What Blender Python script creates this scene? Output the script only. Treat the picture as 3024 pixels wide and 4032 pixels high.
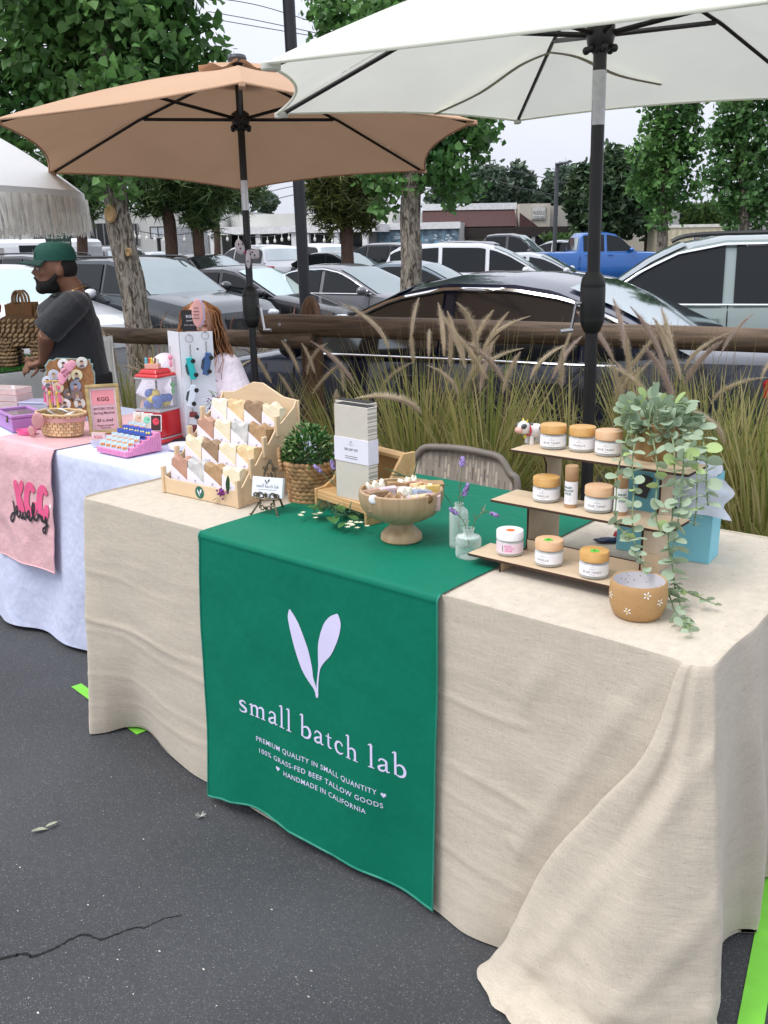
import bpy, bmesh, math, random
from mathutils import Vector, Matrix, Euler, noise
random.seed(7)
R_ = math.radians
PI = math.pi
scene = bpy.context.scene
for o in list(bpy.data.objects):
    bpy.data.objects.remove(o)
COL = scene.collection

# ------------------------------------------------------------------ camera
CAM = Vector((2.3148, -1.4266, 1.4402))
YAW, PIT, ROLL = .6921, .28, -.0162
FPX = 2000 / 0.548611          # focal length in photograph pixels (3024 x 4032)
_f = Vector((-math.sin(YAW) * math.cos(PIT), math.cos(YAW) * math.cos(PIT), -math.sin(PIT)))
_r = Vector((math.cos(YAW), math.sin(YAW), 0))
_u = _r.cross(_f)
_r2 = _r * math.cos(ROLL) + _u * math.sin(ROLL)
_u2 = -_r * math.sin(ROLL) + _u * math.cos(ROLL)
camd = bpy.data.cameras.new('camera')
cam = bpy.data.objects.new('camera', camd)
COL.objects.link(cam)
cam.matrix_world = Matrix(((_r2.x, _u2.x, -_f.x, CAM.x), (_r2.y, _u2.y, -_f.y, CAM.y), (_r2.z, _u2.z, -_f.z, CAM.z), (0, 0, 0, 1)))
camd.sensor_fit = 'VERTICAL'
camd.sensor_height = 36
camd.sensor_width = 27
camd.lens = 36 * 2000 / 2212
camd.clip_start = .05
camd.clip_end = 2000
scene.camera = cam

# ------------------------------------------------------------------ sky and sun: bright overcast
SUN_EL, SUN_AZ = R_(58), R_(200)
w = bpy.data.worlds.new('World')
scene.world = w
w.use_nodes = True
nt = w.node_tree
nt.nodes.clear()
wo = nt.nodes.new('ShaderNodeOutputWorld')
bg = nt.nodes.new('ShaderNodeBackground')
sky = nt.nodes.new('ShaderNodeTexSky')
sky.sky_type = 'NISHITA'
sky.sun_disc = False
sky.sun_elevation = SUN_EL
sky.sun_rotation = SUN_AZ
sky.dust_density = 4.0
sky.air_density = 1.0
hs = nt.nodes.new('ShaderNodeHueSaturation')
hs.inputs['Saturation'].default_value = .18
mixs = nt.nodes.new('ShaderNodeMixRGB')
mixs.inputs[0].default_value = .8
tc = nt.nodes.new('ShaderNodeTexCoord')
nz = nt.nodes.new('ShaderNodeTexNoise')
nz.inputs['Scale'].default_value = 2.2
nz.inputs['Detail'].default_value = 5
cr = nt.nodes.new('ShaderNodeValToRGB')
cr.color_ramp.elements[0].position = .3
cr.color_ramp.elements[0].color = (7.2, 7.6, 8.8, 1)
cr.color_ramp.elements[1].position = .7
cr.color_ramp.elements[1].color = (8.6, 8.95, 9.9, 1)
nt.links.new(tc.outputs['Generated'], nz.inputs['Vector'])
nt.links.new(nz.outputs['Fac'], cr.inputs[0])
nt.links.new(sky.outputs[0], hs.inputs['Color'])
nt.links.new(hs.outputs[0], mixs.inputs[1])
nt.links.new(cr.outputs[0], mixs.inputs[2])
# an overcast sky is brighter overhead than at the horizon
sx = nt.nodes.new('ShaderNodeSeparateXYZ'); nt.links.new(tc.outputs['Generated'], sx.inputs[0])
zr0 = nt.nodes.new('ShaderNodeMapRange'); zr0.inputs['To Min'].default_value = 1.0; zr0.inputs['To Max'].default_value = 1.9
nt.links.new(sx.outputs['Z'], zr0.inputs[0])
vm = nt.nodes.new('ShaderNodeVectorMath'); vm.operation = 'SCALE'
nt.links.new(mixs.outputs[0], vm.inputs[0]); nt.links.new(zr0.outputs[0], vm.inputs['Scale'])
nt.links.new(vm.outputs[0], bg.inputs[0])
bg.inputs[1].default_value = .1
nt.links.new(bg.outputs[0], wo.inputs[0])
sund = bpy.data.lights.new('sun', 'SUN')
sund.energy = 1.5
sund.angle = R_(24)
sund.color = (1, .965, .92)
sun = bpy.data.objects.new('sun', sund)
COL.objects.link(sun)
sd = Vector((math.sin(SUN_AZ) * math.cos(SUN_EL), math.cos(SUN_AZ) * math.cos(SUN_EL), math.sin(SUN_EL)))
sun.rotation_euler = sd.to_track_quat('Z', 'Y').to_euler()
scene.render.engine = 'CYCLES'
scene.view_settings.view_transform = 'Standard'
scene.view_settings.look = 'None'
scene.view_settings.gamma = 1
scene.view_settings.exposure = 0.2
scene.view_settings.use_curve_mapping = False
try:
    scene.cycles.max_bounces = 8
    scene.cycles.transparent_max_bounces = 12
except Exception:
    pass

# ------------------------------------------------------------------ placing: photograph pixel -> point in the place
def ray(px, py):
    return _f + _r2 * ((px - 1512) / FPX) - _u2 * ((py - 2016) / FPX)
def at(px, py, dep):
    return CAM + ray(px, py) * dep
def onz(px, py, z):
    d = ray(px, py)
    return CAM + d * ((z - CAM.z) / d.z)
def ony(px, py, y):
    d = ray(px, py)
    return CAM + d * ((y - CAM.y) / d.y)
def atd(dx, dy, dep):            # the same on the 1659 x 2212 reading of the photograph
    return at(dx / .548611, dy / .548611, dep)

# ------------------------------------------------------------------ materials
def lin(h):
    h = h.lstrip('#')
    o = []
    for i in (0, 2, 4):
        c = int(h[i:i + 2], 16) / 255
        o.append(c / 12.92 if c <= .04045 else ((c + .055) / 1.055) ** 2.4)
    return tuple(o)
def col(c):
    return lin(c) if isinstance(c, str) else tuple(c)
MATS = {}
class NT:
    def __init__(s, name):
        s.m = bpy.data.materials.new(name)
        s.m.use_nodes = True
        s.t = s.m.node_tree
        s.b = s.t.nodes['Principled BSDF']
    def n(s, kind, **kw):
        x = s.t.nodes.new('ShaderNode' + kind)
        for k, v in kw.items():
            if k in x.inputs:
                x.inputs[k].default_value = v
            else:
                setattr(x, k, v)
        return x
    def l(s, a, b):
        s.t.links.new(a, b)
def mat(name, c, rough=.6, var=.12, scale=8, bump=0, bscale=None, metal=0, spec=.5, coat=0, stretch=None, c2=None, trans=0, alpha=1, isl=0, detail=4):
    if name in MATS:
        return MATS[name]
    N = NT(name)
    c = col(c)
    b = N.b
    b.inputs['Roughness'].default_value = rough
    b.inputs['Metallic'].default_value = metal
    b.inputs['Specular IOR Level'].default_value = spec
    if coat:
        b.inputs['Coat Weight'].default_value = coat
        b.inputs['Coat Roughness'].default_value = .05
    t = N.n('TexCoord')
    mp = N.n('Mapping')
    if stretch:
        mp.inputs['Scale'].default_value = stretch
    N.l(t.outputs['Object'], mp.inputs[0])
    nz = N.n('TexNoise', Scale=scale, Detail=detail)
    N.l(mp.outputs[0], nz.inputs['Vector'])
    ca = tuple(max(0, x * (1 - var)) for x in c) if c2 is None else c
    cb = tuple(min(1, x * (1 + var)) for x in c) if c2 is None else col(c2)
    r = N.n('ValToRGB')
    r.color_ramp.elements[0].position = .32
    r.color_ramp.elements[1].position = .68
    r.color_ramp.elements[0].color = (*ca, 1)
    r.color_ramp.elements[1].color = (*cb, 1)
    N.l(nz.outputs['Fac'], r.inputs[0])
    out = r.outputs[0]
    if isl:
        g = N.n('NewGeometry')
        h = N.n('HueSaturation')
        mr = N.n('MapRange')
        mr.inputs['To Min'].default_value = 1 - isl
        mr.inputs['To Max'].default_value = 1 + isl
        N.l(g.outputs['Random Per Island'], mr.inputs[0])
        N.l(mr.outputs[0], h.inputs['Value'])
        N.l(out, h.inputs['Color'])
        out = h.outputs[0]
    N.l(out, b.inputs['Base Color'])
    if bump:
        nb = N.n('TexNoise', Scale=bscale or scale * 4, Detail=3)
        N.l(mp.outputs[0], nb.inputs['Vector'])
        bm = N.n('Bump', Strength=bump, Distance=.01)
        N.l(nb.outputs['Fac'], bm.inputs['Height'])
        N.l(bm.outputs[0], b.inputs['Normal'])
    if trans:
        tr = N.n('BsdfTranslucent')
        N.l(out, tr.inputs[0])
        mx = N.n('MixShader')
        mx.inputs[0].default_value = trans
        N.l(b.outputs[0], mx.inputs[1])
        N.l(tr.outputs[0], mx.inputs[2])
        N.l(mx.outputs[0], N.t.nodes['Material Output'].inputs[0])
    MATS[name] = N.m
    return N.m
def glass(name, c=(.95, .98, .97), rough=.02, clear=.82):
    """thin clear plastic or glass: mostly see-through with a sheen"""
    if name in MATS:
        return MATS[name]
    N = NT(name)
    b = N.b
    b.inputs['Base Color'].default_value = (*col(c), 1)
    b.inputs['Roughness'].default_value = rough
    tr = N.n('BsdfTransparent')
    tr.inputs[0].default_value = (*col(c), 1)
    fr = N.n('LayerWeight', Blend=.35)
    mr = N.n('MapRange')
    mr.inputs['To Min'].default_value = 1 - clear
    mr.inputs['To Max'].default_value = min(1, 1.55 - clear)
    N.l(fr.outputs['Facing'], mr.inputs[0])
    mx = N.n('MixShader')
    N.l(mr.outputs[0], mx.inputs[0])
    N.l(tr.outputs[0], mx.inputs[1])
    N.l(b.outputs[0], mx.inputs[2])
    N.l(mx.outputs[0], N.t.nodes['Material Output'].inputs[0])
    MATS[name] = N.m
    return N.m
def wood(name, c, c2, scale=1, axis=0, rough=.55, bump=.15, freq=60):
    if name in MATS:
        return MATS[name]
    N = NT(name)
    t = N.n('TexCoord')
    mp = N.n('Mapping')
    sc = [freq * scale] * 3
    sc[axis] = 4 * scale
    mp.inputs['Scale'].default_value = sc
    N.l(t.outputs['Object'], mp.inputs[0])
    nz = N.n('TexNoise', Scale=1, Detail=5, Distortion=.6)
    N.l(mp.outputs[0], nz.inputs['Vector'])
    r = N.n('ValToRGB')
    r.color_ramp.elements[0].position = .3
    r.color_ramp.elements[1].position = .7
    r.color_ramp.elements[0].color = (*col(c), 1)
    r.color_ramp.elements[1].color = (*col(c2), 1)
    N.l(nz.outputs['Fac'], r.inputs[0])
    N.l(r.outputs[0], N.b.inputs['Base Color'])
    N.b.inputs['Roughness'].default_value = rough
    bm = N.n('Bump', Strength=bump, Distance=.004)
    N.l(nz.outputs['Fac'], bm.inputs['Height'])
    N.l(bm.outputs[0], N.b.inputs['Normal'])
    MATS[name] = N.m
    return N.m

# ------------------------------------------------------------------ mesh building
def rotm(rx=0, ry=0, rz=0, loc=(0, 0, 0)):
    return Matrix.Translation(loc) @ Euler((rx, ry, rz)).to_matrix().to_4x4()
class MB:
    def __init__(s):
        s.v = []; s.f = []; s.mi = []
    def add(s, vs, fs, M=None, mi=0):
        k = len(s.v)
        for p in vs:
            p = Vector(p)
            s.v.append(M @ p if M else p)
        for f in fs:
            s.f.append([i + k for i in f]); s.mi.append(mi)
        return s
    def box(s, x0, x1, y0, y1, z0, z1, M=None, mi=0):
        vs = [(x, y, z) for z in (z0, z1) for y in (y0, y1) for x in (x0, x1)]
        return s.add(vs, [(0, 2, 3, 1), (4, 5, 7, 6), (0, 1, 5, 4), (2, 6, 7, 3), (0, 4, 6, 2), (1, 3, 7, 5)], M, mi)
    def cbox(s, c, d, M=None, mi=0):
        return s.box(c[0] - d[0] / 2, c[0] + d[0] / 2, c[1] - d[1] / 2, c[1] + d[1] / 2, c[2] - d[2] / 2, c[2] + d[2] / 2, M, mi)
    def prism(s, poly, a, b, plane='xz', M=None, mi=0):
        """polygon (list of 2-D points) extruded from a to b along the missing axis"""
        def p3(p, t):
            return {'xz': (p[0], t, p[1]), 'xy': (p[0], p[1], t), 'yz': (t, p[0], p[1])}[plane]
        n = len(poly)
        vs = [p3(p, a) for p in poly] + [p3(p, b) for p in poly]
        fs = [list(range(n)), list(range(2 * n - 1, n - 1, -1))] + [(i, i + n, (i + 1) % n + n, (i + 1) % n) for i in range(n)]
        return s.add(vs, fs, M, mi)
    def tube(s, path, rad, n=8, cap=True, M=None, mi=0, flat=None):
        path = [Vector(p) for p in path]
        if not isinstance(rad, (list, tuple)):
            rad = [rad] * len(path)
        vs = []; fs = []
        up = None
        for i, p in enumerate(path):
            d = (path[min(i + 1, len(path) - 1)] - path[max(i - 1, 0)])
            d = d.normalized() if d.length > 1e-9 else Vector((0, 0, 1))
            if up is None:
                up = Vector((0, 0, 1)) if abs(d.z) < .9 else Vector((1, 0, 0))
            a = d.cross(up)
            if a.length < 1e-6:
                a = d.cross(Vector((0, 1, 0)))
            a.normalize()
            b = a.cross(d).normalized()
            up = b
            for k in range(n):
                t = 2 * PI * k / n
                vs.append(p + (a * math.cos(t) + b * math.sin(t) * (flat or 1)) * rad[i])
        m = len(path)
        for i in range(m - 1):
            for k in range(n):
                k2 = (k + 1) % n
                fs.append((i * n + k, i * n + k2, (i + 1) * n + k2, (i + 1) * n + k))
        if cap:
            fs.append(list(range(n - 1, -1, -1)))
            fs.append([(m - 1) * n + k for k in range(n)])
        return s.add(vs, fs, M, mi)
    def lathe(s, prof, n=24, c=(0, 0, 0), M=None, mi=0, cap=True):
        vs = []; fs = []
        for (r, z) in prof:
            for k in range(n):
                t = 2 * PI * k / n
                vs.append((c[0] + r * math.cos(t), c[1] + r * math.sin(t), c[2] + z))
        for i in range(len(prof) - 1):
            for k in range(n):
                k2 = (k + 1) % n
                fs.append((i * n + k, i * n + k2, (i + 1) * n + k2, (i + 1) * n + k))
        if cap:
            if prof[0][0] > 1e-5:
                fs.append(list(range(n - 1, -1, -1)))
            if prof[-1][0] > 1e-5:
                fs.append([(len(prof) - 1) * n + k for k in range(n)])
        return s.add(vs, fs, M, mi)
    def ell(s, c, r, n=12, m=8, M=None, mi=0):
        r = (r, r, r) if not isinstance(r, (tuple, list)) else r
        vs = [(c[0], c[1], c[2] + r[2])]
        fs = []
        for i in range(1, m):
            a = PI * i / m
            for k in range(n):
                t = 2 * PI * k / n
                vs.append((c[0] + r[0] * math.sin(a) * math.cos(t), c[1] + r[1] * math.sin(a) * math.sin(t), c[2] + r[2] * math.cos(a)))
        vs.append((c[0], c[1], c[2] - r[2]))
        for k in range(n):
            fs.append((0, 1 + k, 1 + (k + 1) % n))
        for i in range(m - 2):
            for k in range(n):
                k2 = (k + 1) % n
                fs.append((1 + i * n + k, 1 + (i + 1) * n + k, 1 + (i + 1) * n + k2, 1 + i * n + k2))
        L = len(vs) - 1
        for k in range(n):
            fs.append((L, 1 + (m - 2) * n + (k + 1) % n, 1 + (m - 2) * n + k))
        return s.add(vs, fs, M, mi)
    def grid(s, fn, nu, nv, M=None, mi=0, flip=False):
        vs = [fn(i / nu, j / nv) for j in range(nv + 1) for i in range(nu + 1)]
        fs = []
        for j in range(nv):
            for i in range(nu):
                a = j * (nu + 1) + i
                q = (a, a + 1, a + nu + 2, a + nu + 1)
                fs.append(q[::-1] if flip else q)
        return s.add(vs, fs, M, mi)
    def poly(s, pts, M=None, mi=0):
        return s.add(pts, [list(range(len(pts)))], M, mi)
    def build(s, name, m, parent=None, smooth=None, bevel=0, seg=1, thick=0):
        me = bpy.data.meshes.new(name)
        me.from_pydata([tuple(p) for p in s.v], [], s.f)
        for x in (m if isinstance(m, (list, tuple)) else [m]):
            me.materials.append(x)
        if isinstance(m, (list, tuple)) and len(m) > 1:
            me.polygons.foreach_set('material_index', s.mi)
        if bevel:
            bm = bmesh.new(); bm.from_mesh(me)
            es = [e for e in bm.edges if len(e.link_faces) == 2 and e.calc_face_angle(0) > .6]
            bmesh.ops.bevel(bm, geom=es, offset=bevel, segments=seg, affect='EDGES', profile=.6, clamp_overlap=True)
            bm.to_mesh(me); bm.free()
        if smooth:
            me.polygons.foreach_set('use_smooth', [True] * len(me.polygons))
            me.set_sharp_from_angle(angle=R_(smooth))
        me.update()
        o = bpy.data.objects.new(name, me)
        COL.objects.link(o)
        if parent:
            o.parent = parent
        if thick:
            md = o.modifiers.new('thickness', 'SOLIDIFY')
            md.thickness = thick; md.offset = 0
        return o
def tag(o, label=None, cat=None, group=None, kind=None):
    if label: o['label'] = label
    if cat: o['category'] = cat
    if group: o['group'] = group
    if kind: o['kind'] = kind
    return o
def thing(name, label, cat, loc=(0, 0, 0), rz=0, group=None):
    o = bpy.data.objects.new(name, None)
    o.empty_display_size = .1
    COL.objects.link(o)
    o.location = loc; o.rotation_euler = (0, 0, rz)
    return tag(o, label, cat, group)
def copy_tree(o, parent=None):
    kids = list(o.children)
    c = o.copy(); COL.objects.link(c)
    c.parent = parent
    for ch in kids:
        copy_tree(ch, c)
    return c
_tc = {}
def text(s, size=1, off=0, align='CENTER', spacing=1.0, lines=1.0):
    """outline lettering as (verts, faces) in the xy plane"""
    k = (s, off, align, spacing, lines)
    if k not in _tc:
        cu = bpy.data.curves.new('lettering', 'FONT')
        cu.body = s; cu.align_x = align; cu.align_y = 'CENTER'
        cu.offset = off; cu.resolution_u = 3
        cu.space_character = spacing; cu.space_line = lines
        ob = bpy.data.objects.new('lettering', cu)
        COL.objects.link(ob)
        me = bpy.data.meshes.new_from_object(ob.evaluated_get(bpy.context.evaluated_depsgraph_get()))
        _tc[k] = ([tuple(v.co) for v in me.vertices], [tuple(p.vertices) for p in me.polygons])
        bpy.data.objects.remove(ob); bpy.data.curves.remove(cu); bpy.data.meshes.remove(me)
    v, f = _tc[k]
    return [(x * size, y * size, 0) for x, y, z in v], f
def cat(P, n=6):
    """Catmull-Rom through points (any dimension, Vectors)"""
    out = []
    for i in range(len(P) - 1):
        p0, p1, p2, p3 = P[max(i - 1, 0)], P[i], P[i + 1], P[min(i + 2, len(P) - 1)]
        for k in range(n):
            t = k / n
            out.append(.5 * ((2 * p1) + (p2 - p0) * t + (2 * p0 - 5 * p1 + 4 * p2 - p3) * t * t + (3 * p1 - p0 - 3 * p2 + p3) * t ** 3))
    out.append(P[-1].copy() if hasattr(P[-1], 'copy') else P[-1])
    return out
def V(*a):
    return Vector(a)
def fbm(x, y, z=0):
    return noise.noise(Vector((x, y, z))) + .5 * noise.noise(Vector((2 * x, 2 * y, 2 * z + 5)))
# ------------------------------------------------------------------ the far setting: parking lot, cars, fence, trees, buildings
G2 = V(-math.sin(YAW), math.cos(YAW), 0)           # ground direction the camera faces
RT = V(math.cos(YAW), math.sin(YAW), 0)
def hz(dx, dy, dist):
    """point seen at (dx, dy) of the 1659 px reading, on the upright plane `dist` metres ahead"""
    d = ray(dx / .548611, dy / .548611)
    return CAM + d * (dist / d.dot(G2))
def gp(dx, dist, z=0):
    p = hz(dx, 530, dist)
    return V(p.x, p.y, z)
def lerp_z(T, x):
    for (a, va), (b, vb) in zip(T, T[1:]):
        if a <= x <= b: return va + (vb - va) * (x - a) / (b - a)
    return T[-1][1]
def zlot(d):
    return lerp_z([(0, -.28), (9, -.28), (14, -.36), (20, -.36), (35, -.12), (5000, -.12)], d)
m = MB()
rows = [6.2, 9, 11.5, 14, 17, 20, 25, 30, 35, 60, 120, 300, 900]
vs = []
for d in rows:
    for s in range(-6, 7):
        x = s / 6
        p = V(CAM.x, CAM.y, 0) + G2 * d + RT * (x * (30 + d * 1.2))
        vs.append((p.x, p.y, zlot(d)))
m.add(vs, [(j * 13 + i, j * 13 + i + 1, (j + 1) * 13 + i + 1, (j + 1) * 13 + i) for j in range(len(rows) - 1) for i in range(12)])
LOTM = mat('lot_asphalt', (.06, .062, .066), .85, .25, 1.2, .3, 200)
tag(m.build('parking_lot', LOTM), kind='structure')

GLS = NT('car_glass')
GLS.b.inputs['Base Color'].default_value = (.008, .01, .012, 1); GLS.b.inputs['Roughness'].default_value = .03; GLS.b.inputs['Specular IOR Level'].default_value = .28
_c = GLS.n('TexNoise', Scale=3); _b = GLS.n('Bump', Strength=.02); GLS.l(_c.outputs['Fac'], _b.inputs['Height']); GLS.l(_b.outputs[0], GLS.b.inputs['Normal'])
GLS = GLS.m
def shield(name, tint, fac):
    N = NT(name)
    N.b.inputs['Base Color'].default_value = (*tint, 1); N.b.inputs['Roughness'].default_value = .06
    nz = N.n('TexNoise', Scale=1.4, Detail=3)
    t = N.n('TexCoord'); N.l(t.outputs['Object'], nz.inputs['Vector'])
    g = N.n('BsdfGlossy'); g.inputs['Color'].default_value = (.86, .95, .96, 1); g.inputs['Roughness'].default_value = .08
    mr = N.n('MapRange'); mr.inputs['To Min'].default_value = fac * .75; mr.inputs['To Max'].default_value = min(1, fac * 1.25)
    N.l(nz.outputs['Fac'], mr.inputs[0])
    mx = N.n('MixShader'); N.l(mr.outputs[0], mx.inputs[0]); N.l(N.b.outputs[0], mx.inputs[1]); N.l(g.outputs[0], mx.inputs[2])
    N.l(mx.outputs[0], N.t.nodes['Material Output'].inputs[0])
    return N.m
WSH = shield('windshield_glass', (.10, .14, .14), .27)
WSHB = shield('windshield_sky_tint', (.36, .48, .48), .36)  # both windshield tints put reflected sky, here also sunshades, into the base colour
RGL = shield('rear_glass', (.03, .035, .04), .45)
TYRE = mat('tyre', (.012, .012, .012), .8)
RIM = mat('rim', (.35, .35, .36), .35, metal=.8)
CHR = mat('chrome', (.72, .73, .75), .12, .03, metal=1)
PLA = mat('black_trim', (.015, .015, .016), .5)
TRED = mat('tail_red', (.45, .015, .02), .2, coat=.6)
HLT = mat('headlight', (.62, .66, .70), .12, .2, 9, coat=1)
def paint(name, c, metal=.15):
    return mat('paint_' + name, c, .28, .03, 3, metal=metal, coat=1)
def lerp_tab(T, x):
    for (a, va), (b, vb) in zip(T, T[1:]):
        if (a <= x <= b) or (b <= x <= a):
            return va + (vb - va) * (x - a) / (b - a)
    return T[0][1] if abs(x - T[0][0]) < abs(x - T[-1][0]) else T[-1][1]
CARS = {
 'sedan': dict(L=4.9, W=1.86, top=[(2.45, .50, .78), (2.40, .64, .88), (2.22, .74, .95), (1.6, .86, 1), (1.05, .95, 1), (0, .96, 1), (-1.2, .985, 1), (-1.80, 1.03, .985), (-2.25, 1.03, .94), (-2.40, .97, .9), (-2.46, .6, .86)],
      prof=[(1.12, .93), (.80, 1.09), (.45, 1.27), (.18, 1.385), (-.2, 1.455), (-.65, 1.45), (-1.0, 1.40), (-1.35, 1.27), (-1.85, 1.03)], ws=(0, 3), rw=(6, 8), wins=((.84, -.18), (-.27, -1.12), (-1.18, -1.42)), belt=.955),
 'suv': dict(L=4.75, W=1.9, top=[(2.37, .55, .82), (2.32, .80, .92), (2.1, .95, .97), (1.5, 1.04, 1), (1.1, 1.09, 1), (0, 1.10, 1), (-1.6, 1.13, 1), (-2.2, 1.12, .96), (-2.34, .95, .92), (-2.38, .6, .9)],
      prof=[(1.15, 1.07), (.85, 1.26), (.55, 1.46), (.28, 1.59), (-.1, 1.66), (-1.0, 1.665), (-1.75, 1.62), (-1.92, 1.55), (-2.22, 1.12)], ws=(0, 3), rw=(7, 8), wins=((.86, -.10), (-.19, -1.08), (-1.16, -1.95)), belt=1.10),
 'pickup': dict(L=5.8, W=2.0, top=[(2.9, .6, .88), (2.86, 1.0, .95), (2.5, 1.12, 1), (1.7, 1.18, 1), (1.25, 1.2, 1), (0, 1.21, 1), (-1.0, 1.22, 1), (-1.05, 1.22, 1), (-2.85, 1.22, .99), (-2.9, .7, .98)],
      prof=[(1.3, 1.18), (1.0, 1.42), (.75, 1.66), (.5, 1.84), (.1, 1.92), (-.5, 1.92), (-.85, 1.88), (-.98, 1.75), (-1.1, 1.2)], ws=(0, 3), rw=(7, 8), wins=((.98, .08), (-.03, -.82)), belt=1.22),
 'van': dict(L=5.1, W=1.98, top=[(2.55, .5, .8), (2.45, .75, .92), (2.1, .92, .97), (1.6, 1.0, 1), (0, 1.03, 1), (-1.6, 1.05, 1), (-2.4, 1.05, .97), (-2.55, .6, .92)],
      prof=[(1.75, .97), (1.3, 1.25), (.85, 1.5), (.5, 1.64), (.1, 1.72), (-1.0, 1.74), (-2.0, 1.68), (-2.25, 1.55), (-2.48, 1.05)], ws=(0, 3), rw=(7, 8), wins=((1.3, .35), (.25, -.85), (-.95, -2.2)), belt=1.03),
}
def car(kind, label, loc, heading, pm, win=None, wsm=None, name='parked_car', trim=False, rails=False, scale=1, rwm=None, detail=True, catn='car', hl=True):
    C = CARS[kind]
    t = thing(name, label, catn, loc, heading, 'vehicles in the parking lot')
    t.scale = (scale,) * 3
    W2 = C['W'] / 2
    win = win or GLS; wsm = wsm or WSH; rwm = rwm or RGL
    T = C['top']; zt = [(a, b) for a, b, c in T]; wt = [(a, c) for a, b, c in T]
    # lower body
    xs = [p.x for p in cat([V(a, 0, 0) for a, b, c in T], 3)]
    m = MB(); vs = []; N_ = 15
    for x in xs:
        z = lerp_tab(zt, x); w_ = W2 * lerp_tab(wt, x)
        half = [(.90 * w_, .20), (.985 * w_, .34), (w_, .55), (.985 * w_, z - .16 if z > .75 else z * .8), (.955 * w_, z - .035), (.88 * w_, z), (.5 * w_, z + .018)]
        sec = [(y, zz) for y, zz in half] + [(0, z + .024)] + [(-y, zz) for y, zz in half[::-1]]
        vs += [(x, y, zz) for y, zz in sec]
    fs = [(j * N_ + i, j * N_ + i + 1, (j + 1) * N_ + i + 1, (j + 1) * N_ + i) for j in range(len(xs) - 1) for i in range(N_ - 1)]
    fs += [list(range(N_)), [(len(xs) - 1) * N_ + i for i in range(N_ - 1, -1, -1)]]
    m.add(vs, fs)
    body = m.build('body', pm, t, smooth=38)
    # greenhouse
    P = C['prof']; b0 = C['belt']; zr = max(z for _, z in P)
    def yw(z):
        k = max(0, min(1.1, (z - b0) / (zr - b0)))
        return W2 * (.925 - .185 * k)
    def top(s, q):           # s along the profile (index), q lateral -1..1
        i = min(int(s), len(P) - 2); f = s - i
        x = P[i][0] + (P[i + 1][0] - P[i][0]) * f; z = P[i][1] + (P[i + 1][1] - P[i][1]) * f
        y = yw(z)
        k = (z - b0) / (zr - b0)
        xo = (.10 if s < 4 else -.07) * (q * q) * -1 * (1 if s < 3.2 or s > 5.8 else 0)
        return V(x + xo * .8, y * q, z + .03 * k * (1 - q * q) - .03 * k * q ** 8)
    m = MB(); sN = (len(P) - 1) * 3
    m.grid(lambda u, v: top(v * (len(P) - 1) * .9999, -1 + 2 * u), 10, sN, flip=False)
    for sg in (-1, 1):
        m.grid(lambda u, v: top(v * (len(P) - 1) * .9999, sg).lerp(V(top(v * (len(P) - 1) * .9999, sg).x, sg * yw(b0 - .03), b0 - .03), u), 3, sN, flip=(sg < 0))
    m.build('cabin', pm, t, smooth=40)
    def prof(x):
        return lerp_tab(P, x)
    ws, we = C['ws']
    m = MB(); m.grid(lambda u, v: top(ws + .12 + (we - ws - .1) * v, -.9 + 1.8 * u) + V(.009, 0, .010), 10, 8)
    m.build('windshield', wsm, t, smooth=60)
    rs, re = C['rw']
    m = MB(); m.grid(lambda u, v: top(rs + .06 + (re - rs - .2) * v, -.86 + 1.72 * u) + V(-.009, 0, .010), 10, 8)
    m.build('rear_window', rwm, t, smooth=60)
    for sg in (-1, 1):
        line = []
        for (xa, xb) in C['wins']:
            pts = []
            n_ = 10
            for k in range(n_ + 1):
                x = xa + (xb - xa) * k / n_
                zt_ = prof(x) - .085
                pts.append((x, max(b0 + .03, zt_)))
            m = MB()
            def fn(u, v):
                k = u * n_; i = min(int(k), n_ - 1); f = k - i
                x = pts[i][0] + (pts[i + 1][0] - pts[i][0]) * f; zt_ = pts[i][1] + (pts[i + 1][1] - pts[i][1]) * f
                z = b0 + .015 + (zt_ - b0 - .015) * v
                return V(x, sg * (yw(z) + .008), z)
            m.grid(fn, n_, 4, flip=sg > 0)
            m.build('side_window', win, t, smooth=60)
            line += [(x, sg * (yw(z + .02) + .012), z + .02) for x, z in pts]
        if detail and (trim or rails):
            m = MB()
            for hx in (C['wins'][0][0] + .06, C['wins'][0][1] - .045, C['wins'][1][1] - .03):
                m.tube([(hx, sg * (yw(b0) + .012), b0), (hx, sg * W2 * .988, b0 - .13), (hx, sg * (W2 + .002), .55), (hx + .04, sg * W2 * .99, .32)], .005, 4)
            m.tube([(C['wins'][0][0] + .1, sg * (W2 + .001), .62), (C['wins'][1][1] - .1, sg * (W2 + .001), .64)], .008, 4)
            m.build('door_seam', PLA, t)
        if trim:
            m = MB(); m.tube(line, .018, 6); m.tube([(C['wins'][0][0] + .1, sg * (yw(b0) + .014), b0), (C['wins'][-1][1] - .05, sg * (yw(b0) + .014), b0)], .012, 6)
            m.build('window_trim', CHR, t, smooth=60)
        if rails:
            m = MB(); m.tube(cat([V(.35, sg * W2 * .70, zr - .04), V(.15, sg * W2 * .70, zr + .015), V(-.6, sg * W2 * .70, zr + .025), V(-1.5, sg * W2 * .70, zr + .015), V(-1.75, sg * W2 * .70, zr - .05)], 5), .022, 6)
            m.build('roof_rail', PLA, t, smooth=60)
        m = MB(); m.ell((C['wins'][0][0] - .02, sg * (W2 + .10), b0 + .06), (.09, .12, .08), 10, 7); m.box(C['wins'][0][0] - .04, C['wins'][0][0] + .03, min(sg * W2 * .9, sg * (W2 + .06)), max(sg * W2 * .9, sg * (W2 + .06)), b0 + .01, b0 + .04)
        m.build('mirror', pm, t, smooth=50)
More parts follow.
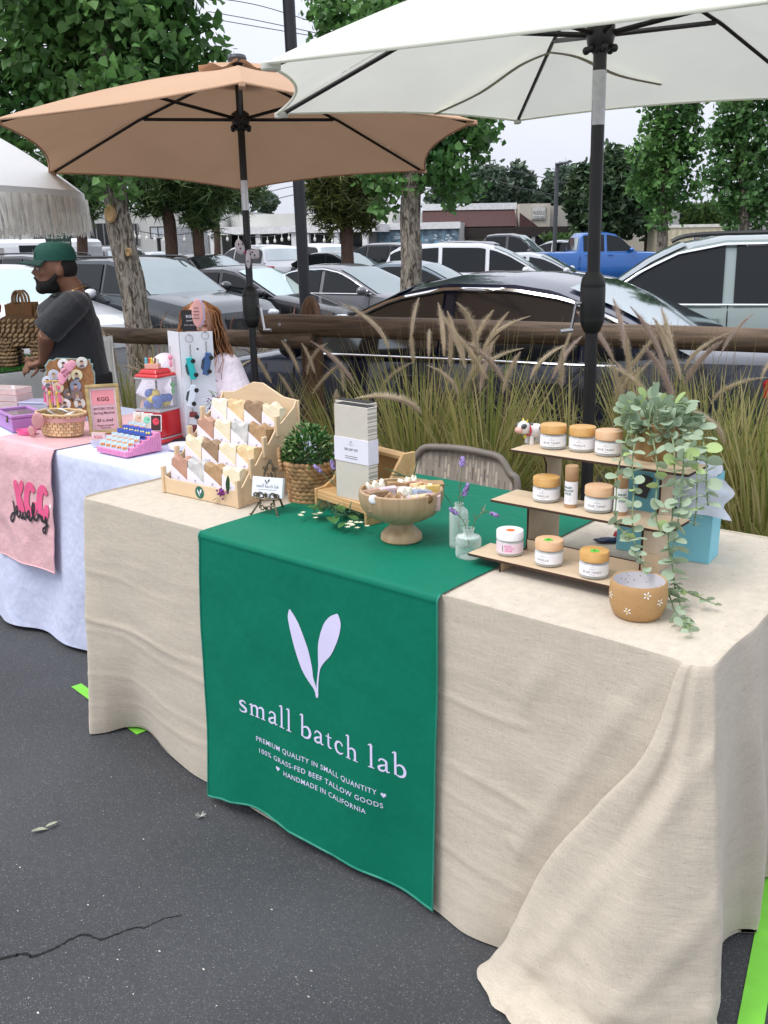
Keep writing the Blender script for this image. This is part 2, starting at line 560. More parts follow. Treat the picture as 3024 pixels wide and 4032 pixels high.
        for wx in (C['L'] * .30, -C['L'] * .29):
            m = MB(); m.lathe([(.2, -.1), (.31, -.11), (.335, -.08), (.335, .08), (.31, .11), (.2, .1)], 20, M=rotm(PI / 2, 0, 0, (wx, sg * (W2 - .09), .335)))
            wh = m.build('wheel', TYRE, t, smooth=40)
            m = MB(); m.lathe([(.02, .02), (.2, .03), (.215, .0), (.215, -.03)], 16, M=rotm(-sg * PI / 2, 0, 0, (wx, sg * (W2 + .015), .335)))
            m.build('rim', RIM, wh, smooth=40)
        if detail:
            Lh = C['L'] / 2
            zf = lerp_tab(zt, Lh - .15)
            if hl:
                m = MB(); m.ell((Lh - .18, sg * W2 * .74, zf - .10), (.20, .20, .07), 12, 8, rotm(0, 0, 0)); m.build('headlight', HLT, t, smooth=60)
            zb_ = lerp_tab(zt, -Lh + .2)
            m = MB(); m.box(-Lh - .006, -Lh + .28, sg * W2 * .80 - .16, sg * W2 * .80 + .13, zb_ - .24, zb_ - .10)
            m.build('tail_light', TRED, t, bevel=.03)
            for hx in ([C['wins'][0][1] + .12, C['wins'][1][1] + .15]):
                m = MB(); m.box(hx - .1, hx + .1, sg * (W2 * .99) - .02, sg * (W2 * .99) + .02, b0 - .14, b0 - .11)
                m.build('door_handle', pm, t)
    if detail:
        Lh = C['L'] / 2; zf = lerp_tab(zt, Lh - .1)
        m = MB(); m.box(Lh - .10, Lh + .012, -W2 * .42, W2 * .42, .42, zf - .08); m.build('grille', PLA, t, bevel=.03)
        m = MB(); m.box(-Lh - .02, -Lh + .02, -.16, .16, .62, .74); m.build('number_plate', mat('plate_white', (.6, .6, .6), .5), t)
    return t
def aim(dx, dist, off):          # heading = camera-left turned by off degrees
    return YAW + PI + R_(off)
FANG = math.atan2(1.0, 2.75)
DKBL = paint('navy', (.010, .015, .040)); BLACK = paint('black', (.008, .008, .010)); AUD = paint('slate', (.022, .027, .034))
WHT = paint('white', (.74, .75, .77), 0); SAGE = paint('sage', (.25, .31, .30)); GREY = paint('grey', (.11, .105, .12)); BLG = paint('bluegrey', (.13, .17, .21))
SILV2 = paint('silver', (.48, .50, .53)); RED_ = paint('maroon', (.12, .008, .012)); BLU = paint('blue', (.012, .12, .42)); CHAR = paint('charcoal', (.03, .032, .034))
def put(kind, label, dx, dist, ang, pm, **k):
    p = gp(dx, dist, zlot(dist))
    return car(kind, label, (p.x, p.y, p.z), YAW + R_(ang), pm, **k)
# ang: 180 = pointing left across the view, 0 = pointing right, -90 = nose towards the camera
put('sedan', 'navy blue sedan with chrome window trim just beyond the log fence', 1000, 7.15, 152, DKBL, win=shield('navy_window', (.012, .014, .018), .10), trim=True, scale=1.03, rwm=shield('rear_glass_bright', (.03, .035, .04), .62))
put('suv', 'sage green crossover with black roof rails behind the navy sedan', 1535, 9.5, 163, SAGE, trim=True, rails=True, scale=1.06, wsm=WSH)
put('suv', 'slate grey crossover facing the fence behind the bare tree trunk', 312, 16.6, -38, AUD, rails=True, wsm=WSH)
put('sedan', 'white car with pale windshield beside the man in the green cap', -10, 15.8, -40, WHT, wsm=WSHB, scale=1.08)
put('sedan', 'black sedan between the slate crossover and the black lamp post', 545, 18.4, -28, BLACK, wsm=WSHB)
put('sedan', 'dark grey sedan with a bright windshield right of the lamp post', 765, 18.6, -32, GREY, wsm=WSH, trim=True)
put('sedan', 'blue grey sedan half hidden behind the rough tree trunk', 920, 20.5, -20, BLG)
put('van', 'white minivan parked beyond the blue grey sedan', 1035, 25, -12, WHT, wsm=WSH)
put('sedan', 'black sedan with red tail lights in the far left row', 420, 30, 128, BLACK)
put('suv', 'white crossover showing its red tail lights in the far row', 545, 33, 128, WHT)
put('suv', 'white crossover second in the far row, left of the black hood', 665, 37, 126, WHT)
put('sedan', 'black sedan with pale windshield next to the far white crossovers', 745, 31, -35, BLACK)
put('suv', 'black crossover in profile left of the rough tree trunk', 818, 33, 140, BLACK)
put('suv', 'maroon sport utility with roof rails in front of the mural', 830, 44, 150, RED_, rails=True)
put('suv', 'black sport utility seen above the white minivan roof', 965, 36, 150, BLACK)
put('pickup', 'charcoal pickup truck in front of the brown roofed bar', 1105, 38, -22, CHAR, name='parked_pickup', catn='pickup')
put('suv', 'silver wagon between the charcoal pickup and the blue pickup', 1200, 41, 150, SILV2)
put('pickup', 'bright blue pickup truck behind the white umbrella pole', 1292, 37, 4, BLU, name='parked_pickup', catn='pickup')
put('sedan', 'pale silver sedan right of the white minivan', 1165, 26, -15, SILV2)
put('sedan', 'silver sedan far back between the pine trunks', 330, 39, 130, SILV2)
put('suv', 'grey crossover far back left of the bare trunk', 215, 36, 132, GREY)
put('sedan', 'white sedan far back right of the black crossover', 905, 40, 140, WHT)
put('suv', 'dark crossover in the back row beyond the lamp post', 700, 46, 130, CHAR)
put('sedan', 'dark sedan in the back row in front of the awning', 610, 46, 128, BLACK)
put('suv', 'black sport utility parked behind the white car at the far left', 55, 24, 140, BLACK, rails=True)
# ------------------------------------------------------------------ log rail fence
LOG = wood('weathered_log', (.06, .038, .025), (.20, .135, .085), .6, 0, .75, .5)
LOGU = wood('post_log', (.07, .036, .019), (.22, .12, .065), .6, 2, .75, .5)
FA = at(3020, 1340, 5.25); FB = at(1150, 1277, 6.15)
fd = (FA - FB); fd.z = 0; fd.normalize()
fn_ = V(fd.y, -fd.x, 0)
RZ = math.atan2(fd.y, fd.x)
fence = thing('log_fence', 'weathered brown log rail fence between the stalls and the parked cars', 'fence', (FB.x, FB.y, 0), RZ)
def log(a, b, r, name, mt, seed=0, dome=False, ax=0):
    m = MB(); n = 24; path = []; rad = []
    for i in range(n + 1):
        t = i / n
        p = V(*a).lerp(V(*b), t)
        path.append(p + V(0, .006 * fbm(t * 5, seed), .006 * fbm(t * 5, seed + 9)))
        rad.append(r * (1 + .05 * fbm(t * 6, seed + 4)) * ((1 if t < .9 else math.sqrt(max(.02, 1 - ((t - .9) / .1) ** 2 * .85))) if dome else (1 if 0 < i < n else .93)))
    m.tube(path, rad, 18)
    for p in m.v:
        p.z += .003 * noise.noise(p * 30) if ax == 0 else 0
    return m.build(name, mt, fence, smooth=45)
zr_ = FA.z
DF = (FA - FB).length
log((-.22, 0, FB.z), (4.9, 0, FB.z + (zr_ - FB.z) * 4.9 / DF), .070, 'top_rail', LOG, 1)
pl = at(1140, 1338, 6.15); pl2 = at(395, 1315, 7.1)
M_ = Matrix.Rotation(-RZ, 4, 'Z')
def lf(p):
    return M_ @ (V(p.x, p.y, p.z) - V(FB.x, FB.y, 0))
a_, b_ = lf(pl), lf(pl2)
log((b_.x - .8, b_.y, b_.z), (a_.x + .18, a_.y, a_.z), .058, 'top_rail', LOG, 2)
pp = lf(at(1168, 1400, 6.1))
log((pp.x + .03, .10, -.3), (pp.x + .03, .10, at(1168, 1172, 6.1).z), .075, 'post', LOGU, 3, True, 2)
log((3.45, .10, -.3), (3.45, .10, zr_ + .2), .075, 'post', LOGU, 4, True, 2)
lr = lf(at(2100, 1850, 5.55))
log((-.2, .12, lr.z), (4.9, .12, lr.z - .02), .06, 'lower_rail', LOG, 5)
for bx, by_, bz in ((-.06, -.062, FB.z - .0), (-.05 + a_.x * 0 + .04, a_.y - .06, a_.z)):
    m = MB(); m.lathe([(.001, .012), (.010, .010), (.014, .002), (.014, 0)][::-1], 10, M=rotm(PI / 2, 0, 0, (bx, by_, bz)))
    m.build('bolt', mat('bolt_zinc', (.4, .4, .38), .4, metal=.7), fence, smooth=40)
# strip of soil the grasses grow in
m = MB()
q = [lf_ for lf_ in ((-9, -1.7), (6, -1.5), (6, 1.0), (-9, 1.0))]
gx = 60; gy = 10
def soil(u, v):
    x = -9 + 15 * u; y = -1.6 + 2.6 * v
    p = V(FB.x, FB.y, 0) + fd * x + V(-fd.y, fd.x, 0) * y
    return V(p.x, p.y, .012 + .02 * fbm(x * 2, y * 2) - (.25 * max(0, (v - .7) / .3)))
m.grid(soil, gx, gy)
tag(m.build('planting_bed', mat('soil_mulch', (.055, .042, .030), .95, .5, 14, .8, 60)), kind='structure')
m = MB()
def slab(u, v):
    x = -40 + 80 * u
    p = V(FB.x, FB.y, 0) + fd * x + V(-fd.y, fd.x, 0) * (1.0 + .15 * v)
    return V(p.x, p.y, .0 - .27 * v)
m.grid(slab, 40, 2); tag(m.build('kerb', mat('kerb_concrete', (.32, .31, .29), .9, .2, 6, .2)), kind='structure')

# ------------------------------------------------------------------ fountain grass
def blade_mat(name, stops):
    N = NT(name); g = N.n('NewGeometry'); r = N.n('ValToRGB'); e = r.color_ramp.elements
    e[0].position = 0; e[0].color = (*stops[0], 1); e[1].position = 1; e[1].color = (*stops[-1], 1)
    for k, c in enumerate(stops[1:-1]):
        x = e.new((k + 1) / (len(stops) - 1)); x.color = (*c, 1)
    N.l(g.outputs['Random Per Island'], r.inputs[0]); N.l(r.outputs[0], N.b.inputs['Base Color']); N.b.inputs['Roughness'].default_value = .6
    t = N.n('BsdfTranslucent'); N.l(r.outputs[0], t.inputs[0]); mx = N.n('MixShader'); mx.inputs[0].default_value = .35
    N.l(N.b.outputs[0], mx.inputs[1]); N.l(t.outputs[0], mx.inputs[2]); N.l(mx.outputs[0], N.t.nodes['Material Output'].inputs[0])
    return N.m
BLADE = blade_mat('grass_blade', [(.16, .24, .05), (.34, .38, .09), (.55, .50, .17), (.70, .60, .30), (.30, .34, .10), (.62, .55, .24)])
BLADR = mat('grass_red', (.10, .09, .03), .6, .35, 3, c2=(.20, .15, .06), isl=.35)
PLUM = mat('plume_tan', (.80, .70, .54), .9, .1, 20, c2=(.90, .81, .66), isl=.15, trans=.55)
PLUMP = mat('plume_mauve', (.70, .58, .50), .9, .1, 20, c2=(.82, .71, .62), isl=.15, trans=.55)
PLUMR = mat('plume_red', (.12, .05, .045), .9, .2, 20, c2=(.24, .11, .08), isl=.3)
def plume_mesh(mt, seed, L_=.22, r=.017, curve=.3, nb=1100):
    rnd = random.Random(seed)
    m = MB()
    def c(t):
        return V(curve * L_ * t * t, 0, L_ * t)
    path = [c(k / 10) for k in range(11)]
    m.tube(path, [r * .42 * max(.08, math.sin(PI * min(1, .12 + .9 * k / 10))) for k in range(11)], 5)
    for i in range(nb):
        t = rnd.random() ** .85
        a = rnd.random() * 2 * PI
        ln = r * (.75 + .6 * rnd.random()) * max(.2, min(1, t * 7 + .3, (1 - t) * 3.2 + .2))
        p = c(t); d = V(math.cos(a), math.sin(a), .15 + .5 * rnd.random()).normalized()
        s = V(-math.sin(a), math.cos(a), 0) * .0008
        m.add([p - s, p + s, p + d * ln * .95], [(0, 1, 2)])
    me_o = m.build('plume', mt)
    me = me_o.data
    bpy.data.objects.remove(me_o)
    return me
PLM = [plume_mesh(PLUM, 1, .20, .020, .2), plume_mesh(PLUMP, 2, .22, .022, .3), plume_mesh(PLUM, 3, .15, .017, .05), plume_mesh(PLUM, 4, .20, .020, .7)]
PLR = [plume_mesh(PLUMR, 5, .16, .010, .9, 260), plume_mesh(PLUMR, 6, .14, .009, .5, 260)]
def grass_clump(label, base, n, h, spread, plumes, mt=BLADE, pl=PLM, seed=0, stems=60, wid=.004, lean=(0, 0), grp='fountain grasses along the fence'):
    rnd = random.Random(seed)
    t = thing('fountain_grass', label, 'grass', base, 0, grp)
    m = MB()
    for i in range(int(n * .52)):
        a = rnd.random() * 2 * PI; r0 = .13 * rnd.random() ** .5
        b = V(r0 * math.cos(a), r0 * math.sin(a), 0)
        a2 = a + rnd.gauss(0, .5)
        out = spread * (.15 + rnd.random()) * (.6 + .6 * rnd.random()); hh = h * (.35 + .80 * rnd.random() ** 1.7)
        tip = b + V(out * math.cos(a2) + lean[0] * hh, out * math.sin(a2) + lean[1] * hh, hh)
        mid = b.lerp(tip, .5) + V(0, 0, hh * .16)
        droop = rnd.random() < .3
        if droop: tip.z -= hh * .25
        w_ = wid * (.6 + .7 * rnd.random())
        s = V(-math.sin(a2), math.cos(a2), 0) * w_
        if rnd.random() < .5: s = RT * w_
        q1 = b.lerp(mid, .5) + V(0, 0, hh * .05); q3 = mid.lerp(tip, .55) + V(0, 0, hh * .03)
        m.add([b - s * .7, b + s * .7, q1 - s, q1 + s, mid - s * .9, mid + s * .9, q3 - s * .55, q3 + s * .55, tip], [(0, 1, 3, 2), (2, 3, 5, 4), (4, 5, 7, 6), (6, 7, 8)])
    o = m.build('blades', mt, t); o['kind'] = 'stuff'
    m = MB()
    for k in range(plumes):
        a = rnd.random() * 2 * PI
        out = spread * (.35 + .75 * rnd.random()); hh = h * (.78 + .42 * rnd.random())
        b = V(.08 * math.cos(a), .08 * math.sin(a), 0)
        tip = V(out * math.cos(a) + lean[0] * hh, out * math.sin(a) + lean[1] * hh, hh)
        mid = b.lerp(tip, .55) + V(0, 0, hh * .09)
        path = cat([b, mid, tip], 5)
        m.tube(path, [.0022 - .0009 * i / len(path) for i in range(len(path))], 4)
        d = (path[-1] - path[-3]).normalized()
        d = (d + V(0, 0, .15) + V(rnd.gauss(0, .12), rnd.gauss(0, .12), 0)).normalized()
        p = bpy.data.objects.new('plume', rnd.choice(pl))
        COL.objects.link(p); p.parent = t
        p.location = path[-2]
        sc = 1.0 + .6 * rnd.random()
        az = math.atan2(d.y, d.x); el = math.acos(max(-1, min(1, d.z)))
        p.rotation_euler = Euler((0, el, az), 'XYZ')
        p.scale = (sc, sc, sc)
    for k in range(int(plumes * 4)):
        a = rnd.random() * 2 * PI; out = spread * (.3 + .8 * rnd.random()); hh = h * (.9 + .45 * rnd.random())
        b = V(.1 * math.cos(a), .1 * math.sin(a), 0); tip = V(out * math.cos(a) + lean[0] * hh, out * math.sin(a) + lean[1] * hh, hh)
        m.tube([b, b.lerp(tip, .5) + V(0, 0, hh * .06), tip], [.0018, .0014, .0007], 3)
    if plumes:
        o = m.build('stems', mat('stem_straw', (.30, .25, .11), .7), t); o['kind'] = 'stuff'
    return t
for i, (dx, dist, n, h, sp, pl, lb, ln) in enumerate([
        (905, 5.05, 1100, .80, .42, 13, 'fountain grass clump behind the gift boxes, right of the fence post', (-.05, 0)),
        (1060, 4.75, 1100, .82, .40, 11, 'dense fountain grass clump directly behind the patterned chair', (.03, 0)),
        (1235, 4.9, 650, .70, .42, 8, 'sparse fountain grass around the foot of the white umbrella pole', (-.1, 0)),
        (1445, 4.55, 1000, .80, .36, 9, 'fountain grass clump behind the trailing eucalyptus', (-.04, 0)),
        (1600, 4.2, 1500, .80, .40, 9, 'tall fountain grass clump at the right edge behind the blue bag', (.05, 0)),
        (1720, 3.9, 1300, .78, .40, 4, 'green fountain grass cut off by the right edge of the view', (0, 0)),
        (735, 5.7, 500, .62, .40, 7, 'small fountain grass clump leaning left beside the fence post', (-.16, 0)),
        (560, 6.0, 420, .55, .35, 3, 'fountain grass clump behind the tan umbrella pole', (0, 0)),
        (255, 6.9, 900, .58, .40, 5, 'straw coloured grass clump below the fence behind the white display', (0, 0)),
        (420, 6.6, 500, .50, .40, 4, 'low straw grass clump under the left fence rail', (0, 0))]):
    p = gp(dx, dist, .01)
    grass_clump(lb, (p.x, p.y, .01), n, h, sp, pl, BLADE, PLM, 20 + i, lean=(RT.x * ln[0], RT.y * ln[0]))
for i, (dx, dist, lb) in enumerate([(590, 8.3, 'reddish plumed grass left of the black lamp post'), (730, 8.6, 'reddish plumed grass right of the black lamp post'), (325, 8.4, 'reddish plumed grass at the foot of the bare trunk'), (505, 8.2, 'reddish plumed grass in front of the slate crossover'), (640, 8.9, 'reddish plumed grass hugging the base of the lamp post')]):
    p = gp(dx, dist, -.15)
    grass_clump(lb, (p.x, p.y, -.15), 420, .78, .38, 12, BLADR, PLR, 60 + i, grp='reddish grasses beyond the fence', wid=.005)
# ------------------------------------------------------------------ trees
BARK = NT('bark_pale')
_t = BARK.n('TexCoord'); _m = BARK.n('Mapping'); _m.inputs['Scale'].default_value = (26, 26, 8); BARK.l(_t.outputs['Object'], _m.inputs[0])
_n = BARK.n('TexNoise', Scale=1, Detail=6, Distortion=1.2); BARK.l(_m.outputs[0], _n.inputs['Vector'])
_r3 = BARK.n('ValToRGB'); _r3.color_ramp.elements[0].position = .38; _r3.color_ramp.elements[1].position = .6
_r3.color_ramp.elements[0].color = (.055, .04, .028, 1); _r3.color_ramp.elements[1].color = (.34, .295, .24, 1)
BARK.l(_n.outputs['Fac'], _r3.inputs[0]); BARK.l(_r3.outputs[0], BARK.b.inputs['Base Color']); BARK.b.inputs['Roughness'].default_value = .9
_b = BARK.n('Bump', Strength=.9, Distance=.03); BARK.l(_n.outputs['Fac'], _b.inputs['Height']); BARK.l(_b.outputs[0], BARK.b.inputs['Normal'])
BARK = BARK.m
BARKD = mat('bark_brown', (.075, .042, .028), .9, .4, 6, .8, 30, stretch=(6, 6, 1))
def leafmat(name, a, b, tr=.25):
    return mat(name, a, .5, .2, 1.5, c2=b, isl=.45, trans=tr, spec=.4)
LEAF1 = leafmat('leaf_poplar', (.040, .130, .034), (.16, .31, .085), .4)
LEAF2 = leafmat('leaf_dark', (.036, .115, .034), (.13, .26, .075), .4)
PINEM = leafmat('pine_needle', (.030, .075, .022), (.11, .17, .045), .2)
CONM = leafmat('conifer', (.022, .055, .025), (.075, .125, .05), .15)
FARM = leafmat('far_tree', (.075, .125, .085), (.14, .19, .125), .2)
def leaf_shape(rnd, s, kind):
    """small faces, flat in xy, tip along +y"""
    if kind == 'broad':
        w_ = s * .5
        return [V(0, 0, 0), V(w_, s * .22, s * .06), V(w_ * .62, s * .62, .0), V(0, s, -s * .08), V(-w_ * .62, s * .62, 0), V(-w_, s * .22, s * .06)], [(0, 1, 2, 3), (0, 3, 4, 5)]
    if kind == 'needle':
        return [V(-s * .07, 0, 0), V(s * .07, 0, 0), V(s * .5, s * .85, 0), V(0, 0, -s * .06), V(s * .06, 0, s * .06), V(-s * .42, s * .9, s * .1), V(-s * .05, 0, 0), V(.07 * s, .05 * s, 0), V(s * .06, s, s * .3), V(-s * .05, 0, 0), V(.07 * s, .0, .05 * s), V(-s * .1, s * .8, -s * .4)], [(0, 1, 2), (3, 4, 5), (6, 7, 8), (9, 10, 11)]
    return [V(-s * .3, 0, 0), V(s * .3, 0, 0), V(s * .18, s * .7, s * .1), V(0, s, 0), V(-s * .18, s * .7, -s * .1)], [(0, 1, 2, 3, 4)]
def crown(m, clumps, n, s, kind, rnd, droop=0.3, shell=.6):
    tot = sum(r[0] * r[1] * r[2] for _, r in clumps)
    for c, r in clumps:
        k = int(n * r[0] * r[1] * r[2] / tot)
        for i in range(k):
            d = V(rnd.gauss(0, 1), rnd.gauss(0, 1), rnd.gauss(0, 1)).normalized()
            rr = (shell + (1 - shell) * rnd.random()) if rnd.random() < .75 else rnd.random()
            rr *= 1 + .38 * fbm(d.x * 2.6 + c.x * 3, d.y * 2.6 + c.y * 3, d.z * 2.6)
            if rnd.random() < .15: rr *= 1.1 + .35 * rnd.random()
            if fbm(d.x * 3.1 + c.x, d.y * 3.1, d.z * 3.1 + c.z) < -.16: continue
            p = c + V(d.x * r[0], d.y * r[1], d.z * r[2]) * rr
            ss = s * (.6 + .7 * rnd.random())
            vs, fs = leaf_shape(rnd, ss, kind)
            M = Matrix.Translation(p) @ Euler((rnd.gauss(-droop * 2, .7), rnd.gauss(0, .7), rnd.random() * 2 * PI)).to_matrix().to_4x4()
            m.add(vs, fs, M)
def trunk(m, path, rad, n=12, seed=0, rough=.12):
    P = cat([V(*p) for p in path], 7)
    rr = [rad[0] + (rad[-1] - rad[0]) * i / (len(P) - 1) for i in range(len(P))]
    k0 = len(m.v)
    m.tube(P, rr, n)
    for p in m.v[k0:]:
        a = rough * fbm(p.x * 7 + seed, p.y * 7, p.z * 3)
        p.x += a * rad[0] * .8; p.y += a * rad[0] * .6
def tree(name, label, base, tpath, trad, limbs, clumps, n, s, kind, lm, bm_, seed=0, grp=None, catn='tree', droop=.3, knots=()):
    rnd = random.Random(seed)
    t = thing(name, label, catn, base, 0, grp)
    m = MB(); trunk(m, tpath, trad, 16, seed)
    tk = m.build('trunk', bm_, t, smooth=50)
    if limbs:
        for lp, lr_ in limbs:
            m = MB(); trunk(m, lp, lr_, 8, seed + 3); m.build('limb', bm_, t, smooth=50)
    m = MB(); crown(m, clumps, n, s, kind, rnd, droop)
    o = m.build('crown', lm, t, smooth=None); o['kind'] = 'stuff'
    for kp, kr_ in knots:
        m = MB()
        m.lathe([(kr_ * 1.0, -.02), (kr_ * 1.05, .012), (kr_ * .8, .022), (kr_ * .55, .012)], 14, M=Matrix.Translation(kp) @ (Vector((RT.x * -.3, RT.y * -.3, .0)) - G2).to_track_quat('Z', 'Y').to_matrix().to_4x4() @ Matrix.Diagonal((1, 1.5, 1, 1)))
        k_ = m.build('branch_scar', mat('scar_rim', (.42, .27, .12), .8), tk, smooth=50)
        m = MB(); m.lathe([(.001, .008), (kr_ * .6, .008)], 14, M=Matrix.Translation(kp) @ (Vector((RT.x * -.3, RT.y * -.3, .0)) - G2).to_track_quat('Z', 'Y').to_matrix().to_4x4() @ Matrix.Diagonal((1, 1.5, 1, 1)), cap=False)
        m.build('hollow', mat('scar_dark', (.06, .03, .02), .9), k_)
    return t
def rel(b, dx, dy, dist):
    return hz(dx, dy, dist) - b
def near_tree(label, name, tp, dist, rads, cl, n, s, seed, limb=(), knots=(), lm=None, grp='broadleaf trees in the lot'):
    b = hz(tp[0][0], tp[0][1], dist); b.z = -.3
    path = [V(0, 0, 0)] + [rel(b, x, y, dist) for x, y in tp]
    k = dist / 2000
    clumps = [(rel(b, x, y, dist + dd), (rx * k, rx * k * .9, ry * k)) for x, y, rx, ry, dd in cl]
    r5 = random.Random(seed + 50); sub_ = []
    for c, r in clumps:
        sub_.append((c, tuple(q * .80 for q in r)))
        for q in range(7):
            d = V(r5.gauss(0, 1), r5.gauss(0, .7), r5.gauss(0, 1)).normalized()
            f = .25 + .22 * r5.random()
            sub_.append((c + V(d.x * r[0], d.y * r[1], d.z * r[2]) * (.85 + .25 * r5.random()), tuple(q_ * f for q_ in r)))
    clumps = sub_
    limbs = [([rel(b, x, y, dist + .05) for x, y in lp], lr_) for lp, lr_ in limb]
    kn = [(rel(b, x, y, dist - rr0), r_) for x, y, r_, rr0 in knots]
    return tree(name, label, b, path, rads, limbs, clumps, n, s, 'broad', lm or LEAF1, BARK, seed, grp, knots=kn)
near_tree('big leafed tree with pale peeling trunk left of the tan umbrella', 'poplar_tree',
    [(302, 740), (290, 640), (272, 560), (252, 460), (248, 390), (235, 250), (225, 100), (220, -150)], 9.6, (.150, .085),
    [(60, 40, 150, 130, 0), (200, 60, 150, 150, .3), (340, 60, 130, 160, .2), (60, 180, 110, 110, .2), (200, 230, 150, 120, 0), (330, 210, 130, 130, .4), (420, 110, 55, 120, .2), (30, 310, 90, 90, .3), (250, 390, 60, 45, -.2), (200, 400, 50, 40, .1), (280, 415, 40, 30, .1), (120, -120, 200, 120, .3), (350, -120, 150, 140, .3)],
    20000, .098, 3, limb=[([(248, 400), (290, 200), (297, 60), (300, -100)], (.055, .02)), ([(245, 330), (190, 180), (150, 40)], (.04, .015)), ([(245, 380), (330, 300), (380, 160)], (.03, .012))],
    knots=((238, 462, .055, .13), (278, 545, .028, .13)))
near_tree('rough barked tree between the two umbrellas', 'poplar_tree',
    [(888, 640), (889, 560), (886, 480), (890, 400), (896, 300), (900, 150), (905, -50)], 12.5, (.155, .10),
    [(960, 330, 90, 85, 0), (1010, 290, 65, 60, .2), (850, 370, 70, 50, .2), (980, 400, 55, 45, -.1), (910, 250, 120, 100, .2), (780, 60, 110, 80, .2), (720, 30, 60, 50, 0), (900, 60, 160, 120, .3), (840, 430, 40, 40, .1), (690, 20, 40, 35, 0), (1040, 300, 30, 30, 0)],
    13000, .098, 5, limb=[([(890, 420), (950, 360), (1000, 300)], (.05, .02)), ([(888, 440), (850, 400), (820, 380)], (.03, .012))])
near_tree('slender upright tree right of the white umbrella pole', 'poplar_tree',
    [(1430, 540), (1432, 490), (1436, 400), (1442, 300), (1446, 200), (1450, 60)], 22, (.14, .06),
    [(1440, 420, 62, 60, 0), (1435, 340, 66, 70, 0), (1455, 270, 60, 70, 0), (1470, 190, 50, 70, 0), (1400, 400, 35, 45, 0), (1490, 330, 35, 60, 0), (1410, 300, 40, 50, 0)], 6800, .115, 8)
near_tree('dense leafy tree at the right edge of the view', 'poplar_tree',
    [(1610, 540), (1608, 490), (1606, 400), (1604, 300), (1600, 100)], 20, (.13, .06),
    [(1610, 430, 55, 55, 0), (1590, 360, 55, 60, 0), (1630, 320, 60, 90, 0), (1580, 260, 45, 55, 0), (1630, 210, 60, 70, 0), (1560, 290, 28, 40, 0), (1650, 420, 40, 60, 0)], 7000, .11, 9, lm=LEAF2)
def pine(label, tp, dist, cl, n, s, seed, lm=PINEM, tr=(.16, .09), kind='needle', grp='pines and conifers behind the lot', name='pine_tree'):
    b = hz(tp[0][0], tp[0][1], dist); b.z = zlot(dist)
    path = [V(0, 0, 0)] + [rel(b, x, y, dist) for x, y in tp[1:]]
    k = dist / 2000
    clumps = [(rel(b, x, y, dist), (rx * k, rx * k, ry * k)) for x, y, rx, ry in cl]
    return tree(name, label, b, path, tr, [], clumps, n, s, kind, lm, BARKD, seed, grp, droop=-.1)
pine('pine tree with dark trunk behind the bare poplar', [(172, 560), (176, 480), (172, 400), (165, 250)], 27, [(150, 430, 60, 40), (185, 400, 45, 40), (130, 370, 60, 40), (200, 450, 30, 25)], 1500, .40, 11)
pine('pine tree left of the tan pole, its trunk nearest the poplar', [(371, 560), (368, 500), (360, 440), (355, 330)], 30, [(345, 420, 60, 45), (390, 400, 45, 40), (310, 440, 35, 30), (360, 370, 80, 40)], 2600, .42, 12, tr=(.22, .14))
pine('pine tree with drooping tufts beside the roll up shutter', [(431, 560), (428, 510), (424, 450), (420, 330)], 30, [(430, 430, 45, 50), (445, 475, 35, 22), (410, 390, 60, 40), (470, 400, 45, 40)], 2600, .42, 13, tr=(.2, .12))
pine('pine tree behind the tan umbrella pole', [(468, 560), (468, 490), (466, 420), (462, 330)], 36, [(500, 420, 50, 40), (545, 410, 35, 30), (480, 380, 60, 40)], 1800, .44, 14, tr=(.13, .09))
pine('bushy olive pine between the lamp post and the rough trunk', [(750, 570), (749, 500), (745, 440), (740, 330)], 28, [(745, 430, 75, 55), (700, 420, 45, 55), (790, 440, 40, 50), (745, 375, 85, 45), (720, 480, 35, 25), (790, 480, 30, 20)], 4200, .36, 15, tr=(.2, .14), lm=leafmat('pine_olive', (.035, .060, .014), (.12, .135, .03), .15))
pine('dark conifer left of the slender tree, just behind the pole', [(1335, 530), (1333, 480), (1330, 400)], 42, [(1335, 420, 60, 70), (1330, 360, 40, 35), (1300, 440, 40, 50), (1365, 450, 40, 50), (1340, 480, 50, 25), (1370, 380, 30, 40)], 9000, .34, 16, lm=CONM, kind='tuft', name='conifer_tree')
pine('dark conifer peeking out left of the white umbrella pole', [(1250, 530), (1250, 480), (1252, 420)], 44, [(1250, 430, 24, 55), (1262, 400, 22, 40), (1258, 470, 24, 30)], 3500, .32, 17, lm=CONM, kind='tuft', name='conifer_tree')
pine('brownish conifer between the dark conifer and the slender tree', [(1400, 520), (1400, 470), (1398, 430)], 44, [(1395, 460, 30, 40), (1400, 420, 25, 40)], 3500, .30, 18, lm=CONM, kind='tuft', name='conifer_tree')
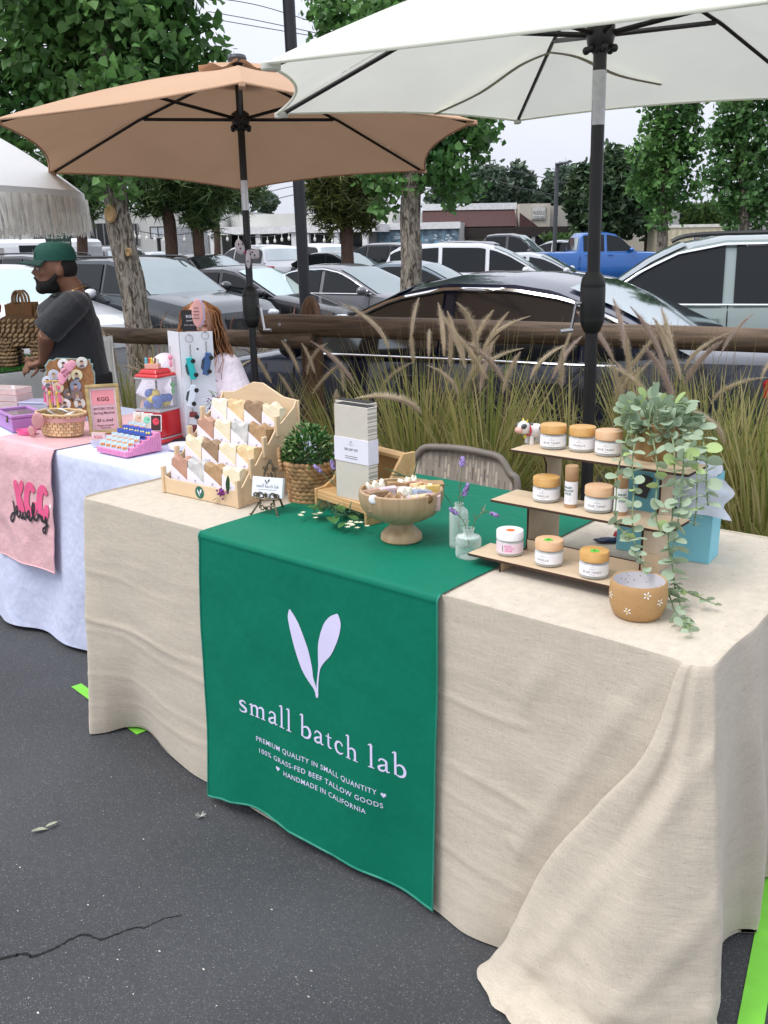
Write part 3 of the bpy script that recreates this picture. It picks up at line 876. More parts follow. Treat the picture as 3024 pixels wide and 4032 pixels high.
for i, (x, y, rx, ry) in enumerate([(975, 415, 45, 35), (1040, 400, 35, 40), (1070, 405, 38, 38), (1118, 400, 15, 40), (1140, 415, 12, 32), (1200, 410, 26, 28), (1222, 400, 18, 34), (575, 438, 18, 14), (1160, 432, 20, 12), (1010, 425, 40, 22)]):
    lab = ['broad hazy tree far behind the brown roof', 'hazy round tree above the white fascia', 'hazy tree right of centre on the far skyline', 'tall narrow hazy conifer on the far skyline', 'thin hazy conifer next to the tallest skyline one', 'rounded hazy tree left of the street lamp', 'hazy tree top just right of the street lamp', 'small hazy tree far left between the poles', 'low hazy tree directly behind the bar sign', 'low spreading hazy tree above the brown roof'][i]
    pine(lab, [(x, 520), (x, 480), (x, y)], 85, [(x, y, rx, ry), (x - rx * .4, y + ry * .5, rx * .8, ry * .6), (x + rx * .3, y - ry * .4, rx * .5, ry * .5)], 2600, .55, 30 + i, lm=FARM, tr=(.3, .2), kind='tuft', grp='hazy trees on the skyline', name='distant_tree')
# ------------------------------------------------------------------ buildings across the lot
def stucco(name, c):
    return mat(name, c, .9, .10, .6, .15, 20)
def wall_frame(dx0, dx1, d0, d1):
    a, b = gp(dx0, d0), gp(dx1, d1)
    ang = math.atan2(b.y - a.y, b.x - a.x)
    L_ = (b - a).length
    def X(dx):                     # position along the wall for a reading dx
        f = (dx - dx0) / (dx1 - dx0)
        lo, hi = 0., 1.
        for _ in range(30):
            mid = (lo + hi) / 2
            p = a.lerp(b, mid); v = V(p.x, p.y, CAM.z) - CAM
            q = 829.5 + 2000 * v.dot(_r2) / v.dot(_f)
            if q < dx: lo = mid
            else: hi = mid
        return lo * L_
    def Zz(dx, dy):
        f = X(dx) / L_
        d = d0 + (d1 - d0) * f
        return hz(dx, dy, d).z
    return a, b, ang, L_, X, Zz
GREYW = stucco('stucco_white', (.50, .50, .47)); CREAM = stucco('stucco_cream', (.52, .48, .40)); DKWIN = mat('dark_opening', (.010, .010, .012), .3); SHUT = mat('shutter_grey', (.33, .34, .35), .6)
FASC = mat('fascia_white', (.70, .70, .70), .7); SHINGLE = mat('roof_shingle', (.075, .035, .033), .9, .3, 30, .5, 60)
def panel(mb, x0, x1, z0, z1, y0, y1, mi=0):
    mb.box(min(x0, x1), max(x0, x1), min(y0, y1), max(y0, y1), min(z0, z1), max(z0, z1), mi=mi)
# white warehouse on the left
a, b, ang, L_, X, Zz = wall_frame(-60, 480, 50, 48)
wh = thing('warehouse', 'white warehouse with dark windows and a roll up shutter behind the pines', 'building', (a.x, a.y, -.2), ang)
h_ = Zz(250, 455) + .2
m = MB(); m.box(0, L_, 0, 18, 0, h_); m.build('wall', GREYW, wh)
m = MB(); m.box(-.1, L_ + .1, -.08, .1, h_ - .02, h_ + .18); m.build('parapet', FASC, wh)
for (x0, x1, y0, y1) in ((198, 245, 483, 530), (282, 302, 483, 530)):
    m = MB(); panel(m, X(x0), X(x1), Zz(x0, y1) + .2, Zz(x0, y0) + .2, -.05, .0); w_ = m.build('window', DKWIN, wh)
    m = MB()
    for k in range(4):
        xx = X(x0) + (X(x1) - X(x0)) * k / 3
        m.box(xx - .03, xx + .03, -.08, -.05, Zz(x0, y1) + .2, Zz(x0, y0) + .2)
    m.build('window_bars', mat('bars_grey', (.18, .18, .18), .6), w_)
m = MB(); z0, z1 = 0, Zz(420, 488) + .2
xa, xb = X(383), X(452)
sh_ = MB(); sh_.box(xa, xb, -.03, 0, z0, z1); sho = sh_.build('shutter', SHUT, wh)
for k in range(26):
    mm = MB(); z = z0 + (z1 - z0) * (k + .5) / 26
    mm.box(xa, xb, -.055, -.03, z - (z1 - z0) / 26 * .38, z + (z1 - z0) / 26 * .38)
    mm.build('slat', SHUT, sho)
# low white building with dark openings and a flat awning
a, b, ang, L_, X, Zz = wall_frame(455, 815, 47, 44)
wb = thing('shop_building', 'low white shop with long flat awning and dark open bays', 'building', (a.x, a.y, -.2), ang)
h_ = Zz(600, 458) + .2
m = MB(); m.box(0, L_, 2.2, 14, 0, h_); m.build('wall', GREYW, wb)
za = Zz(600, 488) + .2
m = MB(); m.box(0, L_, -.2, 2.3, za - .35, za); m.build('awning', FASC, wb)
m = MB(); m.box(0, L_, 2.12, 2.2, 0, za - .36); m.build('bay_shade_panel', DKWIN, wb)  # near-black panel paints the shade inside the open bays
for dx in (462, 560, 637, 665, 728, 790):
    m = MB(); m.box(X(dx) - .12, X(dx) + .12, -.1, .1, 0, za - .35); m.build('column', FASC, wb)
# building with the mural
a, b, ang, L_, X, Zz = wall_frame(795, 993, 46, 45)
mu = thing('mural_building', 'white flat roofed building with a blue patterned mural', 'building', (a.x, a.y, -.2), ang)
zt, zb = Zz(900, 482) + .2, 0
m = MB(); m.box(0, L_, 0, 12, 0, zt); m.build('wall', stucco('stucco_pale', (.45, .45, .43)), mu)
m = MB(); m.box(-.05, L_ + .05, -.25, .0, zt - .28, zt + .02); m.build('fascia', FASC, mu)
m = MB(); m.box(X(815), L_ - .05, -.04, 0, .3, zt - .29); mur = m.build('mural', mat('mural_blue', (.22, .42, .55), .7, .1, 2), mu)
m = MB(); rnd = random.Random(4)
ztm = zt - .30
for k in range(7):      # pale and slate triangles, little scattered dashes
    x0 = X(815) + (L_ - .05 - X(815)) * k / 7; x1 = X(815) + (L_ - .05 - X(815)) * (k + 1) / 7
    pts = [(x0, ztm), (x1, ztm), ((x0 + x1) / 2, ztm - 1.1)] if k % 2 else [(x0, ztm), (x1, ztm), (x1, ztm - .5), (x0, ztm - 1.0)]
    m.prism(pts, -.07, -.041, 'xz')
m.build('mural_shapes', mat('mural_slate', (.16, .24, .30), .7, .5, 4), mur)
m = MB()
for k in range(90):
    x = X(818) + (L_ - .25 - X(818)) * rnd.random(); z = .5 + (ztm - .7) * rnd.random()
    m.box(x, x + .14, -.09, -.072, z, z + .05, rotm(0, 0, 0))
o_ = m.build('mural_marks', mat('mural_pale', (.62, .68, .72), .7), mur); o_['kind'] = 'stuff'
# brown roofed bar with the sign
a, b, ang, L_, X, Zz = wall_frame(915, 1130, 46.5, 46.5)
br = thing('bar_building', 'bar with brown shingle mansard roof and cream parapet signed HUDDLE COCKTAILS', 'building', (a.x, a.y, -.2), ang)
zt = Zz(1000, 452) + .2; ze = Zz(1000, 490) + .2
m = MB(); m.box(0, L_, .9, 12, 0, ze); m.build('wall', CREAM, br)
m = MB(); m.prism([(0, ze), (1.1, zt), (1.3, zt), (1.3, ze)], 0, L_ - .3, 'yz'); m.build('mansard_roof', SHINGLE, br)
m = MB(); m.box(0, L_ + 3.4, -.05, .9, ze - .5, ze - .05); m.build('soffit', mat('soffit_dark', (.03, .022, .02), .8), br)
m = MB(); m.box(0, L_ - .2, 1.0, 1.4, zt, zt + .3); m.build('fascia', FASC, br)
X2 = lambda dx: X(1129) * (dx - 915) / (1129 - 915)
xp0, xp1 = X2(1122), X2(1188); zp = Zz(1100, 440) + .2
m = MB(); m.box(xp0, xp1, .2, 12, ze - .06, zp); m.build('parapet_wall', CREAM, br)
m = MB(); m.prism([(xp0, ze - .05), (xp0 + .9, ze - .05), (xp0, zt - .2)], .05, .21, 'xz'); m.build('roof_slope', SHINGLE, br)
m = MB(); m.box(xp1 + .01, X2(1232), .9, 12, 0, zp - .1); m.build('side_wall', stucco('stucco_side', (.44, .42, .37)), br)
m = MB(); m.box(xp0, xp1, .1, 3, 0, ze - .55); m.build('shopfront', DKWIN, br)
for dx in (1126, 1152, 1186):
    m = MB(); m.box(X2(dx) - .08, X2(dx) + .08, .02, .1, 0, ze - .5); m.build('window_post', FASC, br)
m = MB(); m.box(X2(1194), X2(1228), .82, .9, .2, ze - .3); m.build('side_window', mat('side_glass', (.03, .05, .06), .2), br)
sx0, sx1, sz0, sz1 = X2(1147), X2(1178), Zz(1129, 475) + .2, Zz(1129, 446) + .2
m = MB(); m.box(sx0, sx1, .12, .2, sz0, sz1); sg_ = m.build('sign', mat('sign_grey', (.42, .41, .39), .8), br)
m = MB(); m.box(sx0 + .05, sx1 - .05, .10, .12, sz0 + .05, sz1 - .05); m.build('sign_panel', mat('sign_white', (.62, .61, .58), .8), sg_)
cx = (sx0 + sx1) / 2; hh = sz1 - sz0
for s, zz, sz, off in (('THE', .80, .10, .0), ('HUDDLE', .50, .30, .012), ('COCKTAILS', .17, .19, .02)):
    v, f = text(s, 1, off)
    wd = max(p[0] for p in v) - min(p[0] for p in v)
    sc = min((sx1 - sx0) * (.80 if s != 'THE' else .25) / wd, 9)
    m = MB(); m.add([(cx + p[0] * sc, .095, sz0 + hh * zz + p[1] * hh * sz * 1.25) for p in v], f)
    m.build('lettering', mat('sign_ink' if s != 'THE' else 'sign_faded', (.16, .15, .14) if s != 'THE' else (.5, .49, .47), .8), sg_)
# wall and building at the right
a, b, ang, L_, X, Zz = wall_frame(1225, 1420, 48, 47)
rb = thing('garden_wall', 'long plain cream wall behind the dark conifers', 'wall', (a.x, a.y, -.2), ang)
m = MB(); m.box(0, L_, 0, .3, 0, Zz(1300, 488) + .2); m.build('wall', CREAM, rb)
m = MB(); m.box(-.05, L_ + .05, -.06, .36, Zz(1300, 488) + .2, Zz(1300, 488) + .3); m.build('coping', stucco('coping', (.45, .42, .36)), rb)
a, b, ang, L_, X, Zz = wall_frame(1470, 1720, 62, 62)
rb = thing('flat_building', 'grey flat roofed building with a thin roof ladder behind the right trees', 'building', (a.x, a.y, -.2), ang)
h_ = Zz(1520, 440) + .2
m = MB(); m.box(0, L_, 0, 10, 0, h_); m.build('wall', stucco('stucco_grey', (.30, .30, .29)), rb)
m = MB(); m.box(-.1, L_, -.1, 0, h_ - .1, h_ + .1); m.build('fascia', FASC, rb)
for q in (0, .45):
    m = MB(); m.tube([(X(1522) + q, -.2, h_ - 1), (X(1526) + q, .0, h_ + .5)], .03, 5); m.build('ladder_rail', FASC, rb)
a, b, ang, L_, X, Zz = wall_frame(1432, 1580, 40, 40)
ct = thing('shipping_container', 'cream ribbed shipping container beneath the right hand hedge', 'container', (a.x, a.y, -.2), ang)
h_ = Zz(1500, 490) + .2
CONT = mat('container_cream', (.60, .54, .38), .6)
m = MB(); m.box(0, L_, 0, 2.4, 0, h_); cb = m.build('shell', CONT, ct)
for k in range(int(L_ / .28)):
    mm = MB(); mm.box(k * .28 + .05, k * .28 + .19, -.05, 0, .15, h_ - .15); mm.build('rib', CONT, cb)
m = MB(); m.box(0, L_, -.06, 2.45, h_ - .02, h_ + .1); m.build('top_rail', mat('container_white', (.72, .70, .62), .6), ct)
v, f = text('DSN', 1, .02); m = MB(); m.add([(X(1515) + p[0] * .35, -.062, h_ * .80 + p[1] * .35) for p in v], f); m.build('lettering', mat('container_ink', (.07, .09, .2), .7), ct)
def hedge(label, dx0, dx1, ytop, d, seed, z0=-.2, n=2600, s=.3, lm=None):
    a, b, ang, L_, X, Zz = wall_frame(dx0, dx1, d, d)
    t = thing('hedge', label, 'hedge', (a.x, a.y, z0), ang, 'clipped hedges')
    h_ = Zz((dx0 + dx1) / 2, ytop) - z0
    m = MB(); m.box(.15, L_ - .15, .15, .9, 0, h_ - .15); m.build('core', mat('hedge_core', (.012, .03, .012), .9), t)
    rnd = random.Random(seed); m = MB()
    for i in range(n):
        x = rnd.random() * L_; z = rnd.random() ** .8 * h_; y = .1 * rnd.random()
        if rnd.random() < .25: z = h_ + rnd.gauss(0, .08); y = rnd.random()
        vs, fs = leaf_shape(rnd, s * (.6 + .6 * rnd.random()), 'tuft')
        m.add(vs, fs, Matrix.Translation((x, y, z)) @ Euler((rnd.gauss(.8, .6), rnd.gauss(0, .6), rnd.random() * 6.3)).to_matrix().to_4x4())
    o = m.build('foliage', lm or leafmat('hedge_leaf', (.035, .075, .02), (.09, .16, .04), .15), t); o['kind'] = 'stuff'
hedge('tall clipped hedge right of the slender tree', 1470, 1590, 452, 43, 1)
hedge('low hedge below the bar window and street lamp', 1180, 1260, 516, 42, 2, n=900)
# ------------------------------------------------------------------ poles, lamp, sign, hoop, wires
b = gp(659, 9.6, -.3)
lp = thing('lamp_post', 'tall black steel lamp post standing behind the log fence', 'lamp post', (b.x, b.y, -.3))
m = MB(); tp_ = hz(620, -60, 9.6)
m.tube([(0, 0, 0), (tp_.x - b.x, tp_.y - b.y, tp_.z + .3)], .058, 20); m.build('shaft', mat('post_black', (.012, .013, .018), .45), lp, smooth=40)
m = MB(); m.box(-.14, .14, -.14, .14, 0, .03); m.build('base_plate', PLA, lp)
b = gp(1198, 40, -.2); t_ = hz(1205, 352, 40)
sl = thing('street_lamp', 'slim dark street lamp with a short upswept arm in front of the bar', 'street lamp', (b.x, b.y, -.2))
m = MB(); m.tube([(0, 0, 0), (0, 0, t_.z + .2)], .09, 10); m.build('shaft', mat('lamp_grey', (.06, .065, .07), .5), sl, smooth=40)
e_ = hz(1231, 349, 38.5) - V(b.x, b.y, -.2)
m = MB(); m.tube([V(0, 0, t_.z + .15), e_ * 1.0], .10, 4, flat=.6); m.build('arm', mat('lamp_grey', (.06, .065, .07), .5), sl)
m = MB(); m.tube([e_ * 1.0 - (e_ - V(0, 0, t_.z + .15)).normalized() * .55, e_ + V(0, 0, .0)], .13, 4, flat=.5); m.build('lamp_head', mat('lamp_pale', (.25, .26, .27), .4), sl)
b = gp(128, 12.5, -.3)
ps = thing('parking_sign', 'dark green private parking sign behind the green cap', 'sign', (b.x, b.y, -.3), YAW)
z0, z1 = hz(128, 540, 12.5).z + .3, hz(128, 478, 12.5).z + .3
m = MB(); m.box(-.02, .02, .01, .05, 0, z1 + .1); m.build('post', PLA, ps)
m = MB(); m.box(-.17, .16, -.01, .01, z0, z1); sp = m.build('panel', mat('sign_green', (.016, .045, .030), .5), ps, bevel=.004)
for i, s in enumerate(('Private Parking', 'Unauthorized Vehicles', 'will be Towed', 'No Overnight Parking')):
    v, f = text(s, 1, .01, 'LEFT'); sc = .30 / max(p[0] for p in v)
    sc = min(sc, .038)
    m = MB(); m.add([(-.155 + p[0] * sc, -.013, z1 - .075 - i * .062 + p[1] * sc) for p in v], f); m.build('lettering', mat('sign_letter', (.62, .64, .60), .6), sp)
b = gp(344, 44, -.2)
bh = thing('basketball_hoop', 'portable basketball hoop with clear backboard before the warehouse', 'basketball hoop', (b.x, b.y, -.2), YAW)
k = 44 / 2000
zt, zb_ = hz(350, 490, 44).z + .2, hz(350, 515, 44).z + .2
m = MB(); m.tube([(-.1, .4, 0), (-.1, .4, zb_ + .1)], .09, 8); m.tube([(-.1, .4, zb_), (.15, .05, zb_ + .3)], .05, 6); m.build('post', PLA, bh)
m = MB(); m.box(-.35, .62, -.03, .0, zb_, zt); m.build('backboard', glass('hoop_glass', (.8, .83, .84), .1, .6), bh)
m = MB()
for p in (((-.35, zb_), (.62, zb_)), ((-.35, zt), (.62, zt)), ((-.35, zb_), (-.35, zt)), ((.62, zb_), (.62, zt)), ((0, zb_ + .1), (0, zb_ + .5)), ((.35, zb_ + .1), (.35, zb_ + .5)), ((0, zb_ + .5), (.35, zb_ + .5))):
    m.tube([(p[0][0], -.04, p[0][1]), (p[1][0], -.04, p[1][1])], .025, 5)
m.build('frame', PLA, bh)
m = MB(); m.lathe([(.22, 0), (.20, -.15), (.13, -.45)], 12, (.45, -.3, zb_ + .1), cap=False); m.build('net', mat('net_white', (.7, .7, .7), .8), bh)
m = MB(); m.tube([(.45 + .23 * math.cos(t * PI / 8), -.3 + .23 * math.sin(t * PI / 8), zb_ + .1) for t in range(17)], .015, 5); m.build('rim', PLA, bh)
def cable(label, pts, r, name='overhead_wire', grp='overhead wires'):
    m = MB(); m.tube(cat(pts, 8), r, 5)
    return tag(m.build(name, mat('wire', (.04, .04, .045), .6)), label, 'wire', grp)
for i, (p0, p1, p2, d, lb) in enumerate([((450, -6), (560, 12), (700, 55), 30, 'uppermost of the thin wires crossing the sky left of the lamp post'), ((450, 25), (560, 45), (700, 75), 30, 'middle thin wire crossing the sky left of the lamp post'), ((455, 40), (570, 60), (720, 85), 30, 'lowest thin wire crossing the sky left of the lamp post'),
        ((1050, 380), (1110, 402), (1235, 430), 60, 'thick cable sagging across the sky above the bar sign'), ((1050, 355), (1120, 372), (1240, 398), 60, 'thin upper wire in the sky above the bar'), ((560, 420), (620, 405), (680, 395), 50, 'wire passing behind the lamp post below the tan canopy'), ((560, 440), (620, 424), (680, 412), 50, 'lower wire behind the lamp post below the tan canopy')]):
    cable(lb, [hz(*p0, d), hz(*p1, d), hz(*p2, d)], .028 if i == 3 else .012 * d / 30)
def bulbs(label, pts, d, n):
    P = cat([hz(x, y, d) for x, y in pts], 10)
    t = thing('string_lights', label, 'string lights', P[0], 0, 'festoon lights strung across the lot')
    m = MB(); m.tube([p - P[0] for p in P], .018, 4); m.build('cable', PLA, t)
    m = MB()
    for k in range(n):
        p = P[int(k * (len(P) - 1) / (n - 1))] - P[0]
        m.tube([p, p + V(0, 0, -.14)], .02, 4); m.ell((p.x, p.y, p.z - .22), (.06, .06, .09), 6, 5)
    o = m.build('bulb_row', mat('bulb_white', (.75, .74, .68), .3), t); o['kind'] = 'stuff'
bulbs('festoon lights hanging in front of the warehouse shutter', [(290, 498), (370, 508), (455, 495)], 40, 10)
bulbs('festoon lights hanging below the flat white awning', [(455, 500), (560, 512), (640, 502), (730, 512)], 40, 16)
cp = gp(20, 30, -.2)
rv = thing('camper_van', 'white camper van with a grey door far left beneath the fringe', 'van', (cp.x, cp.y, -.2), YAW)
m = MB(); m.box(-2.5, 2.3, 0, 2.2, .5, hz(60, 516, 30).z + .2); m.build('body', WHT, rv, bevel=.25, seg=3)
m = MB(); m.box(-1.0, -.2, -.02, .0, .7, hz(60, 520, 30).z); m.build('door', mat('door_grey', (.35, .34, .33), .6), rv)
m = MB(); m.box(.3, 1.6, -.02, 0, hz(60, 545, 30).z + .2, hz(60, 530, 30).z + .2); m.build('window', GLS, rv)
m = MB(); m.box(.6, 1.8, .4, 1.6, hz(60, 516, 30).z + .19, hz(60, 508, 30).z + .2); m.build('roof_box', PLA, rv, bevel=.05)
for wx in (-1.6, 1.4):
    m = MB(); m.lathe([(.2, -.1), (.33, -.1), (.33, .1), (.2, .1)], 16, M=rotm(PI / 2, 0, 0, (wx, .1, .33))); m.build('wheel', TYRE, rv)
# ------------------------------------------------------------------ ground of the stalls
def asphalt_mat():
    N = NT('asphalt')
    t = N.n('TexCoord')
    nz = N.n('TexNoise', Scale=1.3, Detail=6)
    N.l(t.outputs['Object'], nz.inputs['Vector'])
    r = N.n('ValToRGB')
    r.color_ramp.elements[0].position = .3; r.color_ramp.elements[1].position = .72
    r.color_ramp.elements[0].color = (.036, .038, .042, 1); r.color_ramp.elements[1].color = (.066, .068, .073, 1)
    N.l(nz.outputs['Fac'], r.inputs[0])
    fine = N.n('TexNoise', Scale=420, Detail=2)
    N.l(t.outputs['Object'], fine.inputs['Vector'])
    last = r.outputs[0]
    for sc, thr, cc in ((170, .21, (.24, .24, .24, 1)), (85, .085, (.42, .41, .38, 1)), (260, .32, (.16, .16, .165, 1)), (330, .34, (.012, .012, .013, 1))):
        mp = N.n('Mapping')
        mp.inputs['Scale'].default_value = (1, 1.5, 1); mp.inputs['Rotation'].default_value = (0, 0, sc)
        N.l(t.outputs['Object'], mp.inputs[0])
        wn = N.n('TexNoise', Scale=sc * .8, Detail=2)
        N.l(mp.outputs[0], wn.inputs['Vector'])
        ad = N.n('MixRGB'); ad.inputs[0].default_value = .012
        N.l(mp.outputs[0], ad.inputs[1]); N.l(wn.outputs['Color'], ad.inputs[2])
        vo = N.n('TexVoronoi', Scale=sc); vo.inputs['Randomness'].default_value = 1
        N.l(ad.outputs[0], vo.inputs['Vector'])
        lt = N.n('Math', operation='LESS_THAN'); lt.inputs[1].default_value = thr
        N.l(vo.outputs['Distance'], lt.inputs[0])
        sep = N.n('SeparateColor'); N.l(vo.outputs['Color'], sep.inputs[0])
        l2 = N.n('Math', operation='LESS_THAN'); l2.inputs[1].default_value = .30
        N.l(sep.outputs[0], l2.inputs[0])
        mu = N.n('Math', operation='MULTIPLY'); N.l(lt.outputs[0], mu.inputs[0]); N.l(l2.outputs[0], mu.inputs[1])
        mx = N.n('MixRGB'); N.l(mu.outputs[0], mx.inputs[0]); N.l(last, mx.inputs[1]); mx.inputs[2].default_value = cc
        last = mx.outputs[0]
    N.l(last, N.b.inputs['Base Color'])
    N.b.inputs['Roughness'].default_value = .82
    bm = N.n('Bump', Strength=.5, Distance=.004)
    N.l(fine.outputs['Fac'], bm.inputs['Height'])
    N.l(bm.outputs[0], N.b.inputs['Normal'])
    return N.m
ASPH = asphalt_mat()
m = MB(); m.poly([(-400, -60, 0), (300, -60, 0), (300, 600, 0), (-400, 600, 0)])
tag(m.build('ground', ASPH), kind='structure')

# ------------------------------------------------------------------ tablecloth weave
def linen(name, c, thread=.10, dark=(.35, .28, .21), crease=.5):
    N = NT(name)
    t = N.n('TexCoord')
    outs = []
    for sc in ((40, 40, 700), (700, 700, 40), (700, 40, 700)):
        mp = N.n('Mapping'); mp.inputs['Scale'].default_value = sc
        N.l(t.outputs['Object'], mp.inputs[0])
        nz = N.n('TexNoise', Scale=1, Detail=2); N.l(mp.outputs[0], nz.inputs['Vector'])
        outs.append(nz)
    ad = N.n('Math', operation='ADD'); N.l(outs[0].outputs['Fac'], ad.inputs[0]); N.l(outs[1].outputs['Fac'], ad.inputs[1])
    ad2 = N.n('Math', operation='ADD'); N.l(ad.outputs[0], ad2.inputs[0]); N.l(outs[2].outputs['Fac'], ad2.inputs[1])
    mr = N.n('MapRange'); mr.inputs['From Min'].default_value = 1.15; mr.inputs['From Max'].default_value = 1.85
    N.l(ad2.outputs[0], mr.inputs[0])
    r = N.n('ValToRGB')
    c = col(c)
    r.color_ramp.elements[0].color = (*[x * (1 - thread * 1.6) for x in c], 1)
    r.color_ramp.elements[1].color = (*[min(1, x * (1 + thread)) for x in c], 1)
    N.l(mr.outputs[0], r.inputs[0])
    mp = N.n('Mapping'); mp.inputs['Scale'].default_value = (90, 90, 260); N.l(t.outputs['Object'], mp.inputs[0])
    vn = N.n('TexNoise', Scale=1, Detail=1); N.l(mp.outputs[0], vn.inputs['Vector'])
    gt = N.n('MapRange'); gt.inputs['From Min'].default_value = .69; gt.inputs['From Max'].default_value = .76
    N.l(vn.outputs['Fac'], gt.inputs[0])
    mx = N.n('MixRGB'); mx.inputs[2].default_value = (*dark, 1)
    mm = N.n('Math', operation='MULTIPLY'); mm.inputs[1].default_value = .45; N.l(gt.outputs[0], mm.inputs[0])
    N.l(mm.outputs[0], mx.inputs[0]); N.l(r.outputs[0], mx.inputs[1])
    big = N.n('TexNoise', Scale=5, Detail=3); N.l(t.outputs['Object'], big.inputs['Vector'])
    mx2 = N.n('MixRGB', blend_type='MULTIPLY'); mx2.inputs[0].default_value = 1
    rb = N.n('ValToRGB'); rb.color_ramp.elements[0].color = (.93, .93, .94, 1); rb.color_ramp.elements[1].color = (1, 1, 1, 1)
    N.l(big.outputs['Fac'], rb.inputs[0]); N.l(mx.outputs[0], mx2.inputs[1]); N.l(rb.outputs[0], mx2.inputs[2])
    N.l(mx2.outputs[0], N.b.inputs['Base Color'])
    N.b.inputs['Roughness'].default_value = .9
    N.b.inputs['Specular IOR Level'].default_value = .15
    N.b.inputs['Sheen Weight'].default_value = .15
    b1 = N.n('Bump', Strength=.25, Distance=.002); N.l(ad2.outputs[0], b1.inputs['Height'])
    # soft creases
    mp3 = N.n('Mapping'); mp3.inputs['Scale'].default_value = (2.2, 2.2, 7); N.l(t.outputs['Object'], mp3.inputs[0])
    cn = N.n('TexNoise', Scale=1.6, Detail=4, Roughness=.62); N.l(mp3.outputs[0], cn.inputs['Vector'])
    b2 = N.n('Bump', Strength=crease, Distance=.02); N.l(cn.outputs['Fac'], b2.inputs['Height']); N.l(b1.outputs[0], b2.inputs['Normal'])
    N.l(b2.outputs[0], N.b.inputs['Normal'])
    return N.m
LINEN = linen('oatmeal_linen', (.60, .53, .425), .08, crease=.22)
TOP = .755

def patch(cols, nu, nv, wr=None):
    """control net: columns of Vectors -> MB grid through them"""
    fine = [cat(c, nv) for c in cols]
    rows = []
    for j in range(len(fine[0])):
        rows.append(cat([f[j] for f in fine], nu))
    W = len(rows[0]); H = len(rows)
    mb = MB()
    vs = []
    for j in range(H):
        for i in range(W):
            p = rows[j][i]
            if wr:
                p = wr(p, i / (W - 1), j / (H - 1))
            vs.append(p)
    fs = [(j * W + i, (j + 1) * W + i, (j + 1) * W + i + 1, j * W + i + 1) for j in range(H - 1) for i in range(W - 1)]
    mb.add(vs, fs)
    return mb, rows
def folding_table(label, x0, x1, y0, y1, group):
    t = thing('folding_table', label, 'table', ((x0 + x1) / 2, (y0 + y1) / 2, 0), 0, group)
    hx, hy = (x1 - x0) / 2 - .01, (y1 - y0) / 2 - .01
    m = MB(); m.box(-hx, hx, -hy, hy, .705, .745); m.build('table_top', mat('plastic_white', '#cfcdc8', .5), t, bevel=.01)
    for sx in (-1, 1):
        for sy in (-1, 1):
            m = MB(); m.tube([(sx * (hx - .2), sy * (hy - .06), .705), (sx * (hx - .2), sy * (hy - .06), 0)], .014)
            m.build('leg', mat('steel_grey', '#77797c', .4, metal=.6), t)
    return t
folding_table('long folding table under the oatmeal linen cloth', 0, 1.83, 0, .765, 'folding tables under cloths')

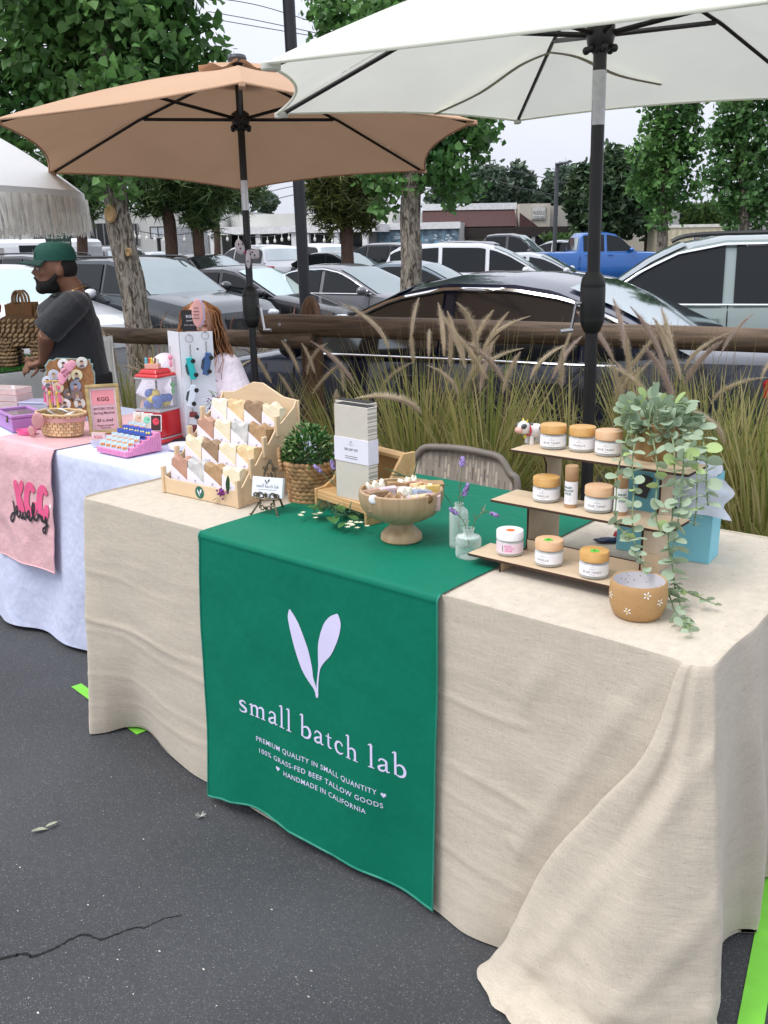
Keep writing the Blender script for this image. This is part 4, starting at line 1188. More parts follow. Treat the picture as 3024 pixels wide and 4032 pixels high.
def main_cloth():
    hz = .02
    def c(top, p6, p4, p2, hem, floor=None):
        # rounded edge at the table top, then down
        e = V(*top)
        a = V(*p6)
        n = V(a.x - e.x, a.y - e.y, 0)
        return [V(e.x, e.y, TOP), V(e.x + n.x * .35, e.y + n.y * .35, TOP - .014), V(*p6), V(*p4), V(*p2), V(*hem), V(*(floor or (hem[0], hem[1] + .001, hem[2] - .003)))]
    S = []
    # back, seen from nowhere here but closed
    S.append(c((1.0, .765), (1.0, .775, .55), (1.0, .78, .4), (1.0, .785, .2), (1.0, .79, .05)))
    S.append(c((.5, .765), (.5, .775, .55), (.5, .79, .4), (.5, .80, .2), (.5, .8, .05)))
    S.append(c((.03, .765), (.0, .78, .55), (-.03, .80, .4), (-.05, .82, .2), (-.05, .83, .05)))
    S.append(c((0, .72), (-.012, .72, .55), (-.016, .72, .4), (-.02, .72, .2), (-.02, .72, .04)))
    S.append(c((0, .40), (-.010, .4, .55), (-.012, .4, .4), (-.016, .39, .2), (-.018, .38, .03)))
    S.append(c((0, .16), (-.010, .16, .55), (-.014, .15, .4), (-.022, .13, .2), (-.03, .10, .03)))
    S.append(c((0, .05), (-.014, .045, .55), (-.026, .035, .4), (-.038, .02, .2), (-.048, .005, .022)))
    S.append(c((.012, .012), (-.006, -.008, .55), (-.014, -.018, .4), (-.022, -.028, .2), (-.030, -.040, hz)))
    S.append(c((.05, 0), (.042, -.010, .55), (.032, -.014, .4), (.018, -.012, .2), (.004, -.006, hz)))
    S.append(c((.11, 0), (.10, -.006, .55), (.09, -.002, .4), (.072, .012, .2), (.045, .055, hz + .005)))
    S.append(c((.19, 0), (.18, -.005, .55), (.165, .004, .4), (.142, .028, .2), (.118, .072, hz + .008)))
    S.append(c((.29, 0), (.285, -.005, .55), (.28, -.002, .4), (.27, .010, .2), (.262, .032, hz + .004)))
    S.append(c((.41, 0), (.41, -.005, .55), (.41, -.006, .4), (.41, 0, .2), (.41, .008, hz)))
    S.append(c((.56, 0), (.56, -.005, .55), (.56, -.006, .4), (.56, -.004, .2), (.56, .004, hz)))
    for x in (.75, .95, 1.12):
        S.append(c((x, 0), (x, -.005, .55), (x, -.006, .4), (x, -.007, .2), (x, -.006, hz)))
    S.append(c((1.27, 0), (1.27, -.005, .55), (1.27, -.008, .4), (1.27, -.012, .2), (1.27, -.016, hz)))
    S.append(c((1.38, 0), (1.38, -.005, .55), (1.38, -.01, .4), (1.375, -.02, .2), (1.37, -.034, hz)))
    S.append(c((1.50, 0), (1.495, -.005, .55), (1.485, -.008, .4), (1.465, -.016, .2), (1.45, -.026, hz)))
    S.append(c((1.64, 0), (1.625, -.006, .55), (1.60, -.008, .4), (1.565, -.012, .2), (1.52, -.016, hz)))
    S.append(c((1.745, 0), (1.735, -.012, .575), (1.69, -.014, .42), (1.62, -.018, .24), (1.57, -.018, hz)))
    # folded edge of the corner drape
    S.append(c((1.787, 0), (1.765, -.022, .585), (1.70, -.030, .44), (1.61, -.034, .28), (1.552, -.036, .08), (1.53, -.04, .02)))
    S.append(c((1.798, .0), (1.749, -.033, .585), (1.668, -.046, .45), (1.566, -.056, .28), (1.500, -.076, .085), (1.450, -.092, .012)))
    S.append(c((1.801, .0), (1.752, -.044, .585), (1.674, -.060, .45), (1.578, -.070, .28), (1.518, -.104, .075), (1.478, -.140, .010)))
    # face of the corner drape
    S.append(c((1.806, .0), (1.776, -.046, .585), (1.712, -.062, .44), (1.632, -.074, .27), (1.575, -.114, .045), (1.545, -.172, .010)))
    S.append(c((1.810, .001), (1.792, -.036, .58), (1.745, -.058, .44), (1.682, -.084, .26), (1.635, -.122, .035), (1.62, -.190, .008)))
    S.append(c((1.814, .002), (1.815, -.040, .58), (1.790, -.072, .43), (1.748, -.104, .25), (1.712, -.140, .03), (1.700, -.200, .008)))
    S.append(c((1.819, .004), (1.838, -.026, .57), (1.835, -.050, .42), (1.815, -.080, .23), (1.790, -.110, .03), (1.79, -.160, .008)))
    S.append(c((1.823, .007), (1.852, -.020, .57), (1.866, -.028, .42), (1.872, -.038, .22), (1.868, -.055, .03), (1.88, -.085, .008)))
    S.append(c((1.826, .012), (1.862, -.010, .57), (1.880, -.006, .42), (1.897, -.004, .22), (1.905, -.005, .03), (1.925, -.015, .008)))
    S.append(c((1.829, .022), (1.858, .022, .57), (1.866, .045, .42), (1.866, .075, .22), (1.858, .10, .03), (1.86, .11, .010)))
    S.append(c((1.83, .055), (1.846, .085, .57), (1.842, .13, .42), (1.832, .185, .22), (1.815, .25, .02)))
    S.append(c((1.83, .12), (1.842, .15, .57), (1.842, .20, .42), (1.838, .26, .22), (1.825, .32, .02)))
    S.append(c((1.83, .20), (1.858, .22, .57), (1.868, .27, .42), (1.872, .32, .22), (1.862, .36, .02)))
    S.append(c((1.83, .28), (1.844, .29, .57), (1.84, .33, .42), (1.835, .38, .22), (1.82, .42, .02)))
    S.append(c((1.83, .38), (1.838, .40, .57), (1.832, .44, .42), (1.82, .48, .22), (1.795, .52, .02)))
    S.append(c((1.83, .48), (1.856, .49, .57), (1.862, .51, .42), (1.862, .55, .22), (1.85, .58, .02)))
    S.append(c((1.83, .60), (1.838, .60, .57), (1.834, .61, .42), (1.825, .63, .22), (1.81, .65, .02)))
    S.append(c((1.83, .72), (1.86, .73, .57), (1.87, .74, .42), (1.88, .75, .22), (1.88, .76, .02)))
    S.append(c((1.80, .765), (1.81, .79, .55), (1.82, .81, .4), (1.83, .83, .2), (1.84, .84, .04)))
    S.append(c((1.5, .765), (1.5, .775, .55), (1.5, .78, .4), (1.5, .785, .2), (1.5, .79, .05)))
    S.append(c((1.0, .765), (1.0, .775, .55), (1.0, .78, .4), (1.0, .785, .2), (1.0, .79, .05)))
    CRE = [(.545, .0, 1.2, .0022), (.395, -.03, .9, .0040), (.345, -.055, 1.1, .0042), (.20, -.05, 1.0, .0042), (.12, .02, .8, .002), (.60, -.02, .5, .0022)]
    def wr(p, u, v):
        q = p.copy()
        if p.z < .735:
            k = min(1, (.735 - p.z) / .1)
            if p.y < .05 and p.x < 1.5:
                s = 0
                for z0, sl, fr, am in CRE:
                    zz = z0 + sl * p.x * .5 + .012 * math.sin(p.x * 5 * fr + z0 * 40) + .006 * math.sin(p.x * 17 + z0 * 90)
                    d = (p.z - zz) / .007
                    ss = .4 + .6 * max(0, math.sin(p.x * 4.1 + z0 * 50))
                    s += am * ss * math.exp(-d * d)
                q.y -= s * k
            q.y -= k * .004 * fbm(p.x * 5, p.z * 7, 3)
            q.x += k * .004 * fbm(p.y * 6, p.z * 6, 9)
            if p.x > 1.47 and p.y < .02:
                g = math.exp(-(p.z / .16) ** 2)
                q.x += g * .010 * fbm(p.y * 16, p.z * 13, 2); q.y += g * .012 * fbm(p.x * 15, p.z * 14, 6)
                q.z += g * .014 * abs(fbm(p.x * 20, p.y * 20, 8))
                q.y -= .006 * k * max(0, math.sin((p.x - p.z * .55) * 34)) ** 3
        if q.z < .006: q.z = .006
        return q
    mb, rows = patch(S, 8, 24, wr)
    # top sheet, joined to the first row (rows[0] is the rim)
    rim = rows[0]
    ctr = V(.915, .38, TOP)
    W = len(rim)
    for a, b in ((1, .985), (.985, .9), (.9, .7), (.7, .4)):
        vs = []
        for k, sc in enumerate((a, b)):
            for p in rim:
                q = ctr + (p - ctr) * sc
                q.z = TOP + (.0012 * fbm(q.x * 3, q.y * 3, 1) if sc < 1 else 0) + (.001 if sc < .95 else 0)
                vs.append(q)
        mb.add(vs, [(i, i + 1, W + i + 1, W + i) for i in range(W - 1)])
    vs = []
    for p in rim:
        q = ctr + (p - ctr) * .4
        q.z = TOP + .0012 * fbm(q.x * 3, q.y * 3, 1) + .001
        vs.append(q)
    mb.add(vs, [list(range(W - 2, -1, -1))])
    o = mb.build('tablecloth', LINEN, smooth=60)
    bm = bmesh.new(); bm.from_mesh(o.data)
    bmesh.ops.remove_doubles(bm, verts=bm.verts, dist=.0004)
    bmesh.ops.recalc_face_normals(bm, faces=bm.faces)
    bm.to_mesh(o.data); bm.free()
    o.data.set_sharp_from_angle(angle=R_(75))
    tag(o, 'oatmeal linen tablecloth draped to the asphalt over the long soap table', 'tablecloth')
    return o
main_cloth()

# ------------------------------------------------------------------ green runner with printed mark
def fabric(name, c, rough=.5, bump=.3, sc=(3, 3, 3), sheen=.2, det=3, dist=.02):
    N = NT(name)
    t = N.n('TexCoord'); mp = N.n('Mapping'); mp.inputs['Scale'].default_value = sc
    N.l(t.outputs['Object'], mp.inputs[0])
    nz = N.n('TexNoise', Scale=1.5, Detail=det, Roughness=.6); N.l(mp.outputs[0], nz.inputs['Vector'])
    c = col(c)
    r = N.n('ValToRGB'); r.color_ramp.elements[0].color = (*[x * .9 for x in c], 1); r.color_ramp.elements[1].color = (*[min(1, x * 1.1) for x in c], 1)
    N.l(nz.outputs['Fac'], r.inputs[0]); N.l(r.outputs[0], N.b.inputs['Base Color'])
    N.b.inputs['Roughness'].default_value = rough
    N.b.inputs['Sheen Weight'].default_value = sheen
    N.b.inputs['Specular IOR Level'].default_value = .35
    fn = N.n('TexNoise', Scale=900, Detail=1); N.l(t.outputs['Object'], fn.inputs['Vector'])
    b0 = N.n('Bump', Strength=.12, Distance=.001); N.l(fn.outputs['Fac'], b0.inputs['Height'])
    b1 = N.n('Bump', Strength=bump, Distance=dist); N.l(nz.outputs['Fac'], b1.inputs['Height']); N.l(b0.outputs[0], b1.inputs['Normal'])
    N.l(b1.outputs[0], N.b.inputs['Normal'])
    MATS[name] = N.m
    return N.m
GREEN = fabric('green_satin', (.002, .165, .096), .6, .55, (4, 4, 2.5), .0, 4)
GREEN.node_tree.nodes['Principled BSDF'].inputs['Specular IOR Level'].default_value = .18
RX0, RX1 = .543, 1.283
def hemz(x):
    P = [(.54, .020), (.62, .040), (.712, .052), (.80, .046), (.862, .040), (.971, .030), (1.089, .025), (1.2, .020), (1.29, .024)]
    for (a, za), (b, zb) in zip(P, P[1:]):
        if x <= b:
            t = max(0, (x - a) / (b - a)); t = t * t * (3 - 2 * t)
            return za + (zb - za) * t
    return P[-1][1]
def runner_y(x, z):
    t = max(0, (TOP - z) / TOP)
    y = -.016 - .014 * t
    y -= t * .010 * (1 + math.sin(x * 13 + 1.5 * t) * .8 + .5 * math.sin(x * 29 + 2))
    y -= t * t * .012 * math.sin((x - .5) * 8)
    y -= .004 * fbm(x * 6, z * 4, 2) * min(1, t * 5)
    return y
m = MB()
def rfn(u, v):
    x = RX0 + (RX1 - RX0) * u
    L_ = .17
    if v < L_:      # over the top, back to front
        y = .78 - (.78 + .007) * (v / L_)
        return V(x + .002 * math.sin(v * 30), y, TOP + .0050 + .0010 * (1 + fbm(x * 5, y * 6, 7)) * min(1, (y + .007) * 12))
    k = (v - L_) / (1 - L_)
    if k < .1:
        a = k / .1 * PI / 2
        return V(x, -.007 - .011 * math.sin(a), TOP + .0050 - .016 * (1 - math.cos(a)))
    z = (TOP - .012) + (hemz(x) - (TOP - .012)) * (k - .1) / .9
    xx = x + (.004 * math.sin(z * 9) - .006 * (1 - z / TOP)) * (1 if u < .5 else -.4)
    return V(xx, runner_y(x, z), z)
m.grid(rfn, 90, 150)
runner = m.build('table_runner', GREEN, smooth=70)
tag(runner, 'emerald green runner printed small batch lab hanging over table front', 'table runner')
m = MB()
for s, x in ((0, RX0 + .002), (1, RX1 - .002)):
    path = [rfn(s, .17 + .83 * (k / 60)) + V(0, -.001, 0) for k in range(61)]
    m.tube(path, .0022, 6)
m.tube([rfn(k / 60, 1) for k in range(61)], .0032, 6)
m.build('hem', mat('green_hem', (.02, .23, .16), .6), runner, smooth=60)
PRINT = mat('print_lavender', (.70, .66, .90), .6, .03)
def on_runner(vs, off=.0009):
    return [V(x, runner_y(x, z) - off - k, z) for x, z, k in vs]
def ribbon(mb, pts, k=0, n=5, mapper=None):
    """pts: (x, z, width)"""
    P = cat([V(*p) for p in pts], n)
    vs = []
    for i, p in enumerate(P):
        d = (P[min(i + 1, len(P) - 1)] - P[max(i - 1, 0)]); d = V(d.x, d.y, 0).normalized()
        nn = V(-d.y, d.x, 0) * p.z * .5
        vs.append((p.x + nn.x, p.y + nn.y, k)); vs.append((p.x - nn.x, p.y - nn.y, k))
    mb.add(mapper(vs), [(2 * i, 2 * i + 1, 2 * i + 3, 2 * i + 2) for i in range(len(P) - 1)])
GLY = {  # strokes of an old-style serif, x-height 1: (points (x, z, width)), advance
 's': ([[(.62, .80, .05), (.52, .95, .09), (.32, .97, .12), (.16, .80, .15), (.24, .60, .17), (.45, .48, .18), (.63, .32, .17), (.60, .12, .14), (.40, .02, .10), (.20, .04, .08), (.10, .20, .05)]], .78),
 'm': ([[(.20, .0, .15), (.20, .98, .15)], [(.02, .86, .04), (.12, .93, .09), (.22, .99, .09)], [(.24, .74, .06), (.42, .94, .11), (.60, .88, .16), (.66, .68, .16), (.66, .0, .15)], [(.70, .74, .06), (.90, .94, .11), (1.08, .88, .16), (1.14, .68, .16), (1.14, .0, .15)], [(.04, .03, .06), (.38, .03, .06)], [(.50, .03, .06), (.84, .03, .06)], [(.98, .03, .06), (1.32, .03, .06)]], 1.42),
 'a': ([[(.10, .72, .09), (.18, .92, .09), (.38, .96, .11), (.54, .84, .15), (.56, .6, .15), (.56, .18, .15), (.64, .04, .10), (.76, .08, .05)], [(.56, .58, .07), (.30, .46, .11), (.10, .28, .15), (.14, .08, .14), (.32, .03, .12), (.50, .16, .08), (.56, .24, .05)]], .80),
 'l': ([[(.22, .0, .15), (.22, 1.86, .15)], [(.02, 1.74, .04), (.12, 1.82, .09), (.25, 1.88, .08)], [(.03, .03, .06), (.43, .03, .06)]], .48),
 'b': ([[(.20, .06, .15), (.20, 1.86, .15)], [(.01, 1.74, .04), (.10, 1.82, .09), (.23, 1.88, .08)], [(.22, .72, .06), (.44, .94, .11), (.68, .86, .17), (.80, .52, .19), (.70, .16, .16), (.46, .02, .11), (.22, .10, .07)]], .95),
 't': ([[(.22, 1.22, .05), (.22, .9, .13), (.22, .24, .15), (.32, .06, .13), (.48, .08, .05)], [(.02, .92, .07), (.48, .92, .07)]], .56),
 'c': ([[(.66, .72, .10), (.62, .88, .11), (.42, .97, .10), (.22, .84, .15), (.12, .50, .18), (.22, .14, .16), (.44, .03, .12), (.62, .10, .08), (.72, .22, .05)]], .80),
 'h': ([[(.20, .0, .15), (.20, 1.86, .15)], [(.01, 1.74, .04), (.10, 1.82, .09), (.23, 1.88, .08)], [(.24, .74, .06), (.44, .94, .11), (.64, .88, .16), (.70, .68, .16), (.70, .0, .15)], [(.04, .03, .06), (.38, .03, .06)], [(.54, .03, .06), (.88, .03, .06)]], .98),
 ' ': ([], .34)}
def serif(mb, s, x0, x1, z0, xh, mapper, track=.12):
    tot = sum(GLY[c][1] + track for c in s) - track
    sx = (x1 - x0) / tot
    x = x0; k = 0
    for c in s:
        if c == ' ' and isinstance(mb, list): mb.append(MB())
        for st in GLY[c][0]:
            ribbon(mb[-1] if isinstance(mb, list) else mb, [(x + p[0] * sx, z0 + p[1] * xh, p[2] * (sx + xh) * .56) for p in st], k, 5, mapper)
            k = (k + .0002) % .0008
        x += (GLY[c][1] + track) * sx
def emblem(mb, X, Zf, mapper):
    """two leaves on one stem; X, Zf map unit coordinates (0..1 wide, 0..1.15 tall)"""
    Lf = [(.55, .0, .04), (.52, .09, .06), (.42, .20, .14), (.36, .30, .22), (.26, .50, .27), (.14, .70, .23), (.06, .82, .15), (.03, .90, .02)]
    Rf = [(.56, .02, .04), (.57, .16, .035), (.61, .34, .04), (.66, .46, .14), (.74, .60, .28), (.86, .80, .32), (.96, .94, .22), (1.0, 1.02, .03)]
    for q, k in ((Lf, 0), (Rf, .0003)):
        ribbon(mb, [(X(p[0]), Zf(p[1]), p[2] * (X(1) - X(0))) for p in q], k, 6, mapper)
m = MB(); emblem(m, lambda u: .853 + .158 * u, lambda v: .429 + .222 * v, on_runner); m.build('leaf_emblem', PRINT, runner)
wl = [MB()]; serif(wl, 'small batch lab', .670, 1.205, .313, .031, on_runner)
for m in wl: m.build('lettering', PRINT, runner)
m = MB()
def flat_text(mb, s, cx, cz, width, size, off=.004, sp=1.12):
    v, f = text(s, 1, off, 'CENTER', sp)
    w_ = max(p[0] for p in v) - min(p[0] for p in v)
    mid = (max(p[0] for p in v) + min(p[0] for p in v)) / 2
    sx = width / w_
    mb = MB(); mb.add(on_runner([(cx + (p[0] - mid) * sx, cz + p[1] * size, 0) for p in v]), f)
    mb.build('lettering', PRINT, runner)
def heart(mb, cx, cz, s):
    pts = []
    for i in range(24):
        t = 2 * PI * i / 24
        pts.append((cx + s * 16 * math.sin(t) ** 3 / 17, cz + s * (13 * math.cos(t) - 5 * math.cos(2 * t) - 2 * math.cos(3 * t) - math.cos(4 * t)) / 17, 0))
    mb = MB(); mb.add(on_runner(pts), [list(range(24))]); mb.build('heart_print', PRINT, runner)
flat_text(m, 'PREMIUM QUALITY IN SMALL QUANTITY', .926, .2525, .394, .0185)
flat_text(m, '100% GRASS-FED BEEF TALLOW GOODS', .938, .2215, .400, .0185)
flat_text(m, 'HANDMADE IN CALIFORNIA', .960, .1925, .264, .0185)
heart(m, 1.140, .2515, .0075); heart(m, .806, .197, .0075)

# ------------------------------------------------------------------ neighbouring table: white cloth with a pink runner
KY, KX0, KX1, KB = .33, -1.62, -.06, 1.04
folding_table('folding table under the white cloth of the jewellery stall', KX0, KX1, KY, KB, 'folding tables under cloths')
WHITE = fabric('white_poly', (.60, .64, .82), .5, .6, (3, 3, 2), .1, 4, .05)
def simple_cloth(name, label, x0, x1, y0, y1, top, mt, amp=.02, seed=0, hem=.02, catn='tablecloth', flare=.05):
    m = MB()
    per = []
    r = .03
    for (cx, cy, a0) in ((x1 - r, y0 + r, -90), (x1 - r, y1 - r, 0), (x0 + r, y1 - r, 90), (x0 + r, y0 + r, 180)):
        for k in range(7):
            a = R_(a0 + k * 15)
            per.append((cx + r * math.cos(a), cy + r * math.sin(a), math.cos(a), math.sin(a), 1))
    # subdivide the sides
    full = []
    n = len(per)
    for i in range(n):
        a, b = per[i], per[(i + 1) % n]
        L_ = math.hypot(b[0] - a[0], b[1] - a[1])
        q = max(1, int(L_ / .025))
        for k in range(q):
            t = k / q
            full.append((a[0] + (b[0] - a[0]) * t, a[1] + (b[1] - a[1]) * t, a[2] + (b[2] - a[2]) * t, a[3] + (b[3] - a[3]) * t, 1 if q == 1 else min(1, min(t, 1 - t) * 4 * 0)))
    n = len(full); rows = 22; vs = []; s = 0
    for j in range(rows + 1):
        t = j / rows
        s = 0
        for i in range(n):
            x, y, nx, ny, cw = full[i]
            px, py = full[i - 1][:2]
            s += math.hypot(x - px, y - py)
            z = top - .012 * (1 if j else 0) - (top - .012 - hem) * max(0, (j - 1) / (rows - 1)) if j else top
            o = (.006 if j else 0) + flare * t * .5 + amp * t * (1 + math.sin(s * 17 + seed + 2.2 * t) + .6 * math.sin(s * 7 + seed * 2)) * .5 + cw * flare * t
            o += .012 * t * fbm(s * 4 + seed, t * 3, seed)
            vs.append(V(x + nx * o, y + ny * o, z))
    m.add(vs, [(j * n + i, (j + 1) * n + i, (j + 1) * n + (i + 1) % n, j * n + (i + 1) % n) for j in range(rows) for i in range(n)] + [list(range(n))])
    o = m.build(name, mt, smooth=60)
    return tag(o, label, catn)
simple_cloth('tablecloth', 'crinkled white tablecloth under the pink jewellery runner', KX0, KX1, KY, KB, TOP, WHITE, .035, 1.3)
PINK = fabric('pink_satin', (.74, .44, .46), .38, .6, (5, 5, 4), .1, 4, .03)
m = MB()
KR0, KR1 = -1.06, -.655
def kfn(u, v):
    x = KR0 + (KR1 - KR0) * u
    if v < .35:
        return V(x, KB - .02 + (KY - .012 - KB + .02) * v / .35, TOP + .004 + .001 * fbm(x * 4, v * 9))
    k = (v - .35) / .65
    z = TOP + .004 - k * (.455)
    t = min(1, k * 8)
    return V(x - .01 * k, KY - .012 - .018 * math.sin(t * PI / 2) - .032 * k - .008 * k * math.sin(x * 22 + 2 * k) - .006 * fbm(x * 9, z * 9, 3) * t, z)
m.grid(kfn, 50, 80)
kr = m.build('table_runner', PINK, smooth=70)
tag(kr, 'pale pink runner lettered KGG jewelry on the neighbouring table', 'table runner')
def on_k(vs, off=.003):
    o = []
    for x, z, k in vs:
        u = (x - KR0) / (KR1 - KR0); v = .35 + .65 * (TOP + .004 - z) / .455
        p = kfn(u, v); o.append(V(x, p.y - off - k, z))
    return o
m = MB()
for s in (0, 1):
    m.tube([kfn(s, .35 + .65 * k / 40) for k in range(41)], .003, 5)
m.tube([kfn(k / 30, 1) for k in range(31)], .003, 5)
m.build('hem', mat('pink_hem', (.72, .42, .45), .6), kr)
HOT = mat('print_hot_pink', (.80, .11, .26), .6, .03)
BLK = mat('print_black', (.02, .02, .025), .6, .03)
HOTS = mat('print_pale_pink', (.78, .30, .44), .6, .03)
m = MB()
def fat(mb, pts, wd, k):
    ribbon(mb, [(p[0], p[1], wd if len(p) < 3 else p[2]) for p in pts], k, 6, on_k)
fat(m, [(-.900, .618, .02), (-.892, .60, .032), (-.880, .55, .036), (-.872, .515, .03), (-.871, .505, .012)], 0, 0)
fat(m, [(-.842, .625, .012), (-.848, .61, .03), (-.868, .575, .030), (-.868, .565, .03)], 0, .0004)
fat(m, [(-.876, .568, .03), (-.858, .54, .034), (-.846, .513, .03), (-.843, .504, .012)], 0, .0008)
m.build('letter', HOT, kr)
for gx in (0, .078):
    m = MB(); fat(m, [(-.768 + gx, .592, .02), (-.785 + gx, .612, .03), (-.806 + gx, .600, .034), (-.818 + gx, .56, .036), (-.808 + gx, .525, .036), (-.785 + gx, .515, .034), (-.770 + gx, .535, .032), (-.772 + gx, .556, .018)], 0, .0004)
    m.build('letter', HOT, kr)

m = MB()
S_ = .009
fat(m, [(-.925, .536), (-.918, .50), (-.920, .470), (-.934, .455), (-.944, .466), (-.930, .486), (-.905, .492), (-.888, .505), (-.893, .520), (-.902, .512), (-.900, .490), (-.885, .480), (-.872, .490), (-.868, .507), (-.866, .487), (-.856, .480), (-.848, .492), (-.846, .506), (-.844, .488), (-.834, .482), (-.826, .492), (-.824, .508), (-.816, .494), (-.806, .492), (-.796, .504), (-.800, .518), (-.810, .508), (-.804, .488), (-.790, .484), (-.776, .505), (-.768, .535), (-.774, .55), (-.780, .53), (-.776, .50), (-.764, .488), (-.752, .498), (-.748, .514), (-.742, .505), (-.734, .512), (-.730, .494), (-.722, .488)], S_, .0012)
fat(m, [(-.722, .512), (-.718, .494), (-.706, .490), (-.698, .512), (-.700, .480), (-.708, .452), (-.722, .448), (-.722, .462), (-.704, .472), (-.688, .484)], S_, .0015)
m.build('lettering', BLK, kr)
m = MB()
st = []
for i in range(10):
    rr = .012 if i % 2 == 0 else .005
    st.append((-.668 + .02 * 0 + rr * math.sin(i * PI / 5), .556 + rr * math.cos(i * PI / 5), .0002))
m.add(on_k(st), [list(range(10))])
m.build('star_print', mat('print_white', (.85, .8, .85), .6, .02), kr)

# ------------------------------------------------------------------ third stall: white cloth, artificial turf on top
TX0, TX1, TY0, TY1 = -4.4, -2.86, 1.05, 1.95
folding_table('folding table under the white cloth behind the jewellery stall', TX0, TX1, TY0, TY1, 'folding tables under cloths')
PALEW = fabric('white_cotton', (.66, .68, .66), .7, .4, (3, 3, 3), .1, 4, .03)
simple_cloth('tablecloth', 'plain white tablecloth beneath a strip of artificial turf', TX0, TX1, TY0, TY1, TOP, PALEW, .03, 4.1)

# ------------------------------------------------------------------ market umbrellas
DARK = mat('powder_black', (.012, .012, .014), .38, .2)
SILV = mat('brushed_silver', (.55, .55, .56), .32, .08, 40, metal=.9)
def umbrella(label, base, Rr, zr, rise, rot, cloth, lean=(0, 0), pole_r=.02, crank_z=1.2, crank_a=0, joint=(1.72, 1.92), vent=True, crank_len=.13, straps=False, dark=DARK):
    t = thing('market_umbrella', label, 'umbrella', base, 0, 'market umbrellas over the stalls')
    t.rotation_euler = Vector((0, 0, 1)).rotation_difference(Vector((lean[0], lean[1], 1))).to_euler()
    tips = [V(Rr * math.cos(rot + k * PI / 3), Rr * math.sin(rot + k * PI / 3), zr) for k in range(6)]
    def ridge(k, v):
        p = tips[k % 6]
        return V(p.x * v, p.y * v, zr + rise * (1 - v) + .035 * math.sin(PI * v) * rise * 2)
    m = MB()
    for k in range(6):
        def fn(u, v, k=k):
            v = .03 + .97 * v
            a, b = ridge(k, v), ridge(k + 1, v)
            p = a.lerp(b, u)
            e = 4 * u * (1 - u)
            sc = 1 - .075 * e * v ** 4
            p.x *= sc; p.y *= sc
            p.z += .02 * e * v ** 4 * .6 - .012 * e * math.sin(PI * v) + .003 * fbm(p.x * 3, p.y * 3, k) * v
            return p
        m.grid(fn, 16, 16, flip=True)
    cn = m.build('canopy', cloth, t, smooth=25)
    m = MB()
    for k in range(6):
        pts = []
        for i in range(17):
            u = i / 16; e = 4 * u * (1 - u)
            p = tips[k].lerp(tips[(k + 1) % 6], u)
            pts.append(V(p.x * (1 - .075 * e), p.y * (1 - .075 * e), p.z + .012 * e))
        m.tube(pts, .0055, 6)
    m.build('hem', cloth, cn, smooth=60)
    if vent:
        m = MB()
        for k in range(6):
            def fn(u, v, k=k):
                a = V(tips[k].x, tips[k].y, 0).normalized(); b = V(tips[(k + 1) % 6].x, tips[(k + 1) % 6].y, 0).normalized()
                d = a.lerp(b, u) * (.04 + .20 * v)
                return V(d.x, d.y, zr + rise + .015 - .055 * v + .016 * math.sin(u * PI * 3 + k) * v)
            m.grid(fn, 10, 5, flip=True)
        m.build('vent_cap', cloth, t, smooth=60)
    for k in range(6):
        a, b = ridge(k, .05) + V(0, 0, -.02), ridge(k, .99) + V(0, 0, -.014)
        m = MB(); m.tube([a, ridge(k, .5) + V(0, 0, -.02), b], .009, 4)
        r_ = m.build('rib', dark, t)
        m = MB(); m.tube([V(0, 0, zr + .16) + V(tips[k].x, tips[k].y, 0).normalized() * .04, ridge(k, .47) + V(0, 0, -.03)], .009, 4)
        m.build('strut', dark, r_)
        m = MB(); tp = tips[k]; d = V(tp.x, tp.y, 0).normalized()
        mm = rotm(0, 0, math.atan2(d.y, d.x), tp - d * .02)
        m.box(-.03, .024, -.014, .014, -.018, .004, mm)
        m.build('rib_pocket', cloth, r_, bevel=.004)
    m = MB(); m.lathe([(pole_r, .0), (pole_r, joint[0])], 16); m.lathe([(pole_r, joint[1]), (pole_r, zr + rise + .02)], 16)
    m.build('pole', dark, t, smooth=40)
    m = MB(); m.lathe([(pole_r * 1.02, joint[0] - .01), (pole_r * 1.02, joint[1] + .01)], 16)
    sl = m.build('tilt_joint', SILV, t, smooth=40)
    m = MB(); m.lathe([(.028, zr + .10), (.044, zr + .12), (.05, zr + .15), (.05, zr + .185), (.03, zr + .2)], 14)
    for k in range(6):
        d = V(tips[k].x, tips[k].y, 0).normalized()
        m.ell((d.x * .05, d.y * .05, zr + .11), .014, 8, 6)
    m.build('hub', dark, t, smooth=40)
    m = MB(); m.lathe([(.001, zr + rise + .058), (.048, zr + rise + .054), (.052, zr + rise + .038), (.04, zr + rise + .02), (.02, zr + rise)][::-1], 16)
    m.build('finial', mat('finial_grey', (.06, .065, .08), .4), t, smooth=40)
    cz = crank_z
    m = MB(); m.lathe([(pole_r * 1.1, cz - .115), (.034, cz - .105), (.045, cz - .075), (.047, cz - .06), (.0465, cz - .057), (.048, cz - .05), (.048, cz + .055), (.0465, cz + .058), (.048, cz + .062), (.043, cz + .09), (.03, cz + .108), (pole_r * 1.1, cz + .115)], 20)
    hs_ = m.build('crank_housing', mat('housing_black', (.013, .014, .012), .5), t, smooth=50)
    m = MB(); ca, sa = math.cos(crank_a), math.sin(crank_a)
    m.tube([V(ca * .04, sa * .04, cz), V(ca * .07, sa * .07, cz)], .008, 8)
    m.tube([V(ca * .066, sa * .066, cz), V(ca * .085, sa * .085, cz - crank_len)], .0075, 8, flat=.7)
    m.tube([V(ca * .08, sa * .08, cz - crank_len), V(ca * .13, sa * .13, cz - crank_len - .002)], .009, 8)
    m.build('crank_handle', SILV, hs_, smooth=40)
    m = MB(); m.lathe([(.24, 0), (.24, .035), (.2, .05), (.05, .06), (.03, .08), (.03, .3), (.025, .31)], 24)
